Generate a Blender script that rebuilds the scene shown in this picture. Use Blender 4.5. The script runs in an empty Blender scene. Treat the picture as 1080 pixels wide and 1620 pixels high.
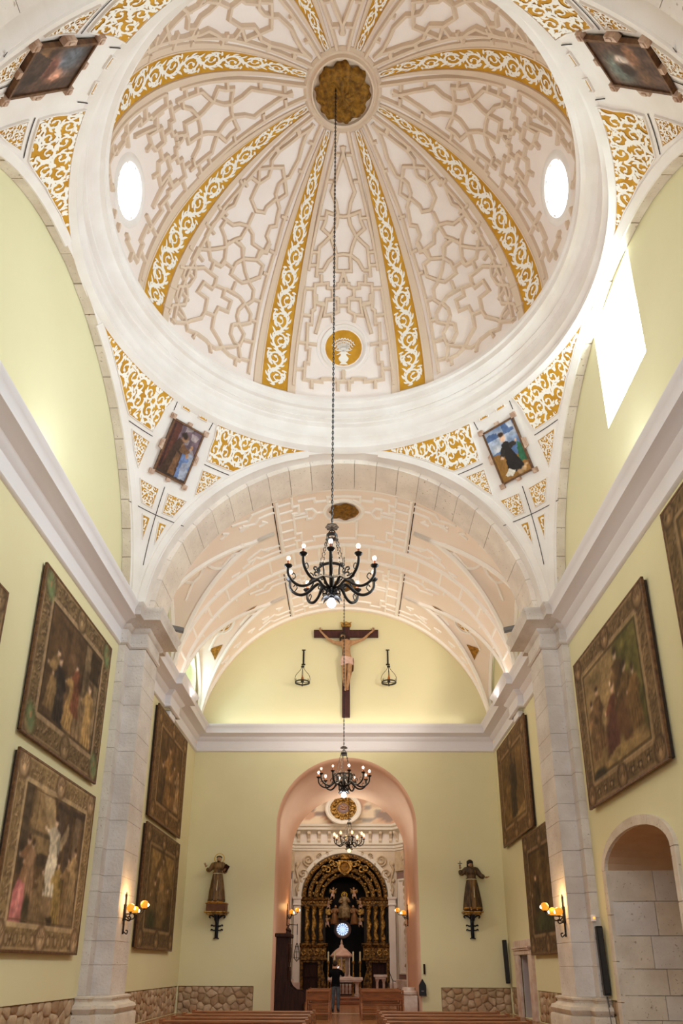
import bpy, bmesh, math, random
import numpy as np
from mathutils import Vector, Matrix
from mathutils.geometry import tessellate_polygon

PI = math.pi
C = bpy.context.scene.collection
sc = bpy.context.scene
sin, cos, rad = math.sin, math.cos, math.radians

# ------------------------------------------------------------------ camera
cam_d = bpy.data.cameras.new('camera')
cam = bpy.data.objects.new('camera', cam_d)
C.objects.link(cam)
sc.camera = cam
cam_d.sensor_width = 36.0
cam_d.lens = 1158.41 / 1620.0 * 36.0
cam_d.shift_y = (1098.52 - 810.0) / 1620.0
cam_d.clip_start = 0.05
cam_d.clip_end = 300
_p, _y, _r = rad(20.333), rad(-0.491), rad(0.169)
_F = Vector((sin(_y) * cos(_p), cos(_y) * cos(_p), sin(_p)))
_R0 = Vector((cos(_y), -sin(_y), 0))
_U0 = _R0.cross(_F)
_R = _R0 * cos(_r) + _U0 * sin(_r)
_U = _U0 * cos(_r) - _R0 * sin(_r)
cam.matrix_world = Matrix(((_R.x, _U.x, -_F.x, 0.12), (_R.y, _U.y, -_F.y, 0.0), (_R.z, _U.z, -_F.z, 1.65), (0, 0, 0, 1)))

# ------------------------------------------------------------------ world, exposure, big lights
sc.view_settings.view_transform = 'Standard'
sc.view_settings.look = 'None'
sc.view_settings.gamma = 1.0
sc.view_settings.use_curve_mapping = False
sc.view_settings.exposure = 0.2
sc.cycles.max_bounces = 8
sc.cycles.diffuse_bounces = 5
sc.cycles.glossy_bounces = 3
sc.cycles.transmission_bounces = 4
sc.cycles.sample_clamp_indirect = 6.0
sc.cycles.caustics_reflective = False
sc.cycles.caustics_refractive = False

W = bpy.data.worlds.new('world')
sc.world = W
W.use_nodes = True
_bg = W.node_tree.nodes['Background']
_bg.inputs[0].default_value = (0.74, 0.88, 1.0, 1)
_bg.inputs[1].default_value = 1.9


def light(name, kind, loc, energy, color, size=None, sizey=None, aim=None, spot=None, radius=None):
    d = bpy.data.lights.new(name, kind)
    d.energy = energy
    d.color = color
    if kind == 'AREA':
        d.shape = 'RECTANGLE'
        d.size = size
        d.size_y = sizey or size
    elif radius is not None:
        d.shadow_soft_size = radius
    if kind == 'SPOT':
        d.spot_size = spot
        d.spot_blend = 0.6
    o = bpy.data.objects.new(name, d)
    C.objects.link(o)
    o.location = loc
    if aim is not None:
        o.rotation_euler = (Vector(aim) - Vector(loc)).to_track_quat('-Z', 'Y').to_euler()
    return o


WARM = (1.0, 0.78, 0.54)
SOFT = (1.0, 0.94, 0.87)
DAY = (0.60, 0.84, 1.0)
# strip uplights lying on the cornices, out of sight from the floor
for sx in (-1, 1):
    light('cornice_uplight', 'AREA', (sx * 5.72, 12.5, 11.12), 270, (.80, .90, 1.0), 0.2, 10.5, aim=(sx * 2.2, 12.5, 17))
    light('cornice_uplight', 'AREA', (sx * 5.85, 24.6, 11.12), 100, SOFT, 0.25, 7.5, aim=(sx * .5, 24.6, 15.5))
light('cornice_uplight', 'AREA', (0, 29.05, 11.12), 18, SOFT, 10.0, 0.15, aim=(0, 28.4, 17))
# daylight through the windows
light('window_daylight', 'AREA', (6.74, 12.75, 14.85), 560, DAY, 2.7, 2.1, aim=(-6.2, 12.76, 13.2))
light('window_daylight', 'AREA', (-6.75, 27.3, 12.6), 60, DAY, 1.6, 1.6, aim=(0, 25.5, 11.0))
for sx in (-1, 1):
    light('oculus_daylight', 'AREA', (sx * 5.6, 12.5, 19.75), 60, DAY, 1.0, 1.0, aim=(0, 12.5, 18.4))
# chapel: soft area light added above the arch, out of sight
light('chapel_fill', 'AREA', (0, 34.2, 11.9), 160, SOFT, 3.0, 1.5, aim=(0, 40, 6.0))

# ------------------------------------------------------------------ helpers


def lin(c):
    c = c / 255.0
    return c / 12.92 if c <= 0.04045 else ((c + 0.055) / 1.055) ** 2.4


def rgb(r, g, b):
    return (lin(r), lin(g), lin(b), 1.0)


def mat(name, c, rough=0.8, c2=None, scale=3.0, lo=0.35, hi=0.65, bump=0.0, bscale=None, metal=0.0, detail=6.0,
        pits=None, stretch=None, spec=0.3):
    m = bpy.data.materials.new(name)
    m.use_nodes = True
    nt = m.node_tree
    N, L = nt.nodes, nt.links
    b = N['Principled BSDF']
    b.inputs['Roughness'].default_value = rough
    b.inputs['Metallic'].default_value = metal
    b.inputs['Specular IOR Level'].default_value = spec
    b.inputs['Base Color'].default_value = rgb(*c)
    if c2 is None and bump == 0:
        return m
    tc = N.new('ShaderNodeTexCoord')
    mp = N.new('ShaderNodeMapping')
    L.new(tc.outputs['Object'], mp.inputs[0])
    if stretch:
        mp.inputs['Scale'].default_value = stretch
    nz = N.new('ShaderNodeTexNoise')
    nz.inputs['Scale'].default_value = scale
    nz.inputs['Detail'].default_value = detail
    L.new(mp.outputs[0], nz.inputs['Vector'])
    if c2 is not None:
        cr = N.new('ShaderNodeValToRGB')
        cr.color_ramp.elements[0].position = lo
        cr.color_ramp.elements[0].color = rgb(*c)
        cr.color_ramp.elements[1].position = hi
        cr.color_ramp.elements[1].color = rgb(*c2)
        L.new(nz.outputs[0], cr.inputs[0])
        col = cr.outputs[0]
        if pits is not None:
            n2 = N.new('ShaderNodeTexNoise')
            n2.inputs['Scale'].default_value = 15.0
            n2.inputs['Detail'].default_value = 8.0
            L.new(mp.outputs[0], n2.inputs['Vector'])
            r2 = N.new('ShaderNodeValToRGB')
            r2.color_ramp.elements[0].position = 0.64
            r2.color_ramp.elements[0].color = (0, 0, 0, 1)
            r2.color_ramp.elements[1].position = 0.72
            r2.color_ramp.elements[1].color = (1, 1, 1, 1)
            L.new(n2.outputs[0], r2.inputs[0])
            mx = N.new('ShaderNodeMixRGB')
            mx.inputs[2].default_value = rgb(*pits)
            L.new(r2.outputs[0], mx.inputs[0])
            L.new(col, mx.inputs[1])
            col = mx.outputs[0]
        L.new(col, b.inputs['Base Color'])
    if bump:
        bn = N.new('ShaderNodeTexNoise')
        bn.inputs['Scale'].default_value = bscale or scale * 4
        bn.inputs['Detail'].default_value = 6.0
        L.new(mp.outputs[0], bn.inputs['Vector'])
        bp = N.new('ShaderNodeBump')
        bp.inputs['Strength'].default_value = bump
        bp.inputs['Distance'].default_value = 0.03
        L.new(bn.outputs[0], bp.inputs['Height'])
        L.new(bp.outputs[0], b.inputs['Normal'])
    return m


def emat(name, c, strength, base=None):
    m = bpy.data.materials.new(name)
    m.use_nodes = True
    b = m.node_tree.nodes['Principled BSDF']
    b.inputs['Base Color'].default_value = rgb(*(base or c))
    b.inputs['Emission Color'].default_value = rgb(*c)
    b.inputs['Emission Strength'].default_value = strength
    return m


def paintmat(name, rough=0.75, estr=0.0):
    m = bpy.data.materials.new(name)
    m.use_nodes = True
    nt = m.node_tree
    b = nt.nodes['Principled BSDF']
    b.inputs['Roughness'].default_value = rough
    b.inputs['Specular IOR Level'].default_value = 0.2
    a = nt.nodes.new('ShaderNodeVertexColor')
    a.layer_name = 'paint'
    nt.links.new(a.outputs[0], b.inputs['Base Color'])
    if estr:
        nt.links.new(a.outputs[0], b.inputs['Emission Color'])
        b.inputs['Emission Strength'].default_value = estr
    return m


WALLC = (226, 218, 177)
M = {}
M['wall'] = mat('pale_yellow_plaster', WALLC, 0.9, (229, 221, 180), 0.6, bump=0.08, bscale=6)
M['white'] = mat('white_plaster', (238, 230, 224), 0.85, (230, 220, 212), 1.2, bump=0.05, bscale=8)
M['white_trim'] = mat('white_painted_moulding', (232, 228, 231), 0.8)
M['dome'] = mat('dome_field_plaster', (243, 231, 224), 0.9, (237, 223, 215), 0.9)
M['ridge'] = mat('tan_strapwork_plaster', (218, 195, 172), 0.9)
M['vault'] = mat('peach_vault_plaster', (250, 234, 219), 0.9, (248, 229, 213), 0.8)
M['vridge'] = mat('cream_strapwork_plaster', (253, 246, 238), 0.85)
M['gold'] = mat('ochre_painted_ground', (206, 152, 44), 0.7, (188, 132, 30), 3.0)
M['scroll'] = mat('white_scroll_plaster', (243, 236, 226), 0.8)
M['giltdark'] = mat('old_gilding', (150, 104, 28), 0.5, (96, 62, 16), 9.0, bump=0.9, bscale=14, metal=0.35)
M['gilt'] = mat('carved_gilt_wood', (140, 100, 44), 0.42, (52, 34, 16), 9.0, lo=0.4, hi=0.6, bump=1.0, bscale=18, metal=0.45)
M['gilt2'] = mat('brighter_gilt_wood', (206, 160, 82), 0.34, (92, 62, 26), 11.0, bump=0.6, bscale=30, metal=0.55)
M['stone'] = mat('grey_limestone', (224, 215, 208), 0.9, (206, 195, 187), 1.3, bump=0.5, bscale=14, pits=(176, 160, 150))
M['stone2'] = mat('warm_limestone', (224, 211, 195), 0.9, (206, 190, 172), 1.6, bump=0.5, bscale=12, pits=(160, 140, 120))
M['mortar'] = mat('stone_mortar', (188, 174, 162), 0.95, (176, 162, 150), 4.0)
M['rubble'] = mat('rubble_stone', (198, 172, 138), 0.95, (164, 138, 106), 2.2, bump=0.8, bscale=9)
M['rubble2'] = mat('pale_rubble_stone', (204, 178, 148), 0.95, (172, 142, 112), 2.4, bump=0.8, bscale=9)
M['rubble3'] = mat('reddish_rubble_stone', (184, 150, 116), 0.95, (152, 122, 92), 2.0, bump=0.8, bscale=9)
M['rmortar'] = mat('rubble_mortar', (184, 156, 122), 0.95, (160, 132, 102), 5.0, bump=0.5)
M['iron'] = mat('black_wrought_iron', (27, 24, 24), 0.4, metal=0.15)
M['candle'] = mat('brown_candle_sleeve', (170, 96, 56), 0.6)
M['wood'] = mat('honey_pew_wood', (160, 94, 44), 0.4, (112, 62, 27), 5.0, stretch=(0.5, 6, 6), bump=0.05, spec=0.35)
M['wood_dark'] = mat('dark_walnut', (56, 30, 22), 0.6, (38, 20, 15), 5.0, stretch=(5, 5, 0.6), spec=0.15)
M['cross'] = mat('dark_cross_wood', (78, 42, 38), 0.6, (60, 32, 30), 4.0, stretch=(4, 4, 1))
M['floor'] = mat('brown_tiled_floor', (176, 122, 78), 0.22, (142, 92, 54), 1.5, spec=0.5)
M['pink'] = mat('salmon_plaster', (224, 182, 156), 0.5, (217, 173, 147), 0.8)
M['chapel'] = mat('ivory_stucco', (222, 208, 188), 0.8, (206, 190, 168), 1.5)
M['marble'] = mat('pink_white_marble', (226, 208, 196), 0.4, (200, 168, 152), 3.0, spec=0.5)
M['slate'] = mat('blue_grey_marbled_panel', (120, 112, 118), 0.5, (150, 112, 98), 3.0)
M['black'] = mat('black_plastic', (24, 23, 24), 0.4)
M['shadow'] = mat('painted_recess_shade', (14, 12, 12), 0.9)  # near-black colour stands in for the shade deep in the altarpiece recess
M['grey_metal'] = mat('grey_metal', (120, 116, 112), 0.5, metal=0.3)
M['skin'] = mat('painted_flesh', (186, 146, 108), 0.55, (160, 118, 82), 6.0)
M['skin2'] = mat('flesh', (206, 158, 128), 0.6)
M['robe'] = mat('brown_habit_highlights', (84, 60, 34), 0.45, (136, 102, 58), 6.0, stretch=(2.5, 2.5, .5), bump=0.4)  # gold-brown streaks paint highlights down the folds
M['robe2'] = mat('dark_habit', (60, 46, 32), 0.45, (112, 84, 48), 6.0, lo=.42, hi=.7, stretch=(2.5, 2.5, .5), bump=0.4)  # lighter streaks paint fold highlights into the colour here too
M['robegold'] = mat('gilded_hem', (190, 132, 44), 0.4, (130, 84, 30), 12.0, metal=0.3)
M['hair'] = mat('dark_hair', (46, 32, 24), 0.7)
M['cloth'] = mat('pinkish_loincloth', (222, 190, 176), 0.8, (200, 160, 146), 5.0)
M['candlewax'] = mat('ivory_wax', (226, 218, 178), 0.5)
M['canvas_edge'] = mat('dark_stretcher_wood', (58, 44, 34), 0.8)
M['frame'] = mat('brown_gilt_frame', (120, 84, 54), 0.5, (84, 56, 36), 9.0, metal=0.2)
M['ivory_light'] = mat('light_ivory_stucco', (226, 220, 208), 0.7)
M['ivory_carve'] = mat('carved_ivory_stucco', (208, 190, 162), 0.8, (188, 168, 140), 4.0)
M['pinkmarble'] = mat('rose_marble', (216, 184, 168), 0.4, (198, 158, 142), 5.0)
M['wood_pedestal'] = mat('brown_painted_wood', (112, 70, 40), 0.6, (92, 56, 32), 4.0)
M['soffit'] = mat('brown_plaster_soffit', (200, 168, 138), 0.9, (186, 152, 122), 1.0)
M['seam'] = mat('open_joint', (60, 50, 46), 0.9)
M['halo'] = mat('brass_halo', (214, 168, 40), 0.35, metal=0.6)
M['jeans'] = mat('grey_blue_jeans', (92, 98, 106), 0.8, (70, 76, 84), 9.0)
M['jacket'] = mat('black_jacket', (18, 17, 19), 0.9, spec=.05)
M['shoe'] = mat('dark_shoe', (48, 44, 44), 0.6)
M['paint'] = paintmat('woven_picture')
M['canvas'] = paintmat('oil_picture', 0.5)
M['fresco'] = paintmat('fresco_paint', 0.85)
M['bulb'] = emat('lit_bulb', (255, 244, 228), 14.0)
M['bulb_dim'] = emat('dim_bulb', (255, 236, 214), 1.2)
M['flood'] = emat('lit_floodlight', (236, 244, 255), 22.0)
M['amber'] = emat('amber_glass_globe', (255, 160, 44), .75, (200, 120, 24))
M['amber_dull'] = mat('unlit_amber_glass', (178, 108, 40), 0.3)
M['amberlamp'] = emat('amber_filament', (255, 232, 170), 16.0)
M['flamebulb'] = emat('candle_bulb', (255, 196, 110), 5.0)
M['sky_glass'] = emat('daylit_glass', (238, 246, 255), 4.5)
M['sky_glass_dim'] = emat('greenish_daylit_glass', (206, 236, 232), 1.2)
M['screen'] = emat('camera_screen', (225, 232, 240), 1.6)
M['spark'] = emat('orange_pilot_lamp', (255, 150, 60), 2.0)


class MB:
    def __init__(s):
        s.v, s.f, s.m = [], [], []

    def add(s, vs, fs, mi=0):
        o = len(s.v)
        s.v += [tuple(v) for v in vs]
        s.f += [tuple(i + o for i in f) for f in fs]
        s.m += [mi] * len(fs)
        return s

    def box(s, x0, x1, y0, y1, z0, z1, mi=0, T=None):
        v = [Vector((x, y, z)) for z in (z0, z1) for y in (y0, y1) for x in (x0, x1)]
        if T is not None:
            v = [T @ p for p in v]
        return s.add(v, [(0, 2, 3, 1), (4, 5, 7, 6), (0, 1, 5, 4), (2, 6, 7, 3), (0, 4, 6, 2), (1, 3, 7, 5)], mi)

    def cbox(s, x0, x1, y0, y1, z0, z1, c=0.01, mi=0, T=None):
        # box with chamfered edges
        vs, idx = [], {}
        for i, x in enumerate((x0, x1)):
            for j, y in enumerate((y0, y1)):
                for k, z in enumerate((z0, z1)):
                    dx, dy, dz = (c, -c)[i], (c, -c)[j], (c, -c)[k]
                    for a, p in enumerate(((x, y + dy, z + dz), (x + dx, y, z + dz), (x + dx, y + dy, z))):
                        idx[(i, j, k, a)] = len(vs)
                        p = Vector(p)
                        vs.append(T @ p if T is not None else p)
        fs = []
        g = lambda i, j, k, a: idx[(i, j, k, a)]
        for i in (0, 1):
            q = [g(i, 0, 0, 0), g(i, 1, 0, 0), g(i, 1, 1, 0), g(i, 0, 1, 0)]
            fs.append(q if i else q[::-1])
            q = [g(0, i, 0, 1), g(0, i, 1, 1), g(1, i, 1, 1), g(1, i, 0, 1)]
            fs.append(q if i else q[::-1])
            q = [g(0, 0, i, 2), g(1, 0, i, 2), g(1, 1, i, 2), g(0, 1, i, 2)]
            fs.append(q if i else q[::-1])
        for a in (0, 1):
            for b in (0, 1):
                fs.append([g(a, b, 0, 0), g(a, b, 1, 0), g(a, b, 1, 1), g(a, b, 0, 1)])
                fs.append([g(a, 0, b, 0), g(a, 1, b, 0), g(a, 1, b, 2), g(a, 0, b, 2)])
                fs.append([g(0, a, b, 1), g(1, a, b, 1), g(1, a, b, 2), g(0, a, b, 2)])
        for i in (0, 1):
            for j in (0, 1):
                for k in (0, 1):
                    fs.append([g(i, j, k, 0), g(i, j, k, 1), g(i, j, k, 2)])
        return s.add(vs, fs, mi)

    def tube(s, pts, r, n=6, closed=False, mi=0, cap=True):
        pts = [Vector(p) for p in pts]
        k = len(pts)
        rs = r if isinstance(r, (list, tuple)) else [r] * k
        prev = None
        vs = []
        for i, p in enumerate(pts):
            if closed:
                t = pts[(i + 1) % k] - pts[i - 1]
            else:
                t = pts[min(i + 1, k - 1)] - pts[max(i - 1, 0)]
            if t.length < 1e-9:
                t = Vector((0, 0, 1))
            t.normalize()
            if prev is None:
                a = Vector((0, 0, 1)) if abs(t.z) < 0.9 else Vector((1, 0, 0))
                u = t.cross(a).normalized()
            else:
                u = (prev - t * prev.dot(t))
                u = u.normalized() if u.length > 1e-6 else t.orthogonal().normalized()
            prev = u
            w = t.cross(u)
            for j in range(n):
                a = 2 * PI * j / n
                vs.append(p + (u * cos(a) + w * sin(a)) * rs[i])
        fs = []
        for i in range(k if closed else k - 1):
            i2 = (i + 1) % k
            for j in range(n):
                j2 = (j + 1) % n
                fs.append((i * n + j, i * n + j2, i2 * n + j2, i2 * n + j))
        if cap and not closed:
            fs.append(tuple(range(n - 1, -1, -1)))
            fs.append(tuple((k - 1) * n + j for j in range(n)))
        return s.add(vs, fs, mi)

    def lathe(s, prof, c=(0, 0, 0), n=16, a0=0.0, a1=2 * PI, T=None, mi=0, sy=1.0):
        full = abs(a1 - a0 - 2 * PI) < 1e-6
        cols = n if full else n + 1
        vs = []
        for i in range(cols):
            a = a0 + (a1 - a0) * i / n
            for (r, z) in prof:
                p = Vector((r * cos(a), r * sin(a) * sy, z))
                if T is not None:
                    p = T @ p
                vs.append(p + Vector(c))
        k = len(prof)
        fs = []
        for i in range(n):
            i2 = (i + 1) % cols
            for j in range(k - 1):
                fs.append((i * k + j, i2 * k + j, i2 * k + j + 1, i * k + j + 1))
        return s.add(vs, fs, mi)

    def sphere(s, c, r, n=10, mi=0, sc=(1, 1, 1)):
        k = max(4, n // 2 + 1)
        vs = [Vector((c[0], c[1], c[2] - r * sc[2]))]
        for i in range(1, k):
            t = -PI / 2 + PI * i / k
            for j in range(n):
                a = 2 * PI * j / n
                vs.append(Vector((c[0] + r * sc[0] * cos(t) * cos(a), c[1] + r * sc[1] * cos(t) * sin(a), c[2] + r * sc[2] * sin(t))))
        vs.append(Vector((c[0], c[1], c[2] + r * sc[2])))
        fs = [(0, 1 + (j + 1) % n, 1 + j) for j in range(n)]
        for i in range(k - 2):
            for j in range(n):
                j2 = (j + 1) % n
                fs.append((1 + i * n + j, 1 + i * n + j2, 1 + (i + 1) * n + j2, 1 + (i + 1) * n + j))
        b = 1 + (k - 2) * n
        fs += [(b + j, b + (j + 1) % n, len(vs) - 1) for j in range(n)]
        return s.add(vs, fs, mi)

    def grid(s, fn, nu, nv, mi=0, skip=None):
        vs = [fn(i / nu, j / nv) for j in range(nv + 1) for i in range(nu + 1)]
        fs = []
        for j in range(nv):
            for i in range(nu):
                if skip and skip((i + .5) / nu, (j + .5) / nv):
                    continue
                a = j * (nu + 1) + i
                fs.append((a, a + 1, a + nu + 2, a + nu + 1))
        return s.add(vs, fs, mi)

    def prism(s, poly, fn, d0, d1, mi=0):
        # poly: 2D outline; fn(x, y, d) -> point; closed solid between depths d0 and d1
        n = len(poly)
        vs = [fn(x, y, d0) for x, y in poly] + [fn(x, y, d1) for x, y in poly]
        fs = [(i, (i + 1) % n, n + (i + 1) % n, n + i) for i in range(n)]
        tri = tessellate_polygon([[Vector((x, y, 0)) for x, y in poly]])
        fs += [tuple(t) for t in tri] + [tuple(n + i for i in t[::-1]) for t in tri]
        return s.add(vs, fs, mi)

    def sheet(s, loops, fn, mi=0):
        # flat face with holes
        tri = tessellate_polygon([[Vector((x, y, 0)) for x, y in lp] for lp in loops])
        flat = [fn(x, y) for lp in loops for x, y in lp]
        return s.add(flat, [tuple(t) for t in tri], mi)

    def ridge(s, pts, fn, w=0.1, h=0.05, closed=False, step=0.0, mi=0, taper=0.55, lift=0.0):
        """raised band along a 2D polyline on the surface fn(a, b) -> (point, normal)"""
        P = [Vector((p[0], p[1])) for p in pts]
        if closed:
            P = P + [P[0]]
        if step:
            Q = [P[0]]
            for a, b in zip(P[:-1], P[1:]):
                L = (fn(*b)[0] - fn(*a)[0]).length
                k = max(1, int(math.ceil(L / step)))
                Q += [a.lerp(b, i / k) for i in range(1, k + 1)]
            P = Q
        if closed:
            P = P[:-1]
        pn = [fn(*p) for p in P]
        k = len(P)
        vs = []
        for i in range(k):
            p, nrm = pn[i]
            d0 = p - pn[i - 1][0] if (i > 0 or closed) else pn[1][0] - p
            d1 = pn[(i + 1) % k][0] - p if (i < k - 1 or closed) else d0
            if d0.length < 1e-9:
                d0 = d1
            if d1.length < 1e-9:
                d1 = d0
            d0 = d0.normalized()
            d1 = d1.normalized()
            t = d0 + d1
            t = t.normalized() if t.length > 1e-6 else d1
            b = nrm.cross(t).normalized()
            mt = min(1.6, 1.0 / max(0.5, abs(t.dot(d1))))
            q = p + nrm * lift
            vs += [q - b * w * .5 * mt, q - b * w * .5 * taper * mt + nrm * h, q + b * w * .5 * taper * mt + nrm * h, q + b * w * .5 * mt]
        fs = []
        for i in range(k if closed else k - 1):
            i2 = (i + 1) % k
            for j in range(3):
                fs.append((i * 4 + j, i * 4 + j + 1, i2 * 4 + j + 1, i2 * 4 + j))
        if not closed:
            fs += [(3, 2, 1, 0), tuple((k - 1) * 4 + j for j in range(4))]
        return s.add(vs, fs, mi)

    def sweep(s, path, prof, closed=False, side=1, mi=0, cap=True):
        """prof (offset, z) along a horizontal path of (x, y); offset goes to the left of travel times side"""
        P = [Vector((x, y)) for x, y in path]
        k = len(P)
        vs = []
        for i in range(k):
            d0 = (P[i] - P[i - 1]).normalized() if (i > 0 or closed) else (P[1] - P[0]).normalized()
            d1 = (P[(i + 1) % k] - P[i]).normalized() if (i < k - 1 or closed) else d0
            n0 = Vector((-d0.y, d0.x)) * side
            n1 = Vector((-d1.y, d1.x)) * side
            m = n0 + n1
            m = m / max(0.2, m.dot(n0)) if m.length > 1e-6 else n0
            for (o, z) in prof:
                vs.append((P[i].x + m.x * o, P[i].y + m.y * o, z))
        q = len(prof)
        fs = []
        for i in range(k if closed else k - 1):
            i2 = (i + 1) % k
            for j in range(q - 1):
                fs.append((i * q + j, i2 * q + j, i2 * q + j + 1, i * q + j + 1))
        if cap and not closed:
            fs += [tuple(range(q)), tuple((k - 1) * q + j for j in range(q - 1, -1, -1))]
        return s.add(vs, fs, mi)

    def build(s, name, mats, parent=None, smooth=False, kind=None):
        me = bpy.data.meshes.new(name)
        off = OFF.get(root_of(parent)) if parent is not None else None
        v = s.v if off is None else [(a - off[0], b - off[1], c - off[2]) for a, b, c in s.v]
        me.from_pydata(v, [], s.f)
        for m in (mats if isinstance(mats, (list, tuple)) else [mats]):
            me.materials.append(m)
        if any(s.m):
            me.polygons.foreach_set('material_index', s.m)
        bm = bmesh.new()
        bm.from_mesh(me)
        bmesh.ops.recalc_face_normals(bm, faces=bm.faces)
        bm.to_mesh(me)
        bm.free()
        if smooth:
            me.polygons.foreach_set('use_smooth', [True] * len(me.polygons))
            if smooth != 'all':
                try:
                    me.set_sharp_from_angle(angle=rad(40))
                except Exception:
                    pass
        me.update()
        o = bpy.data.objects.new(name, me)
        C.objects.link(o)
        if parent is not None:
            o.parent = parent
        if kind:
            o['kind'] = kind
        return o


OFF = {}


def root_of(o):
    while o is not None and o.parent is not None:
        o = o.parent
    return o


def tag(o, label, cat, group=None, kind=None):
    o['label'] = label
    o['category'] = cat
    if group:
        o['group'] = group
    if kind:
        o['kind'] = kind
    return o


def thing(name, label, cat, loc=(0, 0, 0), group=None, rot=None, local=False):
    """an Empty at the thing's base; its parts are given in world coordinates unless local"""
    o = bpy.data.objects.new(name, None)
    C.objects.link(o)
    o.empty_display_size = 0.1
    o.location = loc
    if rot:
        o.rotation_euler = rot
    if not local:
        OFF[o] = tuple(loc)
    return tag(o, label, cat, group)


def struct(o, label, cat):
    o['kind'] = 'structure'
    o['label'] = label
    o['category'] = cat
    return o


def copy_tree(o, parent=None):
    c = o.copy()
    C.objects.link(c)
    if parent is not None:
        c.parent = parent
    for ch in list(o.children):
        copy_tree(ch, c)
    return c


def arc(cx, cy, r, a0, a1, n, ry=None):
    ry = ry or r
    return [(cx + r * cos(rad(a0 + (a1 - a0) * i / n)), cy + ry * sin(rad(a0 + (a1 - a0) * i / n))) for i in range(n + 1)]


def smooth_line(pts, n=4):
    out = []
    P = [Vector(p) for p in pts]
    for i in range(len(P) - 1):
        p0, p1, p2, p3 = P[max(i - 1, 0)], P[i], P[i + 1], P[min(i + 2, len(P) - 1)]
        for k in range(n):
            t = k / n
            out.append(0.5 * ((2 * p1) + (p2 - p0) * t + (2 * p0 - 5 * p1 + 4 * p2 - p3) * t * t + (3 * p1 - p0 - 3 * p2 + p3) * t ** 3))
    out.append(P[-1])
    return out


def inside(poly, x, y):
    r = False
    j = len(poly) - 1
    for i in range(len(poly)):
        xi, yi = poly[i]
        xj, yj = poly[j]
        if (yi > y) != (yj > y) and x < (xj - xi) * (y - yi) / (yj - yi) + xi:
            r = not r
        j = i
    return r


# foliage scrolls: flat leaf shapes in metric 2D, mapped on a surface
def leaf2(out, x, y, a, L, w, bend=0.5):
    """a pointed curved leaf as strips of quads; out gets lists of 2D points"""
    pts = []
    for i in range(5):
        t = i / 4
        aa = a + bend * t
        x2 = x + L * t * cos(a + bend * t * .5)
        y2 = y + L * t * sin(a + bend * t * .5)
        ww = w * (0.55 + 1.2 * t - 1.75 * t * t) if i < 4 else 0.0
        pts.append((x2, y2, aa, max(ww, 0.0)))
    for p, q in zip(pts[:-1], pts[1:]):
        a1 = (p[0] - sin(p[2]) * p[3] * .5, p[1] + cos(p[2]) * p[3] * .5)
        b1 = (p[0] + sin(p[2]) * p[3] * .5, p[1] - cos(p[2]) * p[3] * .5)
        a2 = (q[0] - sin(q[2]) * q[3] * .5, q[1] + cos(q[2]) * q[3] * .5)
        b2 = (q[0] + sin(q[2]) * q[3] * .5, q[1] - cos(q[2]) * q[3] * .5)
        out.append([b1, b2, a2, a1])


def spiral2(out, cx, cy, r, a0, hand, turns=1.15, w=0.05, lobes=6, lobe=0.1):
    n = 16
    pts = []
    for i in range(n + 1):
        t = i / n
        a = a0 + hand * turns * 2 * PI * t
        rr = r * (1 - 0.78 * t)
        pts.append((cx + rr * cos(a), cy + rr * sin(a), a + hand * PI / 2, w * (1 - 0.55 * t)))
    for p, q in zip(pts[:-1], pts[1:]):
        out.append([(p[0] + sin(p[2]) * p[3] / 2, p[1] - cos(p[2]) * p[3] / 2), (q[0] + sin(q[2]) * q[3] / 2, q[1] - cos(q[2]) * q[3] / 2),
                    (q[0] - sin(q[2]) * q[3] / 2, q[1] + cos(q[2]) * q[3] / 2), (p[0] - sin(p[2]) * p[3] / 2, p[1] + cos(p[2]) * p[3] / 2)])
    for i in range(lobes):
        p = pts[int((i + .3) * n * .75 / lobes)]
        leaf2(out, p[0], p[1], p[2] - hand * 0.85, lobe, lobe * .55, hand * 1.2)
    for i in range(3):
        p = pts[int(n * (.25 + .2 * i))]
        leaf2(out, p[0], p[1], p[2] + hand * 0.6, lobe * .6, lobe * .35, hand * 0.9)
    leaf2(out, pts[-1][0], pts[-1][1], pts[-1][2], w * 1.6, w * 1.5, hand)


def lay(mb, quads, fn, h=0.012, keep=None, mi=0):
    for q in quads:
        cx = sum(p[0] for p in q) / 4
        cy = sum(p[1] for p in q) / 4
        if keep and not keep(cx, cy):
            continue
        vs = []
        for p in q:
            P, n = fn(p[0], p[1])
            vs.append(P + n * h)
        mb.add(vs, [(0, 1, 2, 3)], mi)


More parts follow.
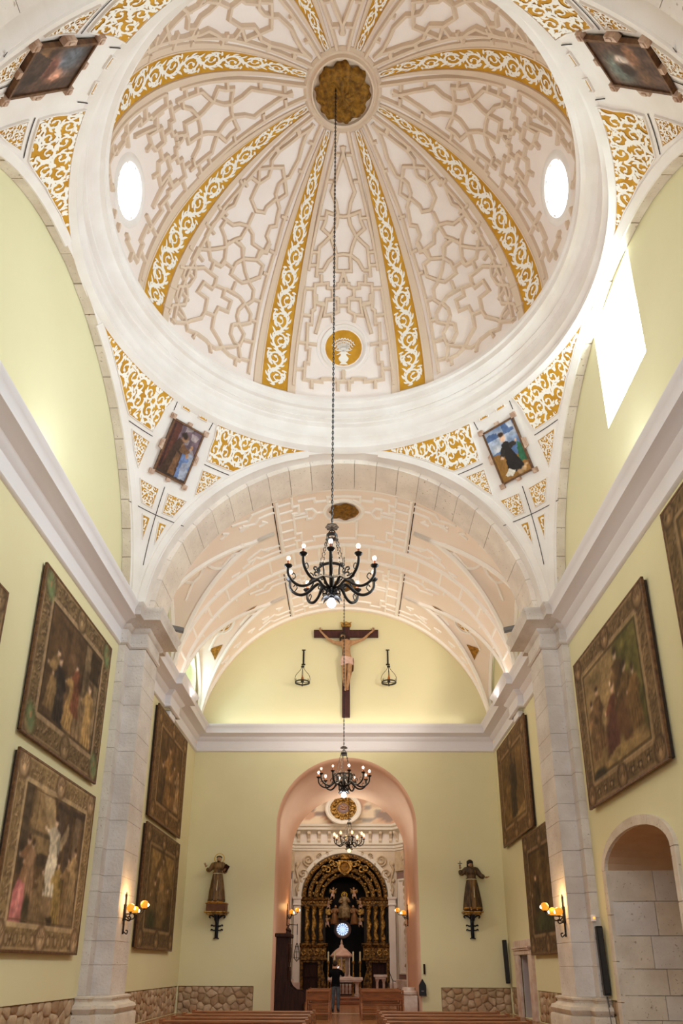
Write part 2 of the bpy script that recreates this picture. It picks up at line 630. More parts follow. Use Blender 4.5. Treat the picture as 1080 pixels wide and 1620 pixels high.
def skin_mesh(name, verts, edges, radii, mats, pick=None, parent=None, sub=2, root=0, fix=None):
    """one continuous body grown from a joint graph"""
    me = bpy.data.meshes.new(name + '_graph')
    off = OFF.get(root_of(parent)) if parent is not None else None
    vv = [Vector(v) - Vector(off) if off else Vector(v) for v in verts]
    me.from_pydata(vv, edges, [])
    o = bpy.data.objects.new(name + '_graph', me)
    C.objects.link(o)
    md = o.modifiers.new('skin', 'SKIN')
    md.use_smooth_shade = True
    sv = me.skin_vertices[0].data
    for i, r in enumerate(radii):
        sv[i].radius = (r, r) if not isinstance(r, tuple) else r
        sv[i].use_root = (i == root)
    sb = o.modifiers.new('sub', 'SUBSURF')
    sb.levels = sub
    sb.render_levels = sub
    dg = bpy.context.evaluated_depsgraph_get()
    dg.update()
    res = bpy.data.meshes.new_from_object(o.evaluated_get(dg))
    bpy.data.objects.remove(o)
    bpy.data.meshes.remove(me)
    res.name = name
    res.materials.clear()
    for m in mats:
        res.materials.append(m)
    if fix:
        for v in res.vertices:
            v.co = fix(v.co)
    if pick:
        for p in res.polygons:
            c = p.center + (Vector(off) if off else Vector())
            p.material_index = pick(c)
    res.polygons.foreach_set('use_smooth', [True] * len(res.polygons))
    b = bpy.data.objects.new(name, res)
    C.objects.link(b)
    if parent is not None:
        b.parent = parent
    return b
# ================================================================== structure
random.seed(7)
CY = 12.5                      # dome centre
HA, AR, ZC = 5.95, 5.6, 10.8   # half bay, arch radius, springing height
RS = math.hypot(HA, AR)        # sphere of the pendentives
YE = 29.3                      # end wall

# ---- floor
fl = MB().box(-7.2, 7.2, -6.0, 42.0, -0.3, 0.0).build('floor', M['floor'])
struct(fl, 'brown tiled floor of the nave', 'floor')


def rect(y0, y1, z0, z1):
    return [(y0, z0), (y1, z0), (y1, z1), (y0, z1)]


def reveal(mb, loop, x0, x1, closed=True):
    n = len(loop)
    for i in range(n if closed else n - 1):
        a, b = loop[i], loop[(i + 1) % n]
        mb.add([(x0, a[0], a[1]), (x0, b[0], b[1]), (x1, b[0], b[1]), (x1, a[0], a[1])], [(0, 1, 2, 3)])


def arch_loop(y0, y1, zs, zt, z0=0.012, n=14):
    return [(y0, z0), (y1, z0)] + arc((y0 + y1) / 2, zs, (y1 - y0) / 2, 0, 180, n, zt - zs)


# ---- side walls
niche = arch_loop(13.8, 17.5, 3.75, 4.42)
win_r = rect(11.6, 13.9, 13.4, 16.3)
win_l = arch_loop(26.3, 28.4, 12.6, 13.6, 11.25)
door_r = rect(25.9, 27.35, 0.012, 2.02)
for sx, name, holes in ((-1, 'wall_left', [win_l]), (1, 'wall_right', [win_r, niche, door_r])):
    mb = MB()
    x = sx * 6.2
    if sx < 0:
        dados = [rect(8.0, 18.40, 0.012, 0.93), rect(20.45, 29.28, 0.012, 0.93)]
    else:
        dados = [rect(8.0, 13.35, 0.012, 0.93), rect(17.75, 18.40, 0.012, 0.93), rect(20.45, 25.3, 0.012, 0.93), rect(28.0, 29.28, 0.012, 0.93)]
    loops = [rect(-6, YE + 0.5, 0, 17.4)] + holes + dados
    mb.sheet(loops, lambda a, b: (x, a, b))
    mb.sheet([rect(-6, YE + 0.5, 0, 17.4)] + holes, lambda a, b: (x + sx * 0.7, a, b))
    for h in holes:
        reveal(mb, h, x, x + sx * 0.7)
    for d in dados:
        reveal(mb, d, x, x + sx * 0.06)
    w = mb.build(name, M['wall'])
    struct(w, 'pale yellow-green plastered %s wall of the nave' % ('left' if sx < 0 else 'right'), 'wall')

# ---- end wall with the arch to the chapel
ca, hwa = 0.08, 2.80
end_hole = [(ca - hwa, 0.012), (ca + hwa, 0.012)] + arc(ca, 6.92, hwa, 0, 180, 32)
dados_e = [[(-6.18, .012), (-3.37, .012), (-3.37, .93), (-6.18, .93)], [(3.6, .012), (6.18, .012), (6.18, .90), (3.6, .90)]]
mb = MB()
mb.sheet([[(-6.2, 0), (6.2, 0), (6.2, 17.4), (-6.2, 17.4)], end_hole] + dados_e, lambda a, b: (a, YE, b))
for d in dados_e:
    for i in range(4):
        a, b = d[i], d[(i + 1) % 4]
        mb.add([(a[0], YE, a[1]), (b[0], YE, b[1]), (b[0], YE + .06, b[1]), (a[0], YE + .06, a[1])], [(0, 1, 2, 3)])
w = mb.build('wall_far', M['wall'])
struct(w, 'pale yellow end wall pierced by a tall round arch', 'wall')

# passage through the end wall
mb = MB()
prof = [(29.3, 2.80), (29.33, 2.74), (29.42, 2.69), (29.6, 2.66), (30.4, 2.64), (31.6, 2.56), (32.9, 2.50), (32.98, 2.52), (33.0, 2.6), (33.0, 4.6)]
outs = []
for (y, h) in prof:
    cx = ca + (y - 29.3) * 0.02
    zs = 6.92 - (y - 29.3) * 0.16 if h < 4 else 6.3
    pl = [(cx - h, 0.0), (cx - h, zs * .5)] + arc(cx, zs, h, 180, 0, 32) + [(cx + h, zs * .5), (cx + h, 0.0)]
    outs.append([(a, y, b) for a, b in pl])
n = len(outs[0])
vs = [p for o in outs for p in o]
fs = [(i * n + j, i * n + j + 1, (i + 1) * n + j + 1, (i + 1) * n + j) for i in range(len(outs) - 1) for j in range(n - 1)]
mb.add(vs, fs)
w = mb.build('trim_1', M['pink'], smooth=True)
struct(w, 'salmon plastered round arch passage leading to the chapel', 'arch')

# ---- rubble dados: every stone a part
def cells(w, h, n, rng):
    pts = []
    tries = 0
    while len(pts) < n and tries < 4000:
        p = (rng.uniform(0, w), rng.uniform(0, h))
        if all(math.hypot((p[0] - q[0]) * .85, p[1] - q[1]) > 0.78 * math.sqrt(w * h / n) for q in pts):
            pts.append(p)
        tries += 1
    out = []
    for p in pts:
        poly = [(0, 0), (w, 0), (w, h), (0, h)]
        for q in pts:
            if q is p:
                continue
            mx, my = (p[0] + q[0]) / 2, (p[1] + q[1]) / 2
            dx, dy = q[0] - p[0], q[1] - p[1]
            new = []
            for i in range(len(poly)):
                a, b = poly[i], poly[(i + 1) % len(poly)]
                da = (a[0] - mx) * dx + (a[1] - my) * dy
                db = (b[0] - mx) * dx + (b[1] - my) * dy
                if da <= 0:
                    new.append(a)
                if da * db < 0:
                    t = da / (da - db)
                    new.append((a[0] + (b[0] - a[0]) * t, a[1] + (b[1] - a[1]) * t))
            poly = new
            if not poly:
                break
        if len(poly) >= 3:
            out.append((p, poly))
    return out


def rubble(name, label, fn, w, h, n, seed):
    rng = random.Random(seed)
    base = MB().add([fn(0, 0, 0), fn(w, 0, 0), fn(w, h, 0), fn(0, h, 0)], [(0, 1, 2, 3)]).build(name, M['rmortar'])
    struct(base, label, 'stone dado')
    for (c, poly) in cells(w, h, n, rng):
        cx = sum(p[0] for p in poly) / len(poly)
        cy = sum(p[1] for p in poly) / len(poly)
        # corners cut for a rounder stone
        ring = []
        k = len(poly)
        for i in range(k):
            a, b = poly[i], poly[(i + 1) % k]
            ring += [(a[0] + (b[0] - a[0]) * .22, a[1] + (b[1] - a[1]) * .22), (a[0] + (b[0] - a[0]) * .78, a[1] + (b[1] - a[1]) * .78)]
        s0 = rng.uniform(.91, .97)
        d = rng.uniform(.03, .06)
        mb = MB()
        r0 = [fn(cx + (x - cx) * s0, cy + (y - cy) * s0, 0.0) for x, y in ring]
        r1 = [fn(cx + (x - cx) * s0 * .95, cy + (y - cy) * s0 * .95, d * .6) for x, y in ring]
        r2 = [fn(cx + (x - cx) * s0 * .74, cy + (y - cy) * s0 * .74, d * rng.uniform(.85, 1.1)) for x, y in ring]
        m = len(ring)
        fs = [(i, (i + 1) % m, m + (i + 1) % m, m + i) for i in range(m)] + [(m + i, m + (i + 1) % m, 2 * m + (i + 1) % m, 2 * m + i) for i in range(m)]
        fs += [(2 * m + i, 2 * m + (i + 1) % m, 3 * m) for i in range(m)]
        mb.add(r0 + r1 + r2 + [fn(cx, cy, d)], fs)
        mb.build('stone', M[rng.choice(['rubble', 'rubble2', 'rubble2', 'rubble3'])], base, smooth='all')


rubble('baseboard_far', 'rubble stone dado under the standing saint left of the arch', lambda a, b, d: (-6.18 + a, YE + .06 - d, b), 2.81, .93, 42, 1)
rubble('baseboard_far', 'rubble stone dado right of the arch, beside the doorway', lambda a, b, d: (3.6 + a, YE + .06 - d, b), 2.58, .90, 36, 2)
rubble('baseboard_left', 'rubble stone dado of the left wall beyond the pilaster', lambda a, b, d: (-6.26 + d, 20.45 + a, b), 8.83, .93, 100, 3)
rubble('baseboard_left', 'rubble stone dado of the left wall before the pilaster', lambda a, b, d: (-6.26 + d, 9.0 + a, b), 9.4, .93, 90, 4)
rubble('baseboard_right', 'rubble stone dado between right pilaster and doorway', lambda a, b, d: (6.26 - d, 20.45 + a, b), 4.85, .93, 56, 5)
rubble('baseboard_right', 'narrow rubble stone dado between niche and right pilaster', lambda a, b, d: (6.26 - d, 17.75 + a, b), .65, .93, 8, 6)
rubble('baseboard_right', 'short rubble stone dado between doorway and far corner', lambda a, b, d: (6.26 - d, 28.0 + a, b), 1.28, .93, 14, 8)

# ---- pilasters of stone blocks
heights = [0.97, 1.65, 2.2, 2.75, 3.35, 3.75, 4.4, 5.15, 5.6, 6.35, 7.0, 7.5, 8.3, 8.85, 9.45, 9.96]


def pilaster(name, sx, y0, y1, label, seed):
    """outer order y0..y1 at |x| 6.0, inner order .35 in at |x| 5.55"""
    rng = random.Random(seed)
    core = MB().box(sx * 6.03, sx * 6.3, y0 + .03, y1 - .03, 0, 10.9).box(sx * 5.58, sx * 6.1, y0 + .38, y1 - .38, 0, 10.9)
    core = core.build(name, M['mortar'])
    struct(core, label, 'pilaster')
    for a, b in zip(heights[:-1], heights[1:]):
        g = 0.0035
        j1 = rng.uniform(-.004, .004)
        MB().cbox(min(sx * 5.55, sx * 6.04), max(sx * 5.55, sx * 6.04), y0 + .35 + j1, y1 - .35, a + g, b - g, .004).build('stone_block', M['stone'], core)
        b2 = b + rng.choice([0, 0, .0])
        for ya, yb in ((y0, y0 + .37), (y1 - .37, y1)):
            MB().cbox(min(sx * 6.0, sx * 6.25), max(sx * 6.0, sx * 6.25), ya + j1, yb, a + g, b2 - g, .004).build('stone_block', M['stone'], core)
    path = [(sx * 6.2, y0), (sx * 6.0, y0), (sx * 6.0, y0 + .35), (sx * 5.55, y0 + .35), (sx * 5.55, y1 - .35), (sx * 6.0, y1 - .35), (sx * 6.0, y1), (sx * 6.2, y1)]
    bp = [(-.1, 0), (.26, 0), (.26, .52), (.24, .56), (.17, .57), (.22, .62), (.25, .69), (.22, .76), (.14, .79), (.09, .84), (.10, .89), (.13, .91), (.13, .95), (.05, .97), (-.1, .97)]
    MB().sweep(path, bp, side=-1 if sx < 0 else 1).build('moulded_base', M['stone2'], core, smooth=True)
    cp = [(-.1, 9.96), (.03, 9.96), (.07, 10.0), (.07, 10.07), (.03, 10.1), (.03, 10.42), (.08, 10.45), (.12, 10.5), (.12, 10.55), (.24, 10.6), (.30, 10.64), (.46, 10.66), (.46, 10.82), (.5, 10.88), (.54, 10.97), (.54, 11.0), (-.1, 11.0)]
    MB().sweep(path, cp, side=-1 if sx < 0 else 1).build('capital', M['stone'], core, smooth=True)
    return core


pilaster('trim_2', -1, 18.45, 20.45, 'grey limestone block pilaster on the left wall under the arch', 11)
pilaster('trim_3', 1, 18.45, 20.45, 'grey limestone block pilaster on the right wall under the arch', 12)

# ---- cornices
COR = [(0.0, 9.95), (.05, 9.96), (.08, 9.99), (.08, 10.06), (.04, 10.09), (.05, 10.40), (.09, 10.43), (.17, 10.50), (.19, 10.56), (.30, 10.60), (.36, 10.62), (.50, 10.64), (.50, 10.82), (.54, 10.88), (.60, 10.96), (.60, 11.0), (0.0, 11.0)]
for sx, nm in ((-1, 'left'), (1, 'right')):
    sd = -1 if sx < 0 else 1
    c = MB().sweep([(sx * 6.2, -6), (sx * 6.2, 18.46)], COR, side=sd).build('trim_4', M['white_trim'], smooth=True)
    struct(c, 'white moulded cornice along the %s wall under the dome' % nm, 'cornice')
    ra = [(sx * 6.2, 20.44), (sx * 6.2, 23.7), (sx * 6.0, 23.7), (sx * 6.0, 25.0), (sx * 6.2, 25.0), (sx * 6.2, YE)]
    c = MB().sweep(ra, COR, side=sd).build('trim_5', M['white_trim'], smooth=True)
    struct(c, 'white moulded cornice along the %s wall of the far bay' % nm, 'cornice')
    c = MB().cbox(min(sx * 6.02, sx * 6.2), max(sx * 6.02, sx * 6.2), 24.0, 24.75, 9.72, 9.95, .02)
    c = c.build('trim_6', M['white_trim'])
    struct(c, 'small white block under the %s cornice break in the far bay' % nm, 'corbel')
c = MB().sweep([(-6.2, YE), (6.2, YE)], COR, side=-1).build('trim_7', M['white_trim'], smooth=True)
struct(c, 'white moulded cornice across the end wall below the crucifix', 'cornice')


# ---- front arch and near arch of voussoirs
def arch_ring(name, label, ya, yb, n=25):
    core = MB()
    k = 40
    for r0, r1 in ((5.50, 5.95),):
        vs = []
        for i in range(k + 1):
            a = PI * i / k
            for y in (ya + .03, yb - .03):
                for r in (r0, r1):
                    vs.append((r * cos(a), y, ZC + r * sin(a)))
        fs = []
        for i in range(k):
            o = i * 4
            fs += [(o, o + 4, o + 6, o + 2), (o + 1, o + 3, o + 7, o + 5), (o, o + 1, o + 5, o + 4), (o + 2, o + 6, o + 7, o + 3)]
        core.add(vs, fs)
    core = core.build(name, M['mortar'])
    struct(core, label, 'arch')
    rng = random.Random(3)
    for i in range(n):
        a0, a1 = PI * i / n + .0012, PI * (i + 1) / n - .0012
        mb = MB()
        vs = []
        dr = rng.uniform(-.006, .006)
        for q in range(4):
            a = a0 + (a1 - a0) * q / 3
            for y, r in ((ya, 5.45 + dr), (yb, 5.45 + dr), (yb, 5.7), (ya, 5.7)):
                vs.append((r * cos(a), y, ZC + r * sin(a)))
        fs = [(0, 1, 2, 3), (12, 15, 14, 13)]
        for q in range(3):
            for e in range(4):
                fs.append((q * 4 + e, q * 4 + (e + 1) % 4, q * 4 + 4 + (e + 1) % 4, q * 4 + 4 + e))
        mb.add(vs, fs)
        mb.build('voussoir', M[rng.choice(['arch_stone', 'arch_stone', 'arch_stone2'])], core)
    return core


M['arch_stone'] = mat('cream_limestone', (242, 230, 217), 0.9, (228, 214, 201), 1.4, bump=0.4, bscale=10, pits=(190, 170, 150))
M['arch_stone2'] = mat('pale_limestone', (238, 225, 213), 0.9, (222, 208, 196), 1.4, bump=0.4, bscale=10, pits=(180, 160, 145))
arch_ring('trim_8', 'cream stone arch between the domed bay and the vaulted far bay', 18.8, 20.1)
arch_ring('trim_9', 'stone arch nearest the viewer above the near edge of the dome', 4.9, 6.2)

# outer order bands (white plaster) on the four sides and stone edges on the side walls
mb = MB()
for y0, y1 in ((18.45, 18.8), (6.2, 6.55)):
    mb.grid(lambda u, v: (AR * cos(PI * u), y0 + (y1 - y0) * v, ZC + AR * sin(PI * u)), 48, 1)
o = mb.build('trim_10', M['white'])
struct(o, 'white plaster edge band around the crossing arches', 'arch')
for sx, nm in ((-1, 'left'), (1, 'right')):
    core = MB().grid(lambda u, v: (sx * (HA + .26 * v), CY + (AR + .02) * cos(PI * u), ZC + (AR + .02) * sin(PI * u)), 48, 1).build('trim_11', M['mortar'])
    struct(core, 'thin stone arch edging the blind lunette of the %s wall' % nm, 'arch')
    rng = random.Random(5)
    for i in range(22):
        a0, a1 = PI * i / 22 + .002, PI * (i + 1) / 22 - .002
        mb = MB()
        r0 = AR - rng.uniform(.0, .03)
        vs = []
        for q in range(4):
            a = a0 + (a1 - a0) * q / 3
            for x, r in ((HA, r0), (6.19, r0), (6.19, AR + .05), (HA, AR + .05)):
                vs.append((sx * x, CY + r * cos(a), ZC + r * sin(a)))
        fs = [(0, 1, 2, 3), (12, 15, 14, 13)]
        for q in range(3):
            for e in range(4):
                fs.append((q * 4 + e, q * 4 + (e + 1) % 4, q * 4 + 4 + (e + 1) % 4, q * 4 + 4 + e))
        mb.add(vs, fs).build('voussoir', M['stone2'], core)

# ---- pendentives


def pend(az, z, off=0.0):
    rho = math.sqrt(max(0.0, RS * RS - (z - ZC) ** 2))
    n = Vector((-rho * cos(az), -rho * sin(az), -(z - ZC))) / RS
    return Vector((rho * cos(az), CY + rho * sin(az), z)) + n * off, n


mb = MB()
for k in range(4):
    ac = PI / 4 + k * PI / 2

    def pf(u, v):
        z = ZC + (16.5 - ZC) * v
        rho = math.sqrt(RS * RS - (z - ZC) ** 2)
        am = math.acos(min(1.0, HA / rho))
        az = ac + (PI / 4 - am) * (2 * u - 1)
        return pend(az, z)[0]
    mb.grid(pf, 40, 48)
ceil = mb.build('ceiling', M['white'], smooth='all')
struct(ceil, 'white plastered pendentives carrying the painted dome', 'ceiling')
# raised white band along the edges of the pendentives
mb = MB()
for k in range(4):
    for s in (-1, 1):
        line = []
        for i in range(34):
            z = 11.0 + (16.32 - 11.0) * i / 33
            rho = math.sqrt(RS * RS - (z - ZC) ** 2)
            am = math.acos(min(1.0, HA / rho))
            az = PI / 4 + k * PI / 2 + s * max(0.0, PI / 4 - am - 0.02)
            line.append((az, z))
        mb.ridge(line, lambda a, z: pend(a, z), w=.22, h=.03, taper=.8)
mb.build('edge_band', M['white'], ceil)

# painted pendentive panels, from the far right one, mirrored round
PPOLY = {
    'large_scroll_panel': [[(79.2, 16.38), (67.3, 16.40), (58.0, 16.40), (52.0, 16.40), (52.7, 16.12), (52.6, 15.86), (52.9, 15.57), (60.1, 15.55), (66.3, 15.96), (73.0, 16.24)]],
    'small_scroll_panel': [[(57.6, 15.33), (52.5, 15.33), (52.5, 15.08), (52.4, 14.65), (54.9, 14.95)]],
    'square_scroll_panel': [[(51.0, 14.44), (46.2, 14.43), (46.3, 13.89), (48.9, 13.91)]],
    'pointed_scroll_panel': [[(47.9, 13.63), (46.1, 13.62), (46.4, 12.99)]],
    'scroll_label': [[(48.9, 16.44), (46.2, 16.44), (46.4, 16.34), (49.0, 16.34)]],
}
for k in range(4):
    for mir in (0, 1):
        # k-th pendentive centred on 45 + 90k; mir reflects about its axis
        def A(a):
            d = a - 45.0
            return rad(45 + 90 * k + (-d if mir else d))
        for nm, polys in PPOLY.items():
            for poly in polys:
                R0 = 6.9
                P2 = [(rad(a) * R0, z) for a, z in poly]
                fn = lambda x, z: pend(A(math.degrees(x / R0)), z)
                base = MB()
                xs = [p[0] for p in P2]
                zs = [p[1] for p in P2]
                # curved gold field: dense outline fanned through short strips
                dense = []
                for i in range(len(P2)):
                    p, q = P2[i], P2[(i + 1) % len(P2)]
                    m = max(1, int(math.hypot(p[0] - q[0], p[1] - q[1]) / .12))
                    dense += [(p[0] + (q[0] - p[0]) * t / m, p[1] + (q[1] - p[1]) * t / m) for t in range(m)]
                bm = bmesh.new()
                bvs = [bm.verts.new((a, b, 0)) for a, b in dense]
                tri = tessellate_polygon([[Vector((a, b, 0)) for a, b in dense]])
                for t in tri:
                    try:
                        bm.faces.new([bvs[i] for i in t])
                    except Exception:
                        pass
                bmesh.ops.subdivide_edges(bm, edges=[e for e in bm.edges if e.calc_length() > .3], cuts=2, use_grid_fill=False)
                bmesh.ops.triangulate(bm, faces=bm.faces)
                bm.verts.index_update()
                vs = []
                for v in bm.verts:
                    P, n = fn(v.co.x, v.co.y)
                    vs.append(P + n * .018)
                base.add(vs, [tuple(v.index for v in f.verts) for f in bm.faces])
                bm.free()
                g = base.build(nm, M['gold'], ceil)
                # white foliage laid on it
                q = []
                rng = random.Random(k * 10 + mir + len(nm))
                size = .33 if nm.startswith('large') else .16 if nm != 'scroll_label' else .06
                if nm == 'scroll_label':
                    for i in range(3):
                        leaf2(q, xs[0] - .06 - .1 * i, zs[0] - .05, PI + .8 * (-1) ** i, .09, .05, .8)
                elif nm.startswith('pointed'):
                    for i in range(4):
                        zz = 13.56 - .15 * i
                        leaf2(q, rad(46.9 - .3 * i / 4) * R0, zz, -PI / 2 + .9 * (-1) ** i, .16, .07, .7 * (-1) ** i)
                        leaf2(q, rad(46.8 - .2 * i / 4) * R0, zz, -PI / 2, .16, .05, .3)
                else:
                    y = min(zs)
                    row = 0
                    while y < max(zs) + size:
                        x = min(xs) - (size * .5 if row % 2 else 0)
                        col = 0
                        while x < max(xs) + size:
                            spiral2(q, x + rng.uniform(-.1, .1) * size, y + rng.uniform(-.1, .1) * size, size * .58, rng.uniform(0, 6.28), (-1) ** (row + col), w=size * .17, lobes=7, lobe=size * .42)
                            x += size * 1.12
                            col += 1
                        y += size * 1.0
                        row += 1
                keep = lambda x, z: inside(P2, x, z) and all(inside(P2, x + dx, z + dz) for dx, dz in ((.028, 0), (-.028, 0), (0, .025), (0, -.025)))
                sm = MB()
                lay(sm, q, fn, h=.03, keep=keep)
                if sm.v:
                    sm.build('foliage', M['scroll'], g)
                rb = MB()
                rb.ridge(P2, fn, w=.03, h=.035, closed=True, step=.2, taper=.7)
                rb.build('fillet', M['white'], g)
        # incised dark joints
        jm = MB()
        for a, b in (((59.3, 15.44), (52.4, 15.47)), ((50.9, 16.47), (50.5, 16.2)), ((51.8, 13.78), (45.0, 13.77))):
            jm.ridge([(rad(a[0]), a[1]), (rad(b[0]), b[1])], lambda x, z: pend(A(math.degrees(x)), z), w=.022, h=.006, step=.2, lift=.012)
        jm.build('open_joint', M['seam'], ceil)
    jm = MB().ridge([(rad(45 + 90 * k), 14.55), (rad(45 + 90 * k), 12.3)], lambda x, z: pend(x, z), w=.022, h=.006, step=.3, lift=.012)
    jm.build('open_joint', M['seam'], ceil)

# ---- ring cornice of the dome
RC = [(5.99, 16.36), (5.93, 16.38), (5.80, 16.46), (5.80, 16.58), (5.86, 16.60), (5.86, 16.66), (5.72, 16.76), (5.72, 16.84), (5.81, 16.88), (5.81, 17.2), (5.70, 17.24), (5.70, 17.30), (5.60, 17.34), (5.63, 17.40), (5.52, 17.44), (5.46, 17.52), (5.36, 17.54), (5.36, 17.72), (5.30, 17.75), (5.30, 17.86), (5.37, 17.88), (5.56, 17.90)]
o = MB().lathe(RC, (0, CY, 0), 128).build('trim_12', M['white'], smooth=True)
struct(o, 'white moulded ring cornice at the foot of the dome', 'cornice')

# ---- dome shell
DA, DB, DZ = 5.5, 5.35, 17.88


def dome(az, el, off=0.0):
    p = Vector((DA * cos(el) * cos(az), DA * cos(el) * sin(az), DB * sin(el)))
    n = Vector((-p.x / DA ** 2, -p.y / DA ** 2, -p.z / DB ** 2)).normalized()
    return p + Vector((0, CY, DZ)) + n * off, n


OC_EL = rad(17.0)
MED_EL = rad(20.0)
OC = [0.0, PI]


def ocdist(p, az):
    return (p - dome(az, OC_EL)[0]).length


def skipoc(u, v):
    p = dome(u * 2 * PI, v * PI / 2)[0]
    return any(ocdist(p, a) < .62 for a in OC)


shell = MB().grid(lambda u, v: dome(u * 2 * PI, v * PI / 2)[0], 200, 60, skip=skipoc).build('ceiling', M['dome'], smooth='all')
struct(shell, 'ribbed dome with tan strapwork and gold scroll bands', 'ceiling')


def ring_on_dome(az, el, prof):
    """turned moulding facing inwards around a point of the dome; prof (radius, height)"""
    p, n = dome(az, el)
    T = n.to_track_quat('Z', 'Y').to_matrix().to_4x4()
    return p, T


for k in range(4):
    az = k * PI / 2
    p, T = ring_on_dome(az, OC_EL if k in (0, 2) else MED_EL, None)
    if k in (0, 2):
        fr = MB().lathe([(.58, -.6), (.58, -.02), (.60, .06), (.68, .10), (.74, .09), (.80, .05), (.84, -.12)], p, 40, T=T).build('oculus_frame', M['white'], shell, smooth=True)
        gl = MB().lathe([(.0, -.45), (.60, -.45)], p, 40, T=T).build('window_1', M['sky_glass'])
        struct(gl, 'round bright oculus on the %s side of the dome' % ('right' if k == 0 else 'left'), 'window')
        bars = MB()
        for i in range(4):
            a = PI / 4 * i
            bars.tube([p + T @ Vector((.58 * cos(a), .58 * sin(a), -.42)), p + T @ Vector((-.58 * cos(a), -.58 * sin(a), -.42))], .012, 5)
        bars.build('glazing_bar', M['white'], gl)
    else:
        fr = MB().lathe([(.60, -.1), (.60, .03), (.62, .06), (.70, .09), (.74, .05), (.80, .05), (.82, .07), (.9, .06), (.93, -.1)], p, 40, T=T).build('medallion_frame', M['white'], shell, smooth=True)
        md = MB().lathe([(0, .03), (.61, .03)], p, 40, T=T).build('gold_medallion', M['gold'], shell)
        q = []
        for i in range(-4, 5):
            a = PI / 2 + i * .27
            leaf2(q, 0, -.12, a, .42 - .02 * abs(i), .035, -.25 * i)
            for t in (.3, .5, .7, .9):
                x, y = .42 * t * cos(a - .05 * i * t), -.12 + .42 * t * sin(a - .05 * i * t)
                leaf2(q, x, y, a + .9, .09, .04, .4)
                leaf2(q, x, y, a - .9, .09, .04, -.4)
        for i in range(-3, 4):
            leaf2(q, .02 * i, -.1, -PI / 2 + i * .75, .26, .05, .6 * (1 if i > 0 else -1))
        vase = [(-.13, -.14), (.13, -.14), (.10, -.19), (.07, -.22), (.16, -.33), (.12, -.42), (.06, -.45), (.13, -.52), (-.13, -.52), (-.06, -.45), (-.12, -.42), (-.16, -.33), (-.07, -.22), (-.10, -.19)]
        X = Vector((0, 0, 1)).cross(-p + Vector((0, CY, p.z))).normalized() * 1.0
        nn = T @ Vector((0, 0, 1))
        up = nn.cross(X).normalized()
        if up.z < 0:
            up = -up
        fnm = lambda x, y: (p + X * x + up * y + nn * .03, nn)
        sm = MB()
        lay(sm, q, fnm, h=.015, keep=lambda x, y: math.hypot(x, y) < .57)
        sm.prism(vase, lambda x, y, d: p + X * x + up * y + nn * (.03 + d), .0, .03)
        sm.build('palm_vase', M['scroll'], md)

# ribs with gold bands and white scrolls
for k in range(8):
    az0 = rad(22.5 + 45 * k)
    hw = rad(4.25)
    rib = MB()
    for s in (-1, 1):
        pr_ = [(4.2, 0), (4.3, .06), (4.7, .06), (4.75, .045), (6.7, .045), (7.0, .0)]
        rib.grid(lambda u, v: dome(az0 + s * rad(pr_[int(round(u * 5))][0]), rad(1.2 + 78 * v), pr_[int(round(u * 5))][1])[0], 5, 48)
    r = rib.build('dome_rib', M['ridge'], shell)
    g = MB().grid(lambda u, v: dome(az0 + hw * (2 * u - 1), rad(2.0 + 77 * v), .02)[0], 2, 48).build('gold_band', M['gold'], r)
    L = DA * rad(77)

    def strip(x, y):
        el = rad(2.0) + y / DA
        return dome(az0 + x / DA, el, .02)
    q = []
    y = .25
    i = 0
    PW = .62
    stem = [(.20 * math.sin(PI * t / PW / 1.0), t + .1) for t in [k_ * .04 for k_ in range(int((L - .2) / .04))]]
    for p, q_ in zip(stem[:-1], stem[1:]):
        dx, dy = q_[0] - p[0], q_[1] - p[1]
        l_ = math.hypot(dx, dy)
        nx, ny = -dy / l_ * .034, dx / l_ * .034
        q.append([(p[0] - nx, p[1] - ny), (q_[0] - nx, q_[1] - ny), (q_[0] + nx, q_[1] + ny), (p[0] + nx, p[1] + ny)])
    while y < L - .3:
        hand = (-1) ** i
        yk = .1 + PW * i
        cxs, cys = -.05 * hand, yk + PW * .52
        spiral2(q, cxs, cys, PW * .46, math.atan2(yk - cys, -cxs), hand, turns=1.35, w=.075, lobes=9, lobe=.17)
        leaf2(q, -hand * .12, yk + .10, PI / 2 + hand * 1.0, .28, .11, -.9 * hand)
        leaf2(q, -hand * .30, yk + .32, PI / 2 + hand * .2, .26, .09, -.7 * hand)
        leaf2(q, hand * .22, yk + .28, PI / 2 - hand * .9, .2, .09, .8 * hand)
        leaf2(q, hand * .16, yk + .50, PI / 2 - hand * .3, .24, .09, -.7 * hand)
        leaf2(q, -hand * .2, yk + .58, PI / 2 + hand * 1.4, .2, .08, .8 * hand)
        y = yk + PW
        i += 1
    sm = MB()
    lay(sm, q, strip, h=.012, keep=lambda x, y: abs(x) < .37)
    sm.build('foliage', M['scroll'], r)

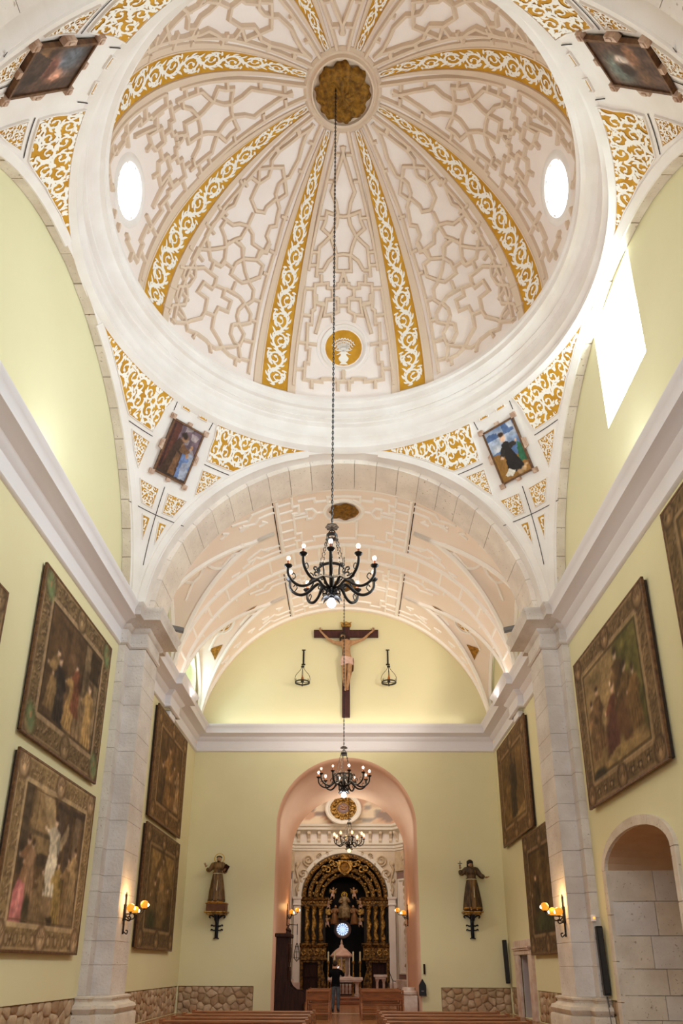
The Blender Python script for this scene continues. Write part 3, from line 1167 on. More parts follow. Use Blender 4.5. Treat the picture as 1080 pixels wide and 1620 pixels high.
# strapwork panels
# lines in degrees from the panel's axis and degrees of height
PA = [[(-13.8,3.8),(-14.1,15.9),(-13.7,28.2),(-13.7,37.2),(-13.8,44.0)],[(-13.5,28.8),(-10.8,28.5)],[(-13.9,22.3),(-11.8,22.0)],[(-14.2,15.5),(-10.6,14.7)],[(-13.4,8.5),(-10.8,8.0)],[(-13.5,37.2),(-11.7,37.1)],[(-10.6,7.5),(-9.4,11.6),(-10.2,14.5),(-10.4,16.6),(-8.0,18.6),(-11.6,21.1),(-11.3,23.7),(-8.8,25.6),(-10.7,28.0),(-10.1,31.1),(-7.3,32.6),(-10.9,35.5),(-10.8,39.0),(-7.6,39.5),(-7.6,42.0),(-10.5,42.8),(-10.6,45.6)],[(-7.6,39.5),(-2.5,37.5),(-0.5,34.9),(-0.3,31.4),(-5.2,31.2),(-7.3,32.6)],[(2.0,40.7),(-1.1,40.1),(-2.3,37.4),(-4.9,34.6),(-7.3,32.6)],[(-2.9,30.2),(-2.8,27.1),(-6.0,26.9),(-8.2,25.8),(-6.8,23.1),(-6.8,20.8),(-7.9,19.0)],[(-7.9,19.0),(-5.9,17.5),(-6.0,14.3),(-7.7,12.3),(-9.4,12.0),(-4.5,8.7),(-1.8,6.6),(0.3,6.5),(-0.5,4.0)],[(-10.7,7.1),(-6.8,7.1),(-4.1,8.1),(-2.5,10.1),(0.5,12.3),(0.8,16.7)],[(0.8,16.7),(0.2,19.9),(-3.3,20.6),(-3.4,24.2),(-0.2,23.9),(0.0,26.3),(3.8,25.3),(4.3,23.7),(7.7,23.5),(8.5,19.7),(4.7,20.0),(4.2,15.7),(0.8,16.7)],[(-6.0,26.9),(-0.8,26.6),(0.0,26.3)],[(3.8,25.3),(4.2,27.6),(9.5,27.2),(12.2,25.0),(15.4,22.4),(15.3,19.8),(12.8,18.0),(15.4,15.7),(15.2,12.4),(13.6,10.7),(15.5,8.8),(16.1,5.2)],[(12.2,25.0),(11.3,22.4),(11.9,19.4),(12.8,18.0)],[(12.2,25.0),(14.4,26.3),(14.4,29.9),(10.9,32.3),(5.9,36.5),(5.3,38.8)],[(-0.3,31.4),(-0.1,33.2),(3.3,33.1),(4.3,31.2),(7.1,30.5),(6.8,27.6)],[(5.5,37.1),(4.0,33.8),(4.4,31.3),(8.7,30.7),(10.7,32.4),(12.1,34.2)],[(12.8,18.0),(11.6,15.6),(11.5,12.7),(13.6,10.7),(11.3,9.5),(9.5,7.7),(13.1,4.9),(14.9,4.2)],[(4.2,15.7),(4.8,13.2),(8.4,9.4),(9.5,7.7),(8.6,5.8),(5.2,7.2),(1.7,7.2),(0.3,6.5)],[(-9.1,4.5),(-9.2,7.2)],[(6.2,4.7),(5.6,6.9)],[(15.8,28.2),(17.5,28.1)],[(15.5,22.1),(17.5,20.9)],[(15.5,14.6),(18.4,13.4)],[(15.6,7.4),(18.5,6.1)],[(-14.2,43.4),(-13.1,53.3),(-12.8,64.5),(-11.7,73.8),(-8.9,79.8)],[(-12.2,74.6),(-6.5,74.1)],[(-13.6,67.0),(-9.7,66.5)],[(-14.6,54.0),(-11.1,53.7)],[(-14.1,43.7),(-11.2,43.8)],[(-9.5,42.8),(-10.0,45.8),(-8.1,46.8),(-8.0,49.6),(-10.4,50.7),(-8.6,55.3),(-5.8,56.6),(-9.0,59.5),(-3.9,62.5),(-6.1,63.8),(-6.0,69.0),(0.2,74.8),(0.9,78.4)],[(-3.9,62.5),(-2.5,60.3),(-3.6,57.8),(-5.8,56.6)],[(-3.9,62.5),(1.0,64.5),(6.7,62.3),(11.8,59.4),(7.4,56.8),(6.0,52.2),(1.2,50.7),(-2.6,51.9),(-2.4,53.4),(-4.8,56.8)],[(6.7,62.3),(9.1,63.6),(9.6,66.7),(5.6,73.4),(0.2,77.8)],[(6.7,62.3),(4.8,60.0),(7.0,56.9),(12.3,56.2),(13.7,52.9),(12.1,50.2),(11.1,47.3),(12.7,45.0),(13.1,42.3),(7.1,43.1),(4.8,44.8),(1.3,45.9),(1.7,49.8)],[(1.3,45.9),(1.7,42.0),(3.8,40.1),(5.8,37.3)],[(1.3,45.9),(-2.1,45.0),(-3.7,42.8),(-9.0,42.7),(-7.5,39.5)],[(10.5,42.5),(10.6,40.0),(7.7,38.9),(5.0,36.3)],[(13.1,42.3),(14.2,38.3),(14.0,34.7),(10.8,32.3)],[(3.8,40.1),(-0.3,40.1),(-2.4,37.4)],[(5.2,73.5),(10.3,74.1)],[(9.7,66.2),(13.9,66.5)],[(13.5,53.0),(16.0,53.1)],[(14.8,43.5),(16.6,43.4)],[(14.4,37.2),(16.7,37.1)],[(13.8,3.8),(14.1,15.9),(13.7,28.2),(13.7,37.2),(13.8,44.0)],[(13.5,28.8),(10.8,28.5)],[(13.9,22.3),(11.8,22.0)],[(14.2,15.5),(10.6,14.7)],[(13.4,8.5),(10.8,8.0)],[(13.5,37.2),(11.7,37.1)],[(14.2,43.4),(13.1,53.3),(12.8,64.5),(11.7,73.8),(8.9,79.8)],[(12.2,74.6),(6.5,74.1)],[(13.6,67.0),(9.7,66.5)],[(14.6,54.0),(11.1,53.7)],[(14.1,43.7),(11.2,43.8)]]
PB = [[(-0.1,8.2),(2.8,8.1),(2.9,9.1),(7.1,8.7),(7.1,7.7),(13.0,7.7),(12.9,13.8),(11.8,13.8),(11.7,18.7),(12.7,18.6),(13.1,26.8),(11.7,26.9),(11.9,31.0),(11.0,31.6),(11.6,35.7),(11.8,38.9),(6.5,39.7),(6.4,38.4),(4.3,38.3)],[(16.4,4.5),(16.1,20.0),(15.6,29.2),(15.6,37.0)],[(12.7,11.5),(15.9,11.0)],[(9.3,20.6),(16.1,20.4)],[(12.0,29.4),(15.6,29.2)],[(11.8,37.6),(15.7,37.2)],[(1.8,8.2),(1.8,4.5)],[(10.4,7.7),(10.3,4.6)],[(-0.1,12.2),(-0.1,8.2)],[(3.8,28.1),(4.3,30.5),(2.0,31.6),(2.1,35.2),(6.6,35.0),(7.2,30.0),(4.3,30.5)],[(7.9,32.7),(10.0,24.0)],[(0.0,33.4),(2.0,33.3)],[(7.2,33.0),(11.3,33.5)],[(0.1,39.8),(2.2,39.7),(2.2,38.8),(4.3,38.3),(4.1,35.7),(2.1,35.6)],[(7.3,33.7),(10.5,33.6),(10.8,35.7),(11.6,35.7)],[(9.2,39.6),(9.5,42.0)],[(1.4,39.8),(0.7,41.8)],[(0.0,48.1),(3.5,47.8),(6.8,46.0),(8.8,43.2)],[(0.1,43.4),(3.3,43.4),(3.3,47.6),(4.1,49.6),(6.6,52.8),(11.3,54.5),(10.1,56.6),(9.8,59.1),(3.4,58.4),(0.0,58.2)],[(11.5,41.0),(11.6,42.9),(11.8,49.4),(6.6,52.9),(3.8,56.1),(3.1,58.6),(4.8,61.8),(8.1,64.4),(4.5,69.9),(-1.7,76.2)],[(8.8,43.2),(11.6,42.9)],[(11.8,44.4),(15.5,43.9)],[(12.0,48.0),(15.5,47.7)],[(9.7,57.5),(15.0,57.0)],[(8.1,67.1),(13.7,66.8)],[(3.2,74.0),(10.9,73.8)],[(15.2,42.4),(14.9,51.3),(13.9,60.7),(12.3,69.0),(9.4,77.1),(8.4,80.0)],[(0.1,43.4),(0.5,41.5)]]
for k in range(8):
    azc = rad(45 * k)
    mb = MB()
    flip = -1 if k in (3, 7) else 1
    fn = lambda s, t: dome(azc - rad(s) * flip, rad(t))
    for pl in (PA if k % 2 else PB):
        for sgn in ((1,) if k % 2 else (-1, 1)):
            pts = [(sgn * a, t) for a, t in pl]
            runs = [pts]
            if k in (0, 4):     # keep clear of the oculus
                runs, cur = [], []
                for p_, q_ in zip(pts[:-1], pts[1:]):
                    m_ = max(1, int(math.hypot(p_[0] - q_[0], p_[1] - q_[1]) / 1.2))
                    for i_ in range(m_ + 1):
                        r_ = (p_[0] + (q_[0] - p_[0]) * i_ / m_, p_[1] + (q_[1] - p_[1]) * i_ / m_)
                        if (fn(*r_)[0] - dome(azc, OC_EL)[0]).length < .86:
                            if len(cur) > 1:
                                runs.append(cur)
                            cur = []
                        elif not cur or cur[-1] != r_:
                            cur.append(r_)
                if len(cur) > 1:
                    runs.append(cur)
            for run in runs:
                mb.ridge(run, fn, w=.12, h=.085, step=.4, taper=.5)
    # thin inner beading line beside the bands
    mb.build('strapwork', M['ridge'], shell)
# crown medallion
cm = MB().lathe([(1.05, .0), (1.02, .12), (.95, .17), (.90, .12), (.86, .12), (.82, .20), (.78, .20), (.76, .12), (0, .12)], (0, CY, DZ + DB), 48, T=Matrix.Scale(-1, 4, (0, 0, 1)))
cm.build('crown_ring', M['ridge'], shell, smooth=True)
cm = MB()
prf = []
zc = DZ + DB - .16
for i in range(64):
    a = 2 * PI * i / 64
    prf.append(.70 + .035 * cos(8 * a))
vs = [(0, CY, zc - .16)]
for j, (f, h) in enumerate(((.25, -.2), (.5, -.1), (.75, -.16), (.92, -.1), (1, 0))):
    for i in range(64):
        a = 2 * PI * i / 64
        r = prf[i] * f * (1 + .05 * cos(16 * a + j))
        vs.append((r * cos(a), CY + r * sin(a), zc + h + .05 * sin(8 * a + j * 2)))
fs = [(0, 1 + (i + 1) % 64, 1 + i) for i in range(64)]
for j in range(4):
    fs += [(1 + j * 64 + i, 1 + j * 64 + (i + 1) % 64, 1 + j * 64 + 64 + (i + 1) % 64, 1 + j * 64 + 64 + i) for i in range(64)]
cm.add(vs, fs)
cm.build('gilt_rosette', M['giltdark'], shell, smooth='all')

# ---- vault of the far bay
VR, VZ = 6.15, 10.3
LUN = ((22.2, 1.7), (26.9, 2.0))
XA = 2.4
ZA = VZ + math.sqrt(VR * VR - XA * XA)


def vz(x, y):
    zb = VZ + math.sqrt(max(0.0, VR * VR - x * x))
    for ym, hw in LUN:
        if abs(x) > XA:
            s = (abs(x) - XA) / (VR - XA)
            w = s * hw
            dy = abs(y - ym)
            if dy < w:
                zcr = ZA + s * (14.0 - ZA)
                zbs = ZA + s * (11.0 - ZA)
                zb = max(zb, zbs + (zcr - zbs) * math.sqrt(1 - (dy / w) ** 2))
    return zb


def vault(x, y, off=0.0):
    p = Vector((x, y, vz(x, y)))
    e = .02
    xa, xb = max(-VR, x - e), min(VR, x + e)
    gx = (vz(xb, y) - vz(xa, y)) / (xb - xa)
    gy = (vz(x, y + e) - vz(x, y - e)) / (2 * e)
    n = Vector((gx, gy, -1.0)).normalized()
    return p + n * off, n


vlt = MB().grid(lambda u, v: (VR * math.sin((2 * u - 1) * PI / 2), 20.05 + (YE + .02 - 20.05) * v, vz(VR * math.sin((2 * u - 1) * PI / 2), 20.05 + (YE + .02 - 20.05) * v)), 180, 150)
vlt = vlt.build('ceiling', M['vault'], smooth=True)
struct(vlt, 'peach barrel vault with white strapwork beyond the stone arch', 'ceiling')


def bx(t):
    return VR * math.sin(t * PI / 2)


# transverse ribs
mb = MB()
for y in (20.3, 23.75, 24.85, 28.95):
    mb.ridge([(bx(-.97 + 1.94 * i / 60), y) for i in range(61)], lambda a, b: (Vector((a, b, VZ + math.sqrt(VR * VR - a * a))), Vector((-a, 0, -math.sqrt(VR * VR - a * a))).normalized()), w=.16, h=.09)
mb.build('transverse_rib', M['vridge'], vlt)
mb = MB()
for i in range(-9, 10):
    t = i * .1
    mb.ridge([(bx(t), 23.8), (bx(t), 24.8)], vault, w=.1, h=.05)
    mb.ridge([(bx(t + .03), 24.85), (bx(t + .03), 25.2)], vault, w=.09, h=.05)
mb.build('strapwork', M['vridge'], vlt)
# groins and lunette arcs
for ym, hw in LUN:
    for sx in (-1, 1):
        mb = MB()
        for sd in (-1, 1):
            line = []
            for i in range(26):
                s = .02 + .96 * i / 25
                x = XA + s * (VR - XA)
                zb = VZ + math.sqrt(max(0, VR * VR - x * x))
                lo_, hi_ = 0.0, s * hw
                zcr, zbs = ZA + s * (14.0 - ZA), ZA + s * (11.0 - ZA)
                for _ in range(30):
                    m_ = (lo_ + hi_) / 2
                    if zbs + (zcr - zbs) * math.sqrt(max(0, 1 - (m_ / (s * hw)) ** 2)) > zb:
                        lo_ = m_
                    else:
                        hi_ = m_
                line.append((sx * x, ym + sd * lo_, zb))

            def gfn(i, _):
                k = int(round(i))
                p = Vector(line[k])
                return p, Vector((-p.x * .8, (ym - p.y) * .5, -(p.z - VZ) * .8)).normalized()
            mb.ridge([(i, 0) for i in range(26)], gfn, w=.2, h=.09)
        # arc on the wall
        al = [(ym + hw * cos(PI * i / 24), 11.0 + 3.0 * sin(PI * i / 24)) for i in range(25)]
        mb.ridge(al, lambda a, b: (Vector((sx * 6.1, a, b)), Vector((-sx, 0, 0))), w=.22, h=.1)
        mb.build('groin_rib', M['vridge'], vlt)
        sp = MB()
        sgn = 1 if ym < 24 else 1
        for (a, b, rx, ry) in (((4.3, 0.0, .45, .42), (5.3, .0, .38, .5)) if ym < 24 else ((4.9, 0.0, .40, .47),)):
            pts = arc(0, 0, 1, 0, 360, 24)[:-1]
            sp.ridge([(sx * (a + rx * c_), ym + b + ry * s_) for c_, s_ in pts], vault, w=.11, h=.05, closed=True)
        for s in ((-1, 1) if ym < 24 else (1,)):
            sp.ridge([(sx * 3.5, ym + s * .25), (sx * 3.9, ym + s * .1), (sx * 4.3, ym + s * .42)], vault, w=.1, h=.05, step=.2)
            sp.ridge([(sx * 4.75, ym), (sx * 5.0, ym + s * .35), (sx * 5.3, ym + s * .5), (sx * 5.6, ym + s * .9)], vault, w=.1, h=.05, step=.2)
            # ticks between the groin and the transverse ribs on the barrel
            for xx, dy in ((2.9, .75), (3.5, 1.0), (4.1, 1.25), (4.7, 1.45), (5.2, 1.6)):
                sp.ridge([(sx * xx, ym + s * dy), (sx * (xx - .25), ym + s * (dy + .05)), (sx * (xx - .1), ym + s * (dy + .22))], vault, w=.09, h=.05, step=.2)
        sp.build('strapwork', M['vridge'], vlt)
# middle fields
for (ya, yb, yc) in ((20.45, 23.6, 21.6), (25.15, 28.8, 26.85)):
    mb = MB()
    for s in (-1, 1):
        mb.ridge([(s * 2.25, ya), (s * 2.25, yb)], vault, w=.14, h=.07, step=.5)
        h = (yb - ya) / 2
        ym2 = (ya + yb) / 2
        mb.ridge([(s * 1.75, ya), (s * 1.75, ya + .55), (s * 1.55, ya + .55), (s * 1.55, ya + .95), (s * 1.75, ya + .95), (s * 1.75, yb - .95), (s * 1.55, yb - .95), (s * 1.55, yb - .5), (s * 1.75, yb - .5), (s * 1.75, yb)], vault, w=.1, h=.055, step=.5)
        for t in (ya + .3, ya + .75, ym2 - .3, ym2 + .3, yb - .75, yb - .3):
            mb.ridge([(s * 1.75, t), (s * 2.25, t)], vault, w=.09, h=.05)
        mb.ridge([(0, ya + .3), (s * .55, ya + .3), (s * .55, ya + .5), (s * 1.0, ya + .5), (s * 1.0, ya + .3), (s * 1.55, ya + .3)], vault, w=.1, h=.055, step=.5)
        mb.ridge([(0, yb - .3), (s * .45, yb - .3), (s * .45, yb - .55), (s * 1.1, yb - .55), (s * 1.1, yb - .3), (s * 1.55, yb - .3)], vault, w=.1, h=.055, step=.5)
        mb.ridge([(s * .72, yc), (s * .95, yc), (s * 1.1, yc + .28), (s * 1.3, yc + .28), (s * 1.3, yc + .1), (s * 1.75, yc + .1)], vault, w=.1, h=.055, step=.5)
        mb.ridge([(s * .95, yc), (s * 1.1, yc - .28), (s * 1.3, yc - .28), (s * 1.3, yc - .1), (s * 1.75, yc - .1)], vault, w=.1, h=.055, step=.5)
        mb.ridge([(s * .55, ya + .5), (s * .55, yc - .55), (s * .3, yc - .62)], vault, w=.1, h=.055, step=.5)
        mb.ridge([(s * .45, yb - .55), (s * .45, yc + .6), (s * .3, yc + .62)], vault, w=.1, h=.055, step=.5)
        # side fields towards the lunettes
        for t, l in ((ya + .2, .7), (ya + .55, .5), (yb - .55, .5), (yb - .2, .7)):
            mb.ridge([(s * 2.35, t), (s * (2.35 + l), t), (s * (2.5 + l), t + .2 * (1 if t < ym2 else -1)), (s * (3.0 + l), t)], vault, w=.09, h=.05, step=.4)
        jm = MB().ridge([(s * 2.36, ya), (s * 2.36, yb)], vault, w=.035, h=.01, step=.5, lift=.01).build('open_joint', M['seam'], vlt)
    mb.ridge([(.66 * c_, yc + .62 * s_) for c_, s_ in arc(0, 0, 1, 0, 360, 32)[:-1]], vault, w=.14, h=.07, closed=True)
    mb.build('strapwork', M['vridge'], vlt)
    g = MB()
    vs = [vault(0, yc, .16)[0]]
    for r, h in ((.25, .12), (.4, .1), (.5, .05)):
        for i in range(32):
            a = 2 * PI * i / 32
            rr = r * (1 + .06 * cos(8 * a))
            vs.append(vault(rr * cos(a), yc + rr * sin(a) * .95, h + .03 * cos(6 * a + r * 9))[0])
    fs = [(0, 1 + (i + 1) % 32, 1 + i) for i in range(32)]
    for j in range(2):
        fs += [(1 + j * 32 + i, 1 + j * 32 + (i + 1) % 32, 33 + j * 32 + (i + 1) % 32, 33 + j * 32 + i) for i in range(32)]
    g.add(vs, fs).build('gilt_rosette', M['giltdark'], vlt, smooth='all')
# gold insets on the far lunettes
M['gilt_inset'] = mat('gilt_inset', (188, 130, 40), .6, (120, 80, 20), 9.0, bump=.5)
for sx in (-1, 1):
    for tri in ([(3.55, 26.5), (4.2, 26.35), (4.05, 26.85)], [(5.05, 27.75), (5.6, 27.75), (5.4, 28.1)]):
        g = MB()
        P = [(sx * a, b) for a, b in tri]
        vs = []
        fs = []
        N_ = 6
        idx = {}
        for i in range(N_ + 1):
            for j in range(N_ + 1 - i):
                l1, l2 = i / N_, j / N_
                l0 = 1 - l1 - l2
                idx[(i, j)] = len(vs)
                vs.append(vault(sum(l * p[0] for l, p in zip((l0, l1, l2), P)), sum(l * p[1] for l, p in zip((l0, l1, l2), P)), .03)[0])
        for i in range(N_):
            for j in range(N_ - i):
                fs.append((idx[(i, j)], idx[(i + 1, j)], idx[(i, j + 1)]))
                if i + j < N_ - 1:
                    fs.append((idx[(i + 1, j)], idx[(i + 1, j + 1)], idx[(i, j + 1)]))
        g.add(vs, fs).build('gilt_inset', M['gilt_inset'], vlt)
    g = MB()
    ov = [(sx * (4.9 + .3 * c_), 26.9 + .36 * s_) for c_, s_ in arc(0, 0, 1, 0, 360, 20)[:-1]]
    vs = [vault(sx * 4.9, 26.9, .03)[0]] + [vault(a, b, .03)[0] for a, b in ov]
    g.add(vs, [(0, 1 + i, 1 + (i + 1) % 20) for i in range(20)])
    g = g.build('gilt_oval', M['gold'], vlt)
    q = []
    for i in range(-1, 2):
        spiral2(q, sx * (4.9 + .12 * i), 26.9 + .12 * i, .1, i, 1, w=.035, lobes=5, lobe=.07)
        spiral2(q, sx * (4.9 - .12 * i), 26.9 + .14 * i, .1, i + 2, -1, w=.035, lobes=5, lobe=.07)
    sm = MB()
    lay(sm, q, lambda a, b: vault(a, b, .03), h=.015, keep=lambda a, b: math.hypot((abs(a) - 4.9) / .27, (b - 26.9) / .33) < 1)
    sm.build('foliage', M['scroll'], g)

# vault behind the viewer
o = MB().grid(lambda u, v: (6.2 * cos(PI * u), -6 + 11 * v, 10.6 + 6.2 * sin(PI * u)), 40, 1).build('ceiling', M['white'], smooth='all')
struct(o, 'plain white vault of the bay behind the viewer', 'ceiling')

# ---- windows of the side walls
w = MB().add([(6.85, 11.6, 13.4), (6.85, 13.9, 13.4), (6.85, 13.9, 16.3), (6.85, 11.6, 16.3)], [(0, 1, 2, 3)]).build('window_3', M['sky_glass'])
struct(w, 'large bright rectangular window high in the right lunette', 'window')
mb = MB()
for y in (12.35, 13.15):
    mb.box(6.80, 6.84, y - .015, y + .015, 13.4, 16.3)
for z in (14.1, 14.85, 15.6):
    mb.box(6.80, 6.84, 11.6, 13.9, z - .015, z + .015)
mb.build('glazing_bar', M['white'], w)
wl = arch_loop(26.3, 28.4, 12.6, 13.6, 11.25)
w = MB().sheet([wl], lambda a, b: (-6.8, a, b)).build('window_4', M['sky_glass_dim'])
struct(w, 'small arched window in the far left lunette', 'window')
mb = MB()
for y in (27.0, 27.7):
    mb.box(-6.79, -6.75, y - .015, y + .015, 11.25, 13.5)
mb.build('glazing_bar', M['white'], w)

# ---- niche on the right wall
nc = MB()
inn = arch_loop(13.8, 17.5, 3.75, 4.42, 0.0)
nc.add([(6.9, 13.8, 0), (6.9, 17.5, 0), (8.6, 17.3, 0), (8.6, 14.1, 0)], [(0, 1, 2, 3)])
arcp = inn[2:]
back = [(14.1, 0.0), (17.3, 0.0)] + arc(15.7, 3.65, 1.6, 0, 180, 14, .6)
for i in range(len(arcp) - 1):
    a, b = arcp[i], arcp[i + 1]
    c_, d_ = back[2 + i], back[3 + i]
    nc.add([(6.2, a[0], a[1]), (6.2, b[0], b[1]), (8.6, d_[0], d_[1]), (8.6, c_[0], c_[1])], [(0, 1, 2, 3)])
soff = nc.build('trim_13', M['soffit'], smooth='all')
struct(soff, 'brown plastered soffit of the deep arched niche on the right', 'arch')
sm = MB().sheet([back], lambda a, b: (8.6, a, b)).build('back_panel', M['stone2'], soff)
rng = random.Random(21)
lev = [0, .55, 1.05, 1.6, 2.3, 3.05, 3.75]
for yj, y2 in ((17.5, 17.3), (13.8, 14.1)):
    for a, b in zip(lev[:-1], lev[1:]):
        xs = [6.2, 6.2 + rng.uniform(.7, 1.0), 8.6]
        sgn = 1 if yj > 15 else -1
        for x0, x1 in zip(xs[:-1], xs[1:]):
            g = .007
            f0 = yj + (y2 - yj) * (x0 - 6.2) / 2.4
            f1 = yj + (y2 - yj) * (x1 - 6.2) / 2.4
            v = []
            for z in (a + g, b - g):
                v += [(x0 + g, f0 - sgn * .02, z), (x1 - g, f1 - sgn * .02, z), (x1 - g, f1 + sgn * .2, z), (x0 + g, f0 + sgn * .2, z)]
            MB().add(v, [(0, 1, 2, 3), (7, 6, 5, 4), (0, 4, 5, 1), (1, 5, 6, 2), (2, 6, 7, 3), (3, 7, 4, 0)]).build('stone_block', M[rng.choice(['stone', 'stone2', 'stone2'])], soff)
        MB().add([(6.3, yj + sgn * .02, a), (8.6, y2 + sgn * .02, a), (8.6, y2 + sgn * .02, b), (6.3, yj + sgn * .02, b)], [(0, 1, 2, 3)]).build('joint_bed', M['mortar'], soff)
# surround stones
lev2 = [0, .9, 1.75, 2.75, 3.75]
for y0, y1 in ((13.62, 13.82), (17.48, 17.70)):
    for a, b in zip(lev2[:-1], lev2[1:]):
        MB().cbox(6.12, 6.26, y0, y1, a + .005, b - .005, .012).build('stone_block', M['stone2'], soff)
N_ = 9
for i in range(N_):
    v = []
    for q in range(4):
        t = PI * (i + (q / 3) * .985) / N_
        for rx, rz in ((1.85, .67), (2.04, .88)):
            for x in (6.12, 6.26):
                v.append((x, 15.66 + rx * cos(t), 3.75 + rz * sin(t)))
    fs = [(0, 1, 3, 2), (12, 14, 15, 13)]
    for q in range(3):
        o_ = q * 4
        fs += [(o_, o_ + 4, o_ + 5, o_ + 1), (o_ + 2, o_ + 3, o_ + 7, o_ + 6), (o_, o_ + 2, o_ + 6, o_ + 4), (o_ + 1, o_ + 5, o_ + 7, o_ + 3)]
    MB().add(v, fs).build('voussoir', M['stone2'], soff)

# ---- doorway on the right wall of the far bay
M['lavender'] = mat('lavender_grey_plaster', (188, 176, 178), .9)
dr = MB()
dr.cbox(6.10, 6.24, 27.35, 27.95, 0, 2.02, .01).cbox(6.10, 6.24, 25.35, 25.9, 0, 2.02, .01).cbox(6.08, 6.24, 25.3, 28.0, 2.02, 2.16, .01)
dr.cbox(6.03, 6.24, 25.5, 27.8, 2.16, 2.22, .01).cbox(6.0, 6.24, 25.4, 27.9, 2.22, 2.28, .01).cbox(6.1, 6.24, 25.3, 28.0, 2.28, 2.5, .01)
dr = dr.build('door_1', M['marble'])
struct(dr, 'pale stone door surround on the right wall of the far bay', 'doorway')
MB().box(6.24, 6.86, 27.31, 27.345, 0.01, 2.0).box(6.24, 6.86, 25.905, 25.94, 0.01, 2.0).build('door_reveal', M['lavender'], dr)
MB().box(6.88, 6.95, 25.7, 27.5, 0, 2.2).build('door_leaf', M['wood_dark'], dr)
mb = MB()
mb.box(6.9, 6.96, 25.7, 27.6, 0, 2.1)
for z in (.35, 1.25):
    mb.cbox(6.85, 6.9, 26.05, 26.55, z, z + .7, .015).cbox(6.85, 6.9, 26.7, 27.2, z, z + .7, .015)
mb.build('door_panel', M['wood_dark'], dr)
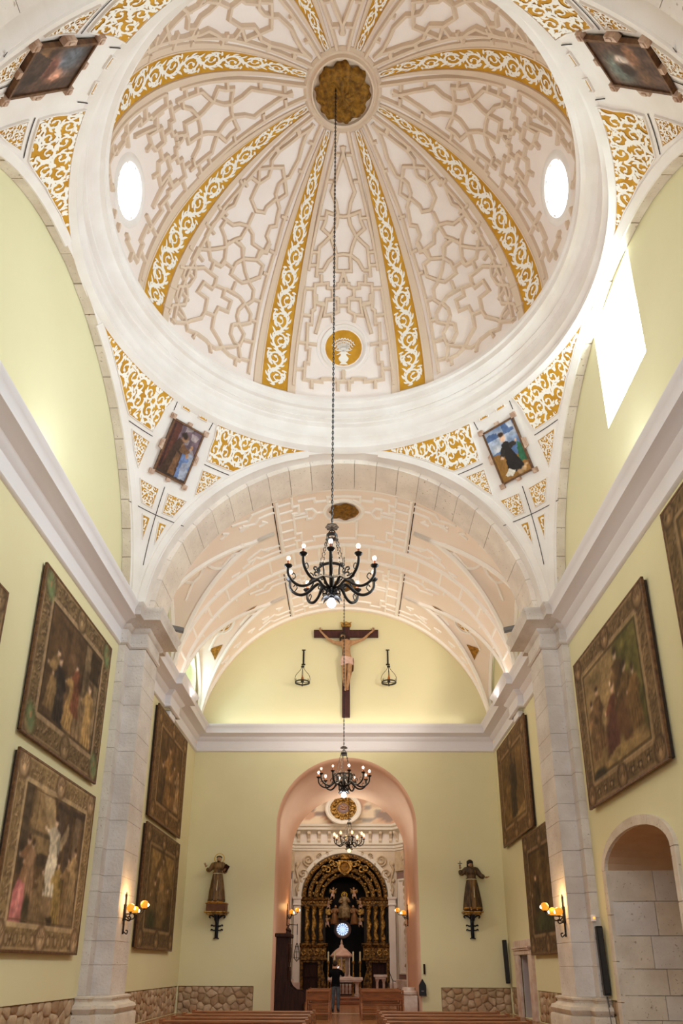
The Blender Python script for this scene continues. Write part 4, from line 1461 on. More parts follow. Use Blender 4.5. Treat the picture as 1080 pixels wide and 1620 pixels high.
# ================================================================== pictures
class Pic:
    """small painted picture: sRGB 0..1 array, x to the right 0..1, y up 0..1"""

    def __init__(s, w, h, base, seed=1):
        s.w, s.h = w, h
        s.rng = np.random.default_rng(seed)
        s.a = np.ones((h, w, 3)) * np.array(base) / 255.0
        s.x, s.y = np.meshgrid((np.arange(w) + .5) / w, (np.arange(h) + .5) / h)
        s.asp = w / h

    def noise(s, cx, cy):
        g = s.rng.random((cy + 2, cx + 2))
        fx, fy = s.x * cx, s.y * cy
        i, j = fx.astype(int), fy.astype(int)
        u, v = fx - i, fy - j
        u = u * u * (3 - 2 * u)
        v = v * v * (3 - 2 * v)
        return (g[j, i] * (1 - u) + g[j, i + 1] * u) * (1 - v) + (g[j + 1, i] * (1 - u) + g[j + 1, i + 1] * u) * v

    def put(s, m, c, k=1.0):
        m = np.clip(m, 0, 1)[..., None] * k
        s.a = s.a * (1 - m) + np.array(c) / 255.0 * m
        return s

    def ell(s, cx, cy, rx, ry, c, ang=0.0, soft=.25, k=1.0):
        dx, dy = (s.x - cx), (s.y - cy)
        ca_, sa = cos(rad(ang)), sin(rad(ang))
        d = np.sqrt(((dx * ca_ + dy * sa) / rx) ** 2 + ((-dx * sa + dy * ca_) / ry) ** 2)
        return s.put((1 + soft - d) / (2 * soft), c, k)

    def box(s, x0, x1, y0, y1, c, k=1.0):
        return s.put(((s.x >= x0) & (s.x <= x1) & (s.y >= y0) & (s.y <= y1)).astype(float), c, k)

    def poly(s, pts, c, k=1.0):
        m = np.zeros_like(s.x, bool)
        j = len(pts) - 1
        for i in range(len(pts)):
            xi, yi = pts[i]
            xj, yj = pts[j]
            cr = ((yi > s.y) != (yj > s.y))
            with np.errstate(divide='ignore', invalid='ignore'):
                xx = (xj - xi) * (s.y - yi) / ((yj - yi) if yj != yi else 1e-9) + xi
            m ^= cr & (s.x < xx)
            j = i
        return s.put(m.astype(float), c, k)

    def mottle(s, amp=.12, cells_=((6, 8), (18, 22), (44, 50))):
        for i, (a, b) in enumerate(cells_):
            s.a *= (1 + amp * (s.noise(a, b)[..., None] - .5) * (1.6 - .3 * i))
        return s

    def warp(s, amp=.015, n=9):
        dx = (s.noise(n, n) - .5) * 2 * amp + (s.noise(n * 3, n * 3) - .5) * amp
        dy = (s.noise(n, n) - .5) * 2 * amp + (s.noise(n * 3, n * 3) - .5) * amp
        i = np.clip(((s.x + dx) * s.w).astype(int), 0, s.w - 1)
        j = np.clip(((s.y + dy) * s.h).astype(int), 0, s.h - 1)
        s.a = s.a[j, i]
        return s

    def blur(s, n=1):
        for _ in range(n):
            p = np.pad(s.a, ((1, 1), (1, 1), (0, 0)), mode='edge')
            s.a = (p[1:-1, 1:-1] * 2 + p[:-2, 1:-1] + p[2:, 1:-1] + p[1:-1, :-2] + p[1:-1, 2:]) / 6
        return s

    def border(s, bw, base, dark, lite, seed=0):
        s.warp(.008).blur(1)
        by = bw * s.asp
        e = np.minimum(np.minimum(s.x, 1 - s.x) / bw, np.minimum(s.y, 1 - s.y) / by)
        m = (e < 1).astype(float)
        s.put(m, base)
        s.put(m * s.noise(12, 12), dark, .35)
        inn = m * (e > .22) * (e < .88)
        rg = random.Random(int(bw * 1000) + s.w + seed)
        # small carved-looking curls all along the border
        for _ in range(420):
            q = rg.random() * 4
            t = rg.random()
            f = rg.uniform(.25, .85)
            cx, cy = ((t, f * by), (t, 1 - f * by), (f * bw, t), (1 - f * bw, t))[int(q)]
            r = rg.uniform(.006, .016)
            an = rg.uniform(0, 180)
            s.ell(cx + r * .5, cy - r * .6, r, r * .45 * s.asp, dark, an, .5, .55)
            s.ell(cx, cy, r * .8, r * .3 * s.asp, lite, an, .5, .55)
        s.put(inn * (s.noise(60, 54) > .66), dark, .4)
        s.put(((e > .86) & (e < 1.04)).astype(float), tuple(min(255, v + 18) for v in lite), .5)
        s.put(((e > 1.05) & (e < 1.16)).astype(float), dark, .6)
        s.put(((e > .0) & (e < .08)).astype(float), dark, .4)
        s.put(((e > .1) & (e < .18)).astype(float), lite, .45)
        return s

    def shells(s, bw, c1, c2):
        by = bw * s.asp
        for cx in (bw * .55, .5, 1 - bw * .55):
            for cy in (by * .5, 1 - by * .5):
                s.ell(cx, cy, bw * .52, by * .55, c2, soft=.15)
                s.ell(cx, cy, bw * .38, by * .42, c1, soft=.2)
                for a in range(-2, 3):
                    s.ell(cx + a * bw * .13, cy + by * .1, bw * .035, by * .3, c2, ang=-a * 14, k=.8)
                s.ell(cx, cy - by * .1, bw * .14, by * .14, (min(255, c1[0] + 30), min(255, c1[1] + 26), min(255, c1[2] + 20)))
        return s

    def figure(s, cx, cy, h, robe, skin=(190, 150, 120), lean=0.0, arm=0.3):
        w = h * .19 / s.asp
        dk = tuple(int(v * .72) for v in robe)
        lt = tuple(min(255, int(v * 1.18)) for v in robe)
        L = lambda t: cx + lean * t * h
        s.poly([(L(0) - w * 1.1, cy), (L(0) + w * 1.1, cy), (L(.5) + w * .75, cy + h * .5), (L(.8) + w * .8, cy + h * .80), (L(.84), cy + h * .86), (L(.8) - w * .8, cy + h * .80), (L(.5) - w * .7, cy + h * .5)], robe)
        for k in (-.6, -.1, .5):
            s.poly([(L(0) + w * k, cy), (L(0) + w * (k + .22), cy), (L(.6) + w * (k * .6 + .1), cy + h * .62)], dk, .8)
            s.poly([(L(0) + w * (k + .25), cy), (L(0) + w * (k + .42), cy), (L(.6) + w * (k * .6 + .16), cy + h * .6)], lt, .7)
        s.ell(L(.92), cy + h * .92, h * .055 / s.asp, h * .07, skin)
        s.ell(L(.95), cy + h * .965, h * .06 / s.asp, h * .045, (70, 48, 34))
        s.poly([(L(.78) - w * .6, cy + h * .78), (L(.6) - w * 1.5, cy + h * (.56 + arm * .3)), (L(.6) - w * 1.2, cy + h * (.5 + arm * .3)), (L(.66) - w * .3, cy + h * .64)], lt, .9)
        s.ell(L(.6) - w * 1.5, cy + h * (.55 + arm * .3), h * .03 / s.asp, h * .03, skin)
        s.poly([(L(.78) + w * .6, cy + h * .78), (L(.6) + w * 1.3, cy + h * (.58)), (L(.6) + w * .9, cy + h * (.5)), (L(.66) + w * .3, cy + h * .64)], dk, .9)
        return s

    def mesh(s, name, P, mat_, parent, relief=0.0):
        """P(u, v) -> world point of the picture surface"""
        off = OFF.get(root_of(parent)) or (0, 0, 0)
        vs = []
        for j in range(s.h):
            for i in range(s.w):
                p = P(i / (s.w - 1), j / (s.h - 1))
                vs.append((p[0] - off[0], p[1] - off[1], p[2] - off[2]))
        fs = [(j * s.w + i, j * s.w + i + 1, (j + 1) * s.w + i + 1, (j + 1) * s.w + i) for j in range(s.h - 1) for i in range(s.w - 1)]
        me = bpy.data.meshes.new(name)
        me.from_pydata(vs, [], fs)
        me.materials.append(mat_)
        c = np.clip(s.a, 0, 1)
        l = np.where(c <= .04045, c / 12.92, ((c + .055) / 1.055) ** 2.4)
        col = np.ones((s.h * s.w, 4), np.float32)
        col[:, :3] = l.reshape(-1, 3)
        at = me.color_attributes.new('paint', 'FLOAT_COLOR', 'POINT')
        at.data.foreach_set('color', col.ravel())
        me.update()
        o = bpy.data.objects.new(name, me)
        C.objects.link(o)
        o.parent = parent
        return o


def tapestry(label, sx, y0, y1, z0, z1, pic, depth=.09, group='woven pictures on the side walls'):
    """picture hung on a side wall; u runs so that the picture reads left to right for a viewer facing it"""
    xw = sx * 6.195
    xf = sx * (6.195 - depth)
    pic.warp(.003, 14).mottle(.12, ((30, 30), (70, 66)))
    pic.a = np.clip((pic.a - .3) * 1.08 + .33, 0, 1)
    pic.a = pic.a * .74 + pic.a.mean(2, keepdims=True) * np.array((1.06, 1.0, .88)) * .26
    t = thing('tapestry', label, 'tapestry', (xw, (y0 + y1) / 2, z0), group)
    rng = random.Random(int(y0 * 100))
    wav = [rng.uniform(-.012, .012) for _ in range(8)]

    def P(u, v):
        y = (y0 + (y1 - y0) * u) if sx < 0 else (y1 + (y0 - y1) * u)
        b = .012 * sin(u * 9 + wav[0] * 200) * (1 - v)
        return (xf - sx * (.004 + b * .5), y, z0 + (z1 - z0) * v)
    pic.mesh('woven_field', P, M['paint'], t)
    MB().cbox(min(xf + sx * .002, xw), max(xf + sx * .002, xw), y0 + .03, y1 - .03, z0 + .03, z1 - .03, .006).build('stretcher', M['canvas_edge'], t)
    mb = MB()
    a, b = min(xf - sx * .012, xf + sx * .05), max(xf - sx * .012, xf + sx * .05)
    for q in ((y0 - .02, y0 + .035, z0, z1), (y1 - .035, y1 + .02, z0, z1)):
        mb.cbox(a, b, q[0], q[1], q[2], q[3], .008)
    for q in ((z0 - .02, z0 + .035), (z1 - .035, z1 + .02)):
        mb.cbox(a, b, y0 - .02, y1 + .02, q[0], q[1], .008)
    mb.build('frame', M['frame'], t)
    return t


BR, DK, LT = (112, 82, 48), (62, 44, 28), (160, 128, 88)


def arch_scene(seed):
    p = Pic(120, 100, (94, 66, 42), seed)
    p.put(p.noise(5, 4), (70, 48, 30), .6)
    return p


# upper left: interior with figures, green corners
p = arch_scene(3)
p.box(.16, .26, .3, .9, (84, 58, 34)).box(.34, .40, .42, .92, (74, 50, 30)).box(.60, .66, .5, .92, (70, 48, 30))
p.poly([(.62, .2), (.86, .2), (.86, .72), (.62, .86)], (112, 88, 60)).box(.66, .70, .3, .66, (86, 64, 42)).box(.76, .79, .3, .62, (86, 64, 42))
p.box(.70, .84, .62, .82, (58, 42, 28)).poly([(.40, .14), (.84, .14), (.70, .46), (.50, .44)], (128, 98, 64), .8)
for i in range(5):
    p.poly([(.48 + .06 * i, .15), (.495 + .06 * i, .15), (.54 + .03 * i, .42), (.53 + .03 * i, .42)], (88, 64, 40), .8)
p.figure(.24, .22, .40, (134, 100, 58), (196, 156, 126), .1).figure(.36, .17, .42, (52, 40, 34), (190, 150, 122), -.1).figure(.47, .2, .42, (152, 112, 60), (200, 160, 130), .15).figure(.56, .3, .34, (118, 62, 38), (190, 150, 124), -.1).figure(.76, .16, .44, (160, 120, 66), (196, 156, 128), -.05)
p.mottle(.2).border(.13, (124, 96, 58), DK, (170, 136, 100)).shells(.13, (134, 104, 68), (84, 62, 40))
for cx, cy in ((.075, .90), (.075, .11), (.925, .90), (.925, .11)):
    p.ell(cx, cy, .045, .075, (86, 106, 62), 20, .5, .8).ell(cx + .015, cy - .035, .025, .04, (104, 124, 78), 0, .5, .8).ell(cx - .015, cy + .03, .02, .04, (112, 132, 84), 0, .5, .7).ell(cx, cy + .01, .012, .02, (150, 110, 70))
tapestry('upper tapestry left of the near left pilaster, with green corner leaves', -1, 13.28, 17.68, 5.85, 9.48, p)

# lower left: white angel, pink kneeling figure
p = Pic(140, 116, (104, 76, 48), 5)
p.put(p.noise(4, 4), (84, 60, 38), .6)
p.box(.13, .20, .38, .9, (74, 58, 42)).box(.22, .27, .3, .9, (126, 98, 62)).box(.28, .44, .5, .9, (138, 108, 68)).box(.52, .60, .44, .9, (90, 70, 56)).box(.64, .70, .4, .9, (78, 60, 48)).box(.74, .82, .34, .9, (116, 92, 70)).box(.84, .88, .3, .9, (84, 62, 46))
p.box(.13, .44, .46, .52, (70, 54, 40)).box(.13, .5, .60, .63, (92, 72, 50)).box(.5, .88, .80, .84, (70, 54, 44))
p.poly([(.12, .12), (.88, .12), (.88, .26), (.5, .34), (.12, .3)], (124, 96, 64))
p.poly([(.30, .86), (.44, .84), (.51, .70), (.50, .58), (.44, .66), (.36, .74)], (164, 134, 92)).poly([(.56, .62), (.66, .76), (.67, .68), (.60, .56)], (150, 124, 90))
p.figure(.50, .30, .46, (192, 176, 150), (204, 170, 140), .02, .8)
p.poly([(.44, .34), (.56, .36), (.57, .52), (.46, .50)], (206, 192, 168), .7)
p.figure(.22, .26, .34, (140, 96, 62), (196, 156, 128), .05).figure(.28, .22, .36, (150, 110, 76)).figure(.63, .16, .36, (150, 118, 58), (192, 152, 122), -.1).figure(.72, .2, .36, (134, 100, 60)).figure(.80, .24, .38, (150, 118, 76)).figure(.40, .2, .26, (128, 98, 62), lean=.1)
p.poly([(.13, .14), (.26, .12), (.27, .22), (.24, .34), (.17, .36), (.13, .28)], (176, 92, 92)).poly([(.17, .14), (.2, .14), (.22, .32), (.19, .34)], (206, 124, 118), .8).ell(.29, .2, .04, .09, (74, 60, 40))
p.poly([(.52, .18), (.58, .2), (.60, .16), (.54, .14)], (62, 48, 36))
p.mottle(.16).border(.12, (150, 120, 74), (94, 68, 44), (190, 158, 118)).shells(.12, (168, 134, 96), (110, 82, 54))
for i in range(9):
    if i != 4:
        p.ell(.14 + .09 * i, .065, .026, .036, (104, 78, 50), k=.8).ell(.14 + .09 * i, .065, .015, .022, (176, 144, 104), k=.8)
tapestry('lower tapestry left of the near left pilaster, white angel and pink kneeling figure', -1, 13.35, 17.75, 1.88, 5.52, p, .11)

# second left upper and lower
p = Pic(90, 80, (104, 70, 32), 8)
p.put(p.noise(8, 3), (74, 48, 22), .7).box(.3, .38, .2, .9, (80, 52, 24)).box(.55, .62, .3, .92, (82, 54, 26))
p.figure(.42, .16, .6, (128, 88, 42), (160, 116, 76), .05).figure(.62, .14, .5, (114, 78, 40)).figure(.76, .2, .42, (150, 112, 70)).figure(.26, .12, .44, (84, 58, 30))
p.mottle(.22).border(.14, (118, 82, 42), (72, 48, 24), (148, 108, 62)).shells(.14, (128, 90, 48), (78, 54, 28))
tapestry('upper brown tapestry beyond the near left pilaster', -1, 22.7, 27.15, 6.05, 9.74, p, .13)
p = Pic(90, 80, (112, 84, 44), 9)
p.put(p.noise(6, 3), (86, 62, 32), .7).poly([(.2, .5), (.5, .86), (.86, .5), (.86, .88), (.2, .88)], (146, 112, 58), .7)
p.figure(.52, .3, .5, (140, 106, 58)).figure(.34, .16, .42, (96, 72, 38)).figure(.72, .16, .4, (104, 76, 40)).ell(.3, .22, .12, .1, (64, 62, 32)).ell(.74, .2, .12, .1, (66, 52, 28))
p.mottle(.2).border(.14, (108, 80, 46), (62, 46, 28), (150, 114, 68)).shells(.14, (124, 92, 54), (70, 50, 30))
tapestry('lower olive brown tapestry beyond the near left pilaster, behind the amber sconce', -1, 22.6, 27.25, 2.12, 5.82, p, .13)

# right wall near
p = Pic(120, 100, (122, 94, 54), 12)
p.poly([(.1, .45), (.5, .4), (.9, .5), (.9, .9), (.1, .9)], (142, 112, 68)).put(p.noise(4, 3) * (p.y > .45), (124, 98, 62), .7)
for cx, cy, rx, ry in ((.80, .78, .13, .13), (.72, .66, .12, .1), (.86, .6, .09, .12), (.66, .80, .09, .07), (.86, .36, .06, .2)):
    p.ell(cx, cy, rx, ry, (84, 78, 34), 20, .35).ell(cx + .03, cy - .02, rx * .5, ry * .5, (112, 98, 44), soft=.4, k=.7)
p.figure(.30, .3, .40, (104, 72, 42)).figure(.22, .26, .38, (112, 80, 48)).figure(.47, .2, .44, (92, 48, 34), lean=.1).figure(.58, .34, .46, (88, 62, 36), (206, 178, 146), .05).figure(.68, .26, .42, (104, 74, 40)).figure(.77, .26, .36, (112, 78, 40))
p.ell(.58, .3, .1, .2, (94, 60, 36)).ell(.46, .3, .09, .16, (82, 44, 34)).poly([(.14, .12), (.88, .12), (.88, .2), (.5, .26), (.2, .16)], (138, 108, 62)).ell(.22, .16, .1, .05, (44, 40, 26)).ell(.56, .2, .04, .1, (146, 116, 66))
p.mottle(.18).border(.12, (122, 92, 56), (66, 48, 30), (158, 124, 84)).shells(.12, (132, 98, 62), (74, 52, 34))
for i in range(8):
    if i not in (3, 4):
        p.box(.16 + .09 * i, .20 + .09 * i, .05, .085, (64, 46, 30)).ell(.18 + .09 * i, .068, .012, .014, (160, 126, 84))
tapestry('large tapestry above the arched niche on the right wall, riders under trees', 1, 13.15, 17.85, 5.26, 9.05, p, .13)
p = Pic(90, 90, (116, 88, 48), 13)
p.ell(.7, .6, .2, .3, (92, 82, 40), soft=.5).mottle(.25).border(.12, (116, 88, 50), (64, 48, 28), (152, 120, 78)).shells(.12, (128, 96, 58), (72, 52, 34))
tapestry('tapestry cut off by the right edge of the picture, high on the right wall', 1, 7.5, 11.92, 5.9, 9.7, p, .12)
p = Pic(70, 70, (116, 88, 56), 14)
p.mottle(.25).border(.14, (130, 100, 66), (72, 54, 34), (164, 130, 92)).shells(.14, (134, 104, 68), (84, 62, 40))
tapestry('tapestry cut off by the left edge of the picture, on the left wall', -1, 7.5, 11.86, 4.4, 8.02, p, .12)
# right wall far bay
p = Pic(90, 80, (112, 80, 38), 15)
p.put(p.noise(4, 4), (90, 62, 28), .6).figure(.5, .2, .6, (64, 48, 28), (90, 66, 44), .0).poly([(.52, .5), (.62, .78), (.66, .5), (.6, .4)], (60, 44, 26)).poly([(.15, .14), (.86, .14), (.86, .28), (.5, .2)], (146, 112, 62), .7)
p.mottle(.2).border(.14, (116, 82, 44), (72, 50, 26), (152, 112, 64)).shells(.14, (126, 90, 50), (78, 56, 30))
tapestry('upper brown tapestry beyond the near right pilaster', 1, 23.55, 28.15, 5.87, 9.68, p, .13)
p = Pic(90, 80, (92, 66, 34), 16)
p.put(p.noise(9, 3), (66, 48, 26), .7).box(.4, .5, .2, .9, (112, 84, 44), .7).box(.62, .7, .2, .9, (108, 80, 42), .7).figure(.3, .16, .5, (74, 58, 32)).ell(.5, .24, .25, .1, (60, 62, 34), soft=.4)
p.mottle(.2).border(.14, (104, 76, 46), (62, 46, 28), (140, 106, 70)).shells(.14, (118, 86, 54), (70, 52, 34))
tapestry('lower dark tapestry half hidden by the near right pilaster', 1, 20.75, 25.12, 2.0, 5.72, p, .13)


# ---- paintings on the pendentives
def pend_painting(k, label, pic):
    """canvas with an eared frame, flat, set in the middle of a pendentive"""
    ac = PI / 4 + k * PI / 2
    if k > 1:
        ac += rad(2.3) * (1 if k == 2 else -1)
    pic.warp(.012)
    ctr, n = pend(ac, 15.46 if k < 2 else 15.2)
    # canvas about 0.94 x 1.48, hung square to the vertical plane through the dome's axis
    rt = Vector((sin(ac), -cos(ac), 0))          # to the viewer's right when facing the corner
    up = rt.cross(Vector((-n.x, -n.y, -n.z))).normalized()
    if up.z < 0:
        up = -up
    t = thing('pendentive_painting', label, 'painting', tuple(ctr), 'saint paintings on the pendentives')
    hw, hh = .48, .76
    base = ctr + n * .06
    pic.mesh('canvas', lambda u, v: base + rt * (hw * (2 * u - 1)) + up * (hh * (2 * v - 1)) + n * .05, M['canvas'], t)
    Q = lambda x, y, d: base + rt * x + up * y + n * d
    mb = MB()
    mb.prism([(-hw, -hh), (hw, -hh), (hw, hh), (-hw, hh)], Q, -.05, .045)
    mb.build('backing', M['canvas_edge'], t)
    mb = MB()
    for x0, x1, y0, y1 in ((-hw - .03, -hw + .02, -hh - .03, hh + .03), (hw - .02, hw + .03, -hh - .03, hh + .03), (-hw + .02, hw - .02, hh - .02, hh + .03), (-hw + .02, hw - .02, -hh - .03, -hh + .02)):
        mb.prism([(x0, y0), (x1, y0), (x1, y1), (x0, y1)], Q, .0, .075)
    mb.build('frame', M['frame'], t)
    for sx in (-1, 1):
        for sy in (-1, 1):
            cx, cy = sx * (hw + .06), sy * (hh + .06)
            MB().prism([(cx - .07, cy - .07), (cx + .07, cy - .07), (cx + .07, cy + .07), (cx - .07, cy + .07)], Q, -.02, .09).prism([(cx - .04, cy - .04), (cx + .04, cy - .04), (cx + .04, cy + .04), (cx - .04, cy + .04)], Q, .09, .11).build('corner_block', M['frame_lite'], t)
        MB().prism([(sx * (hw + .03), -.16), (sx * (hw + .13), -.12), (sx * (hw + .13), .12), (sx * (hw + .03), .16)], Q, -.02, .08).prism([(sx * (hw + .06), -.06), (sx * (hw + .11), -.06), (sx * (hw + .11), .06), (sx * (hw + .06), .06)], Q, .08, .1).build('side_ear', M['frame_lite'], t)
        MB().prism([(-.06, sx * (hh + .03)), (.06, sx * (hh + .03)), (.06, sx * (hh + .12)), (-.06, sx * (hh + .12))], Q, -.02, .08).build('top_ear', M['frame_lite'], t)
    return t


M['frame_lite'] = mat('beige_brown_frame_block', (206, 178, 158), 0.6, (170, 134, 112), 8.0)
p = Pic(60, 92, (104, 84, 92), 21)
p.poly([(.3, .02), (1, .02), (1, .55), (.45, .6)], (96, 112, 150)).put((p.noise(5, 7) > .55) * (p.x > .45), (190, 180, 170), .5).box(0, .3, 0, 1, (84, 46, 34)).box(.06, .12, .1, .95, (58, 32, 26))
p.poly([(.12, .04), (.62, .04), (.60, .5), (.5, .72), (.34, .74), (.24, .55)], (70, 48, 34)).poly([(.38, .06), (.58, .06), (.56, .46), (.42, .5)], (112, 78, 52)).poly([(.46, .52), (.78, .5), (.80, .6), (.5, .68)], (120, 84, 56)).ell(.52, .78, .1, .075, (170, 122, 86)).ell(.47, .82, .11, .06, (52, 36, 28)).ell(.80, .66, .05, .04, (176, 130, 96)).ell(.76, .5, .05, .04, (170, 124, 90)).box(0, 1, 0, .07, (70, 52, 40))
p.mottle(.2, ((6, 9), (20, 30)))
pend_painting(1, 'painting of a brown habited friar, far left pendentive', p)
p = Pic(60, 92, (92, 116, 158), 22)
p.put(p.noise(4, 5) * (p.y > .55), (236, 230, 226), .95).put((p.noise(6, 6) > .55) * (p.y > .8), (52, 78, 128), .7).poly([(0, .0), (1, 0), (1, .3), (.6, .42), (.3, .5), (0, .55)], (150, 106, 52)).poly([(.74, .25), (1, .2), (1, .5), (.86, .58)], (54, 104, 74))
p.poly([(.3, .1), (.84, .08), (.8, .22), (.64, .5), (.62, .66), (.5, .70), (.38, .66), (.36, .45)], (44, 38, 36)).poly([(.36, .62), (.22, .46), (.28, .4), (.44, .52)], (54, 46, 42)).poly([(.6, .64), (.82, .62), (.84, .56), (.6, .52)], (56, 48, 44)).ell(.50, .77, .085, .075, (222, 180, 150)).ell(.49, .83, .09, .04, (60, 40, 30)).ell(.27, .44, .05, .03, (214, 172, 142)).ell(.84, .62, .04, .03, (214, 172, 142))
p.poly([(.16, .12), (.34, .2), (.52, .12), (.36, .05)], (222, 214, 200)).ell(.64, .07, .09, .045, (190, 152, 112)).ell(.78, .09, .08, .045, (200, 164, 124)).ell(.88, .14, .06, .03, (188, 150, 112))
p.mottle(.14, ((6, 9), (20, 30)))
pend_painting(0, 'painting of a black robed saint under a blue sky, far right pendentive', p)
p = Pic(60, 92, (78, 58, 48), 23)
p.ell(.5, .55, .3, .2, (140, 92, 74), 20).ell(.3, .7, .3, .2, (104, 108, 116), soft=.5).ell(.62, .6, .13, .09, (182, 132, 110)).ell(.46, .46, .2, .1, (118, 76, 64)).ell(.3, .2, .3, .1, (120, 88, 60)).poly([(.1, .1), (.9, .1), (.7, .34), (.3, .4)], (66, 50, 42)).mottle(.3, ((6, 9), (20, 30)))
pend_painting(2, 'dark painting of a reclining figure, near left pendentive', p)
p = Pic(60, 92, (86, 64, 54), 24)
p.ell(.4, .7, .3, .18, (116, 124, 116), soft=.5).ell(.55, .5, .16, .2, (150, 120, 104)).ell(.6, .56, .1, .1, (196, 178, 168)).ell(.4, .55, .14, .12, (62, 48, 44)).ell(.3, .3, .25, .12, (104, 76, 58)).ell(.7, .36, .2, .1, (150, 104, 76)).mottle(.3, ((6, 9), (20, 30)))
pend_painting(3, 'dark painting of a white collared figure, near right pendentive', p)
# ================================================================== chandeliers
def chandelier(name, label, top, loc, R, zc_, narm, scale, flood, first_ang, amber=False, energy=60):
    """loc: middle of the cup circle; local parts built round it"""
    t = thing(name, label, 'chandelier', (loc[0], loc[1], top), 'iron chandeliers hanging on the axis')
    S = scale
    O = Vector(loc)
    pt = lambda r, a, z: O + Vector((r * cos(a) * S, r * sin(a) * S, z * S))
    # chain from the vault
    ctop, cbot = top, loc[2] + 1.0 * S
    n = max(6, int((ctop - cbot) / .07))
    ch = MB()
    for i in range(n):
        z0 = cbot + (ctop - cbot) * i / n
        z1 = cbot + (ctop - cbot) * (i + 1.15) / n
        a = PI / 2 * (i % 2)
        w = .014
        d = Vector((cos(a) * w, sin(a) * w, 0))
        c0, c1 = Vector((O.x, O.y, z0)), Vector((O.x, O.y, min(z1, ctop)))
        ch.tube([c0 + d * .4, c0 + d + (c1 - c0) * .25, c1 + d - (c1 - c0) * .25, c1 + d * .4, c1 - d * .4, c1 - d - (c1 - c0) * .25, c0 - d + (c1 - c0) * .25, c0 - d * .4], .0095, 4, closed=True)
    ch.build('chain', M['iron'], t)
    # rosette disc on the chain
    d = MB()
    prf = []
    vs = [O + Vector((0, 0, (1.02 + .05) * S))]
    for j, (r, z) in enumerate(((.06, .05), (.11, .02), (.125, -.01), (.06, -.03))):
        for i in range(32):
            a = 2 * PI * i / 32
            vs.append(pt(r * (1 + .1 * cos(8 * a)), a, 1.02 + z))
    fs = [(0, 1 + i, 1 + (i + 1) % 32) for i in range(32)]
    for j in range(3):
        fs += [(1 + j * 32 + i, 33 + j * 32 + i, 33 + j * 32 + (i + 1) % 32, 1 + j * 32 + (i + 1) % 32) for i in range(32)]
    fs.append(tuple(97 + i for i in range(32)))
    d.add(vs, fs).build('rosette', M['iron'], t)
    # crown ring and hanging chains
    MB().lathe([(.085 * S, .76 * S), (.11 * S, .76 * S), (.11 * S, .84 * S), (.085 * S, .84 * S), (.085 * S, .76 * S)], O, 24).tube([pt(.1, 0, .8), pt(.05, 0, .92), pt(0, 0, .97), pt(.05, PI, .92), pt(.1, PI, .8)], .012 * S, 6).tube([pt(.1, PI / 2, .8), pt(.05, PI / 2, .92), pt(0, 0, .97), pt(.05, -PI / 2, .92), pt(.1, -PI / 2, .8)], .012 * S, 6).build('crown_ring', M['iron'], t)
    for k in range(5):
        a = first_ang + 2 * PI * (k + .5) / 5
        mb = MB()
        pts, rr = [], []
        for i in range(25):
            u = i / 24
            pts.append(pt(.11 + .16 * u + .012 * cos(u * 40), a + .03 * sin(u * 40), .78 - .70 * u))
            rr.append((.014 if i % 2 else .008) * S)
        mb.tube(pts, rr, 5).build('twisted_chain', M['iron'], t)
    # hub
    MB().lathe([(0, -.62), (.03, -.60), (.05, -.52), (.035, -.46), (.07, -.38), (.045, -.30), (.05, -.1), (.035, 0), (.04, .1), (0, .12)], (0, 0, 0), 14, T=Matrix.Translation(O) @ Matrix.Scale(S, 4)).build('hub', M['iron'], t, smooth=True)
    MB().lathe([(.235, .045), (.265, .045), (.265, .09), (.235, .09), (.235, .045)], (0, 0, 0), 30, T=Matrix.Translation(O) @ Matrix.Scale(S, 4)).build('hoop', M['iron'], t)
    for k in range(narm):
        a = first_ang + 2 * PI * k / narm
        arm = MB()
        path = [(.05, -.34), (.16, -.30), (.25, -.20), (.33, -.22), (.48, -.34), (.62, -.37), (.76, -.30), (.84, -.18), (.85, -.04)]
        arm.tube(smooth_line([pt(r * R / .85, a, z) for r, z in path], 4), .03 * S, 6)
        # C scrolls
        arm.tube(smooth_line([pt(r * R / .85, a, z) for r, z in ((.25, -.2), (.24, -.05), (.27, .05), (.33, .08), (.35, .03), (.31, .0))], 4), .018 * S, 5)
        arm.tube(smooth_line([pt(r * R / .85, a, z) for r, z in ((.48, -.33), (.40, -.22), (.36, -.12), (.41, -.07), (.45, -.12), (.42, -.16))], 4), .014 * S, 5)
        arm.tube(smooth_line([pt(r * R / .85, a, z) for r, z in ((.05, -.34), (.12, -.46), (.16, -.47), (.17, -.42), (.14, -.41))], 4), .014 * S, 5)
        arm.tube(smooth_line([pt(r * R / .85, a, z) for r, z in ((.76, -.28), (.70, -.20), (.74, -.13), (.78, -.17))], 4), .011 * S, 5)
        arm = arm.build('arm', M['iron'], t, smooth='all')
        Tc = Matrix.Translation(pt(R, a, 0)) @ Matrix.Scale(S, 4)
        MB().lathe([(0, -.05), (.03, -.045), (.075, .0), (.08, .012), (.03, .015), (0, .015)], (0, 0, 0), 14, T=Tc).build('drip_pan', M['iron'], arm, smooth=True)
        MB().lathe([(.022, .01), (.024, .11), (.018, .115), (0, .115)], (0, 0, 0), 10, T=Tc).build('candle_sleeve', M['candle'], arm)
        lit = M['bulb'] if (k * 3) % 5 in (0, 1, 3) or k % 5 == 1 else M['bulb_dim']
        if amber:
            lit = M['flamebulb']
        b = MB()
        b.lathe([(0, .11), (.016, .115), (.034, .15), (.038, .175), (.028, .20), (0, .215)] if not amber else [(0, .11), (.03, .12), (.055, .16), (.05, .22), (.03, .27), (0, .29)], (0, 0, 0), 12, T=Tc)
        b.build('bulb', lit, arm, smooth='all')
    # floodlight below with petal shade
    fb = MB()
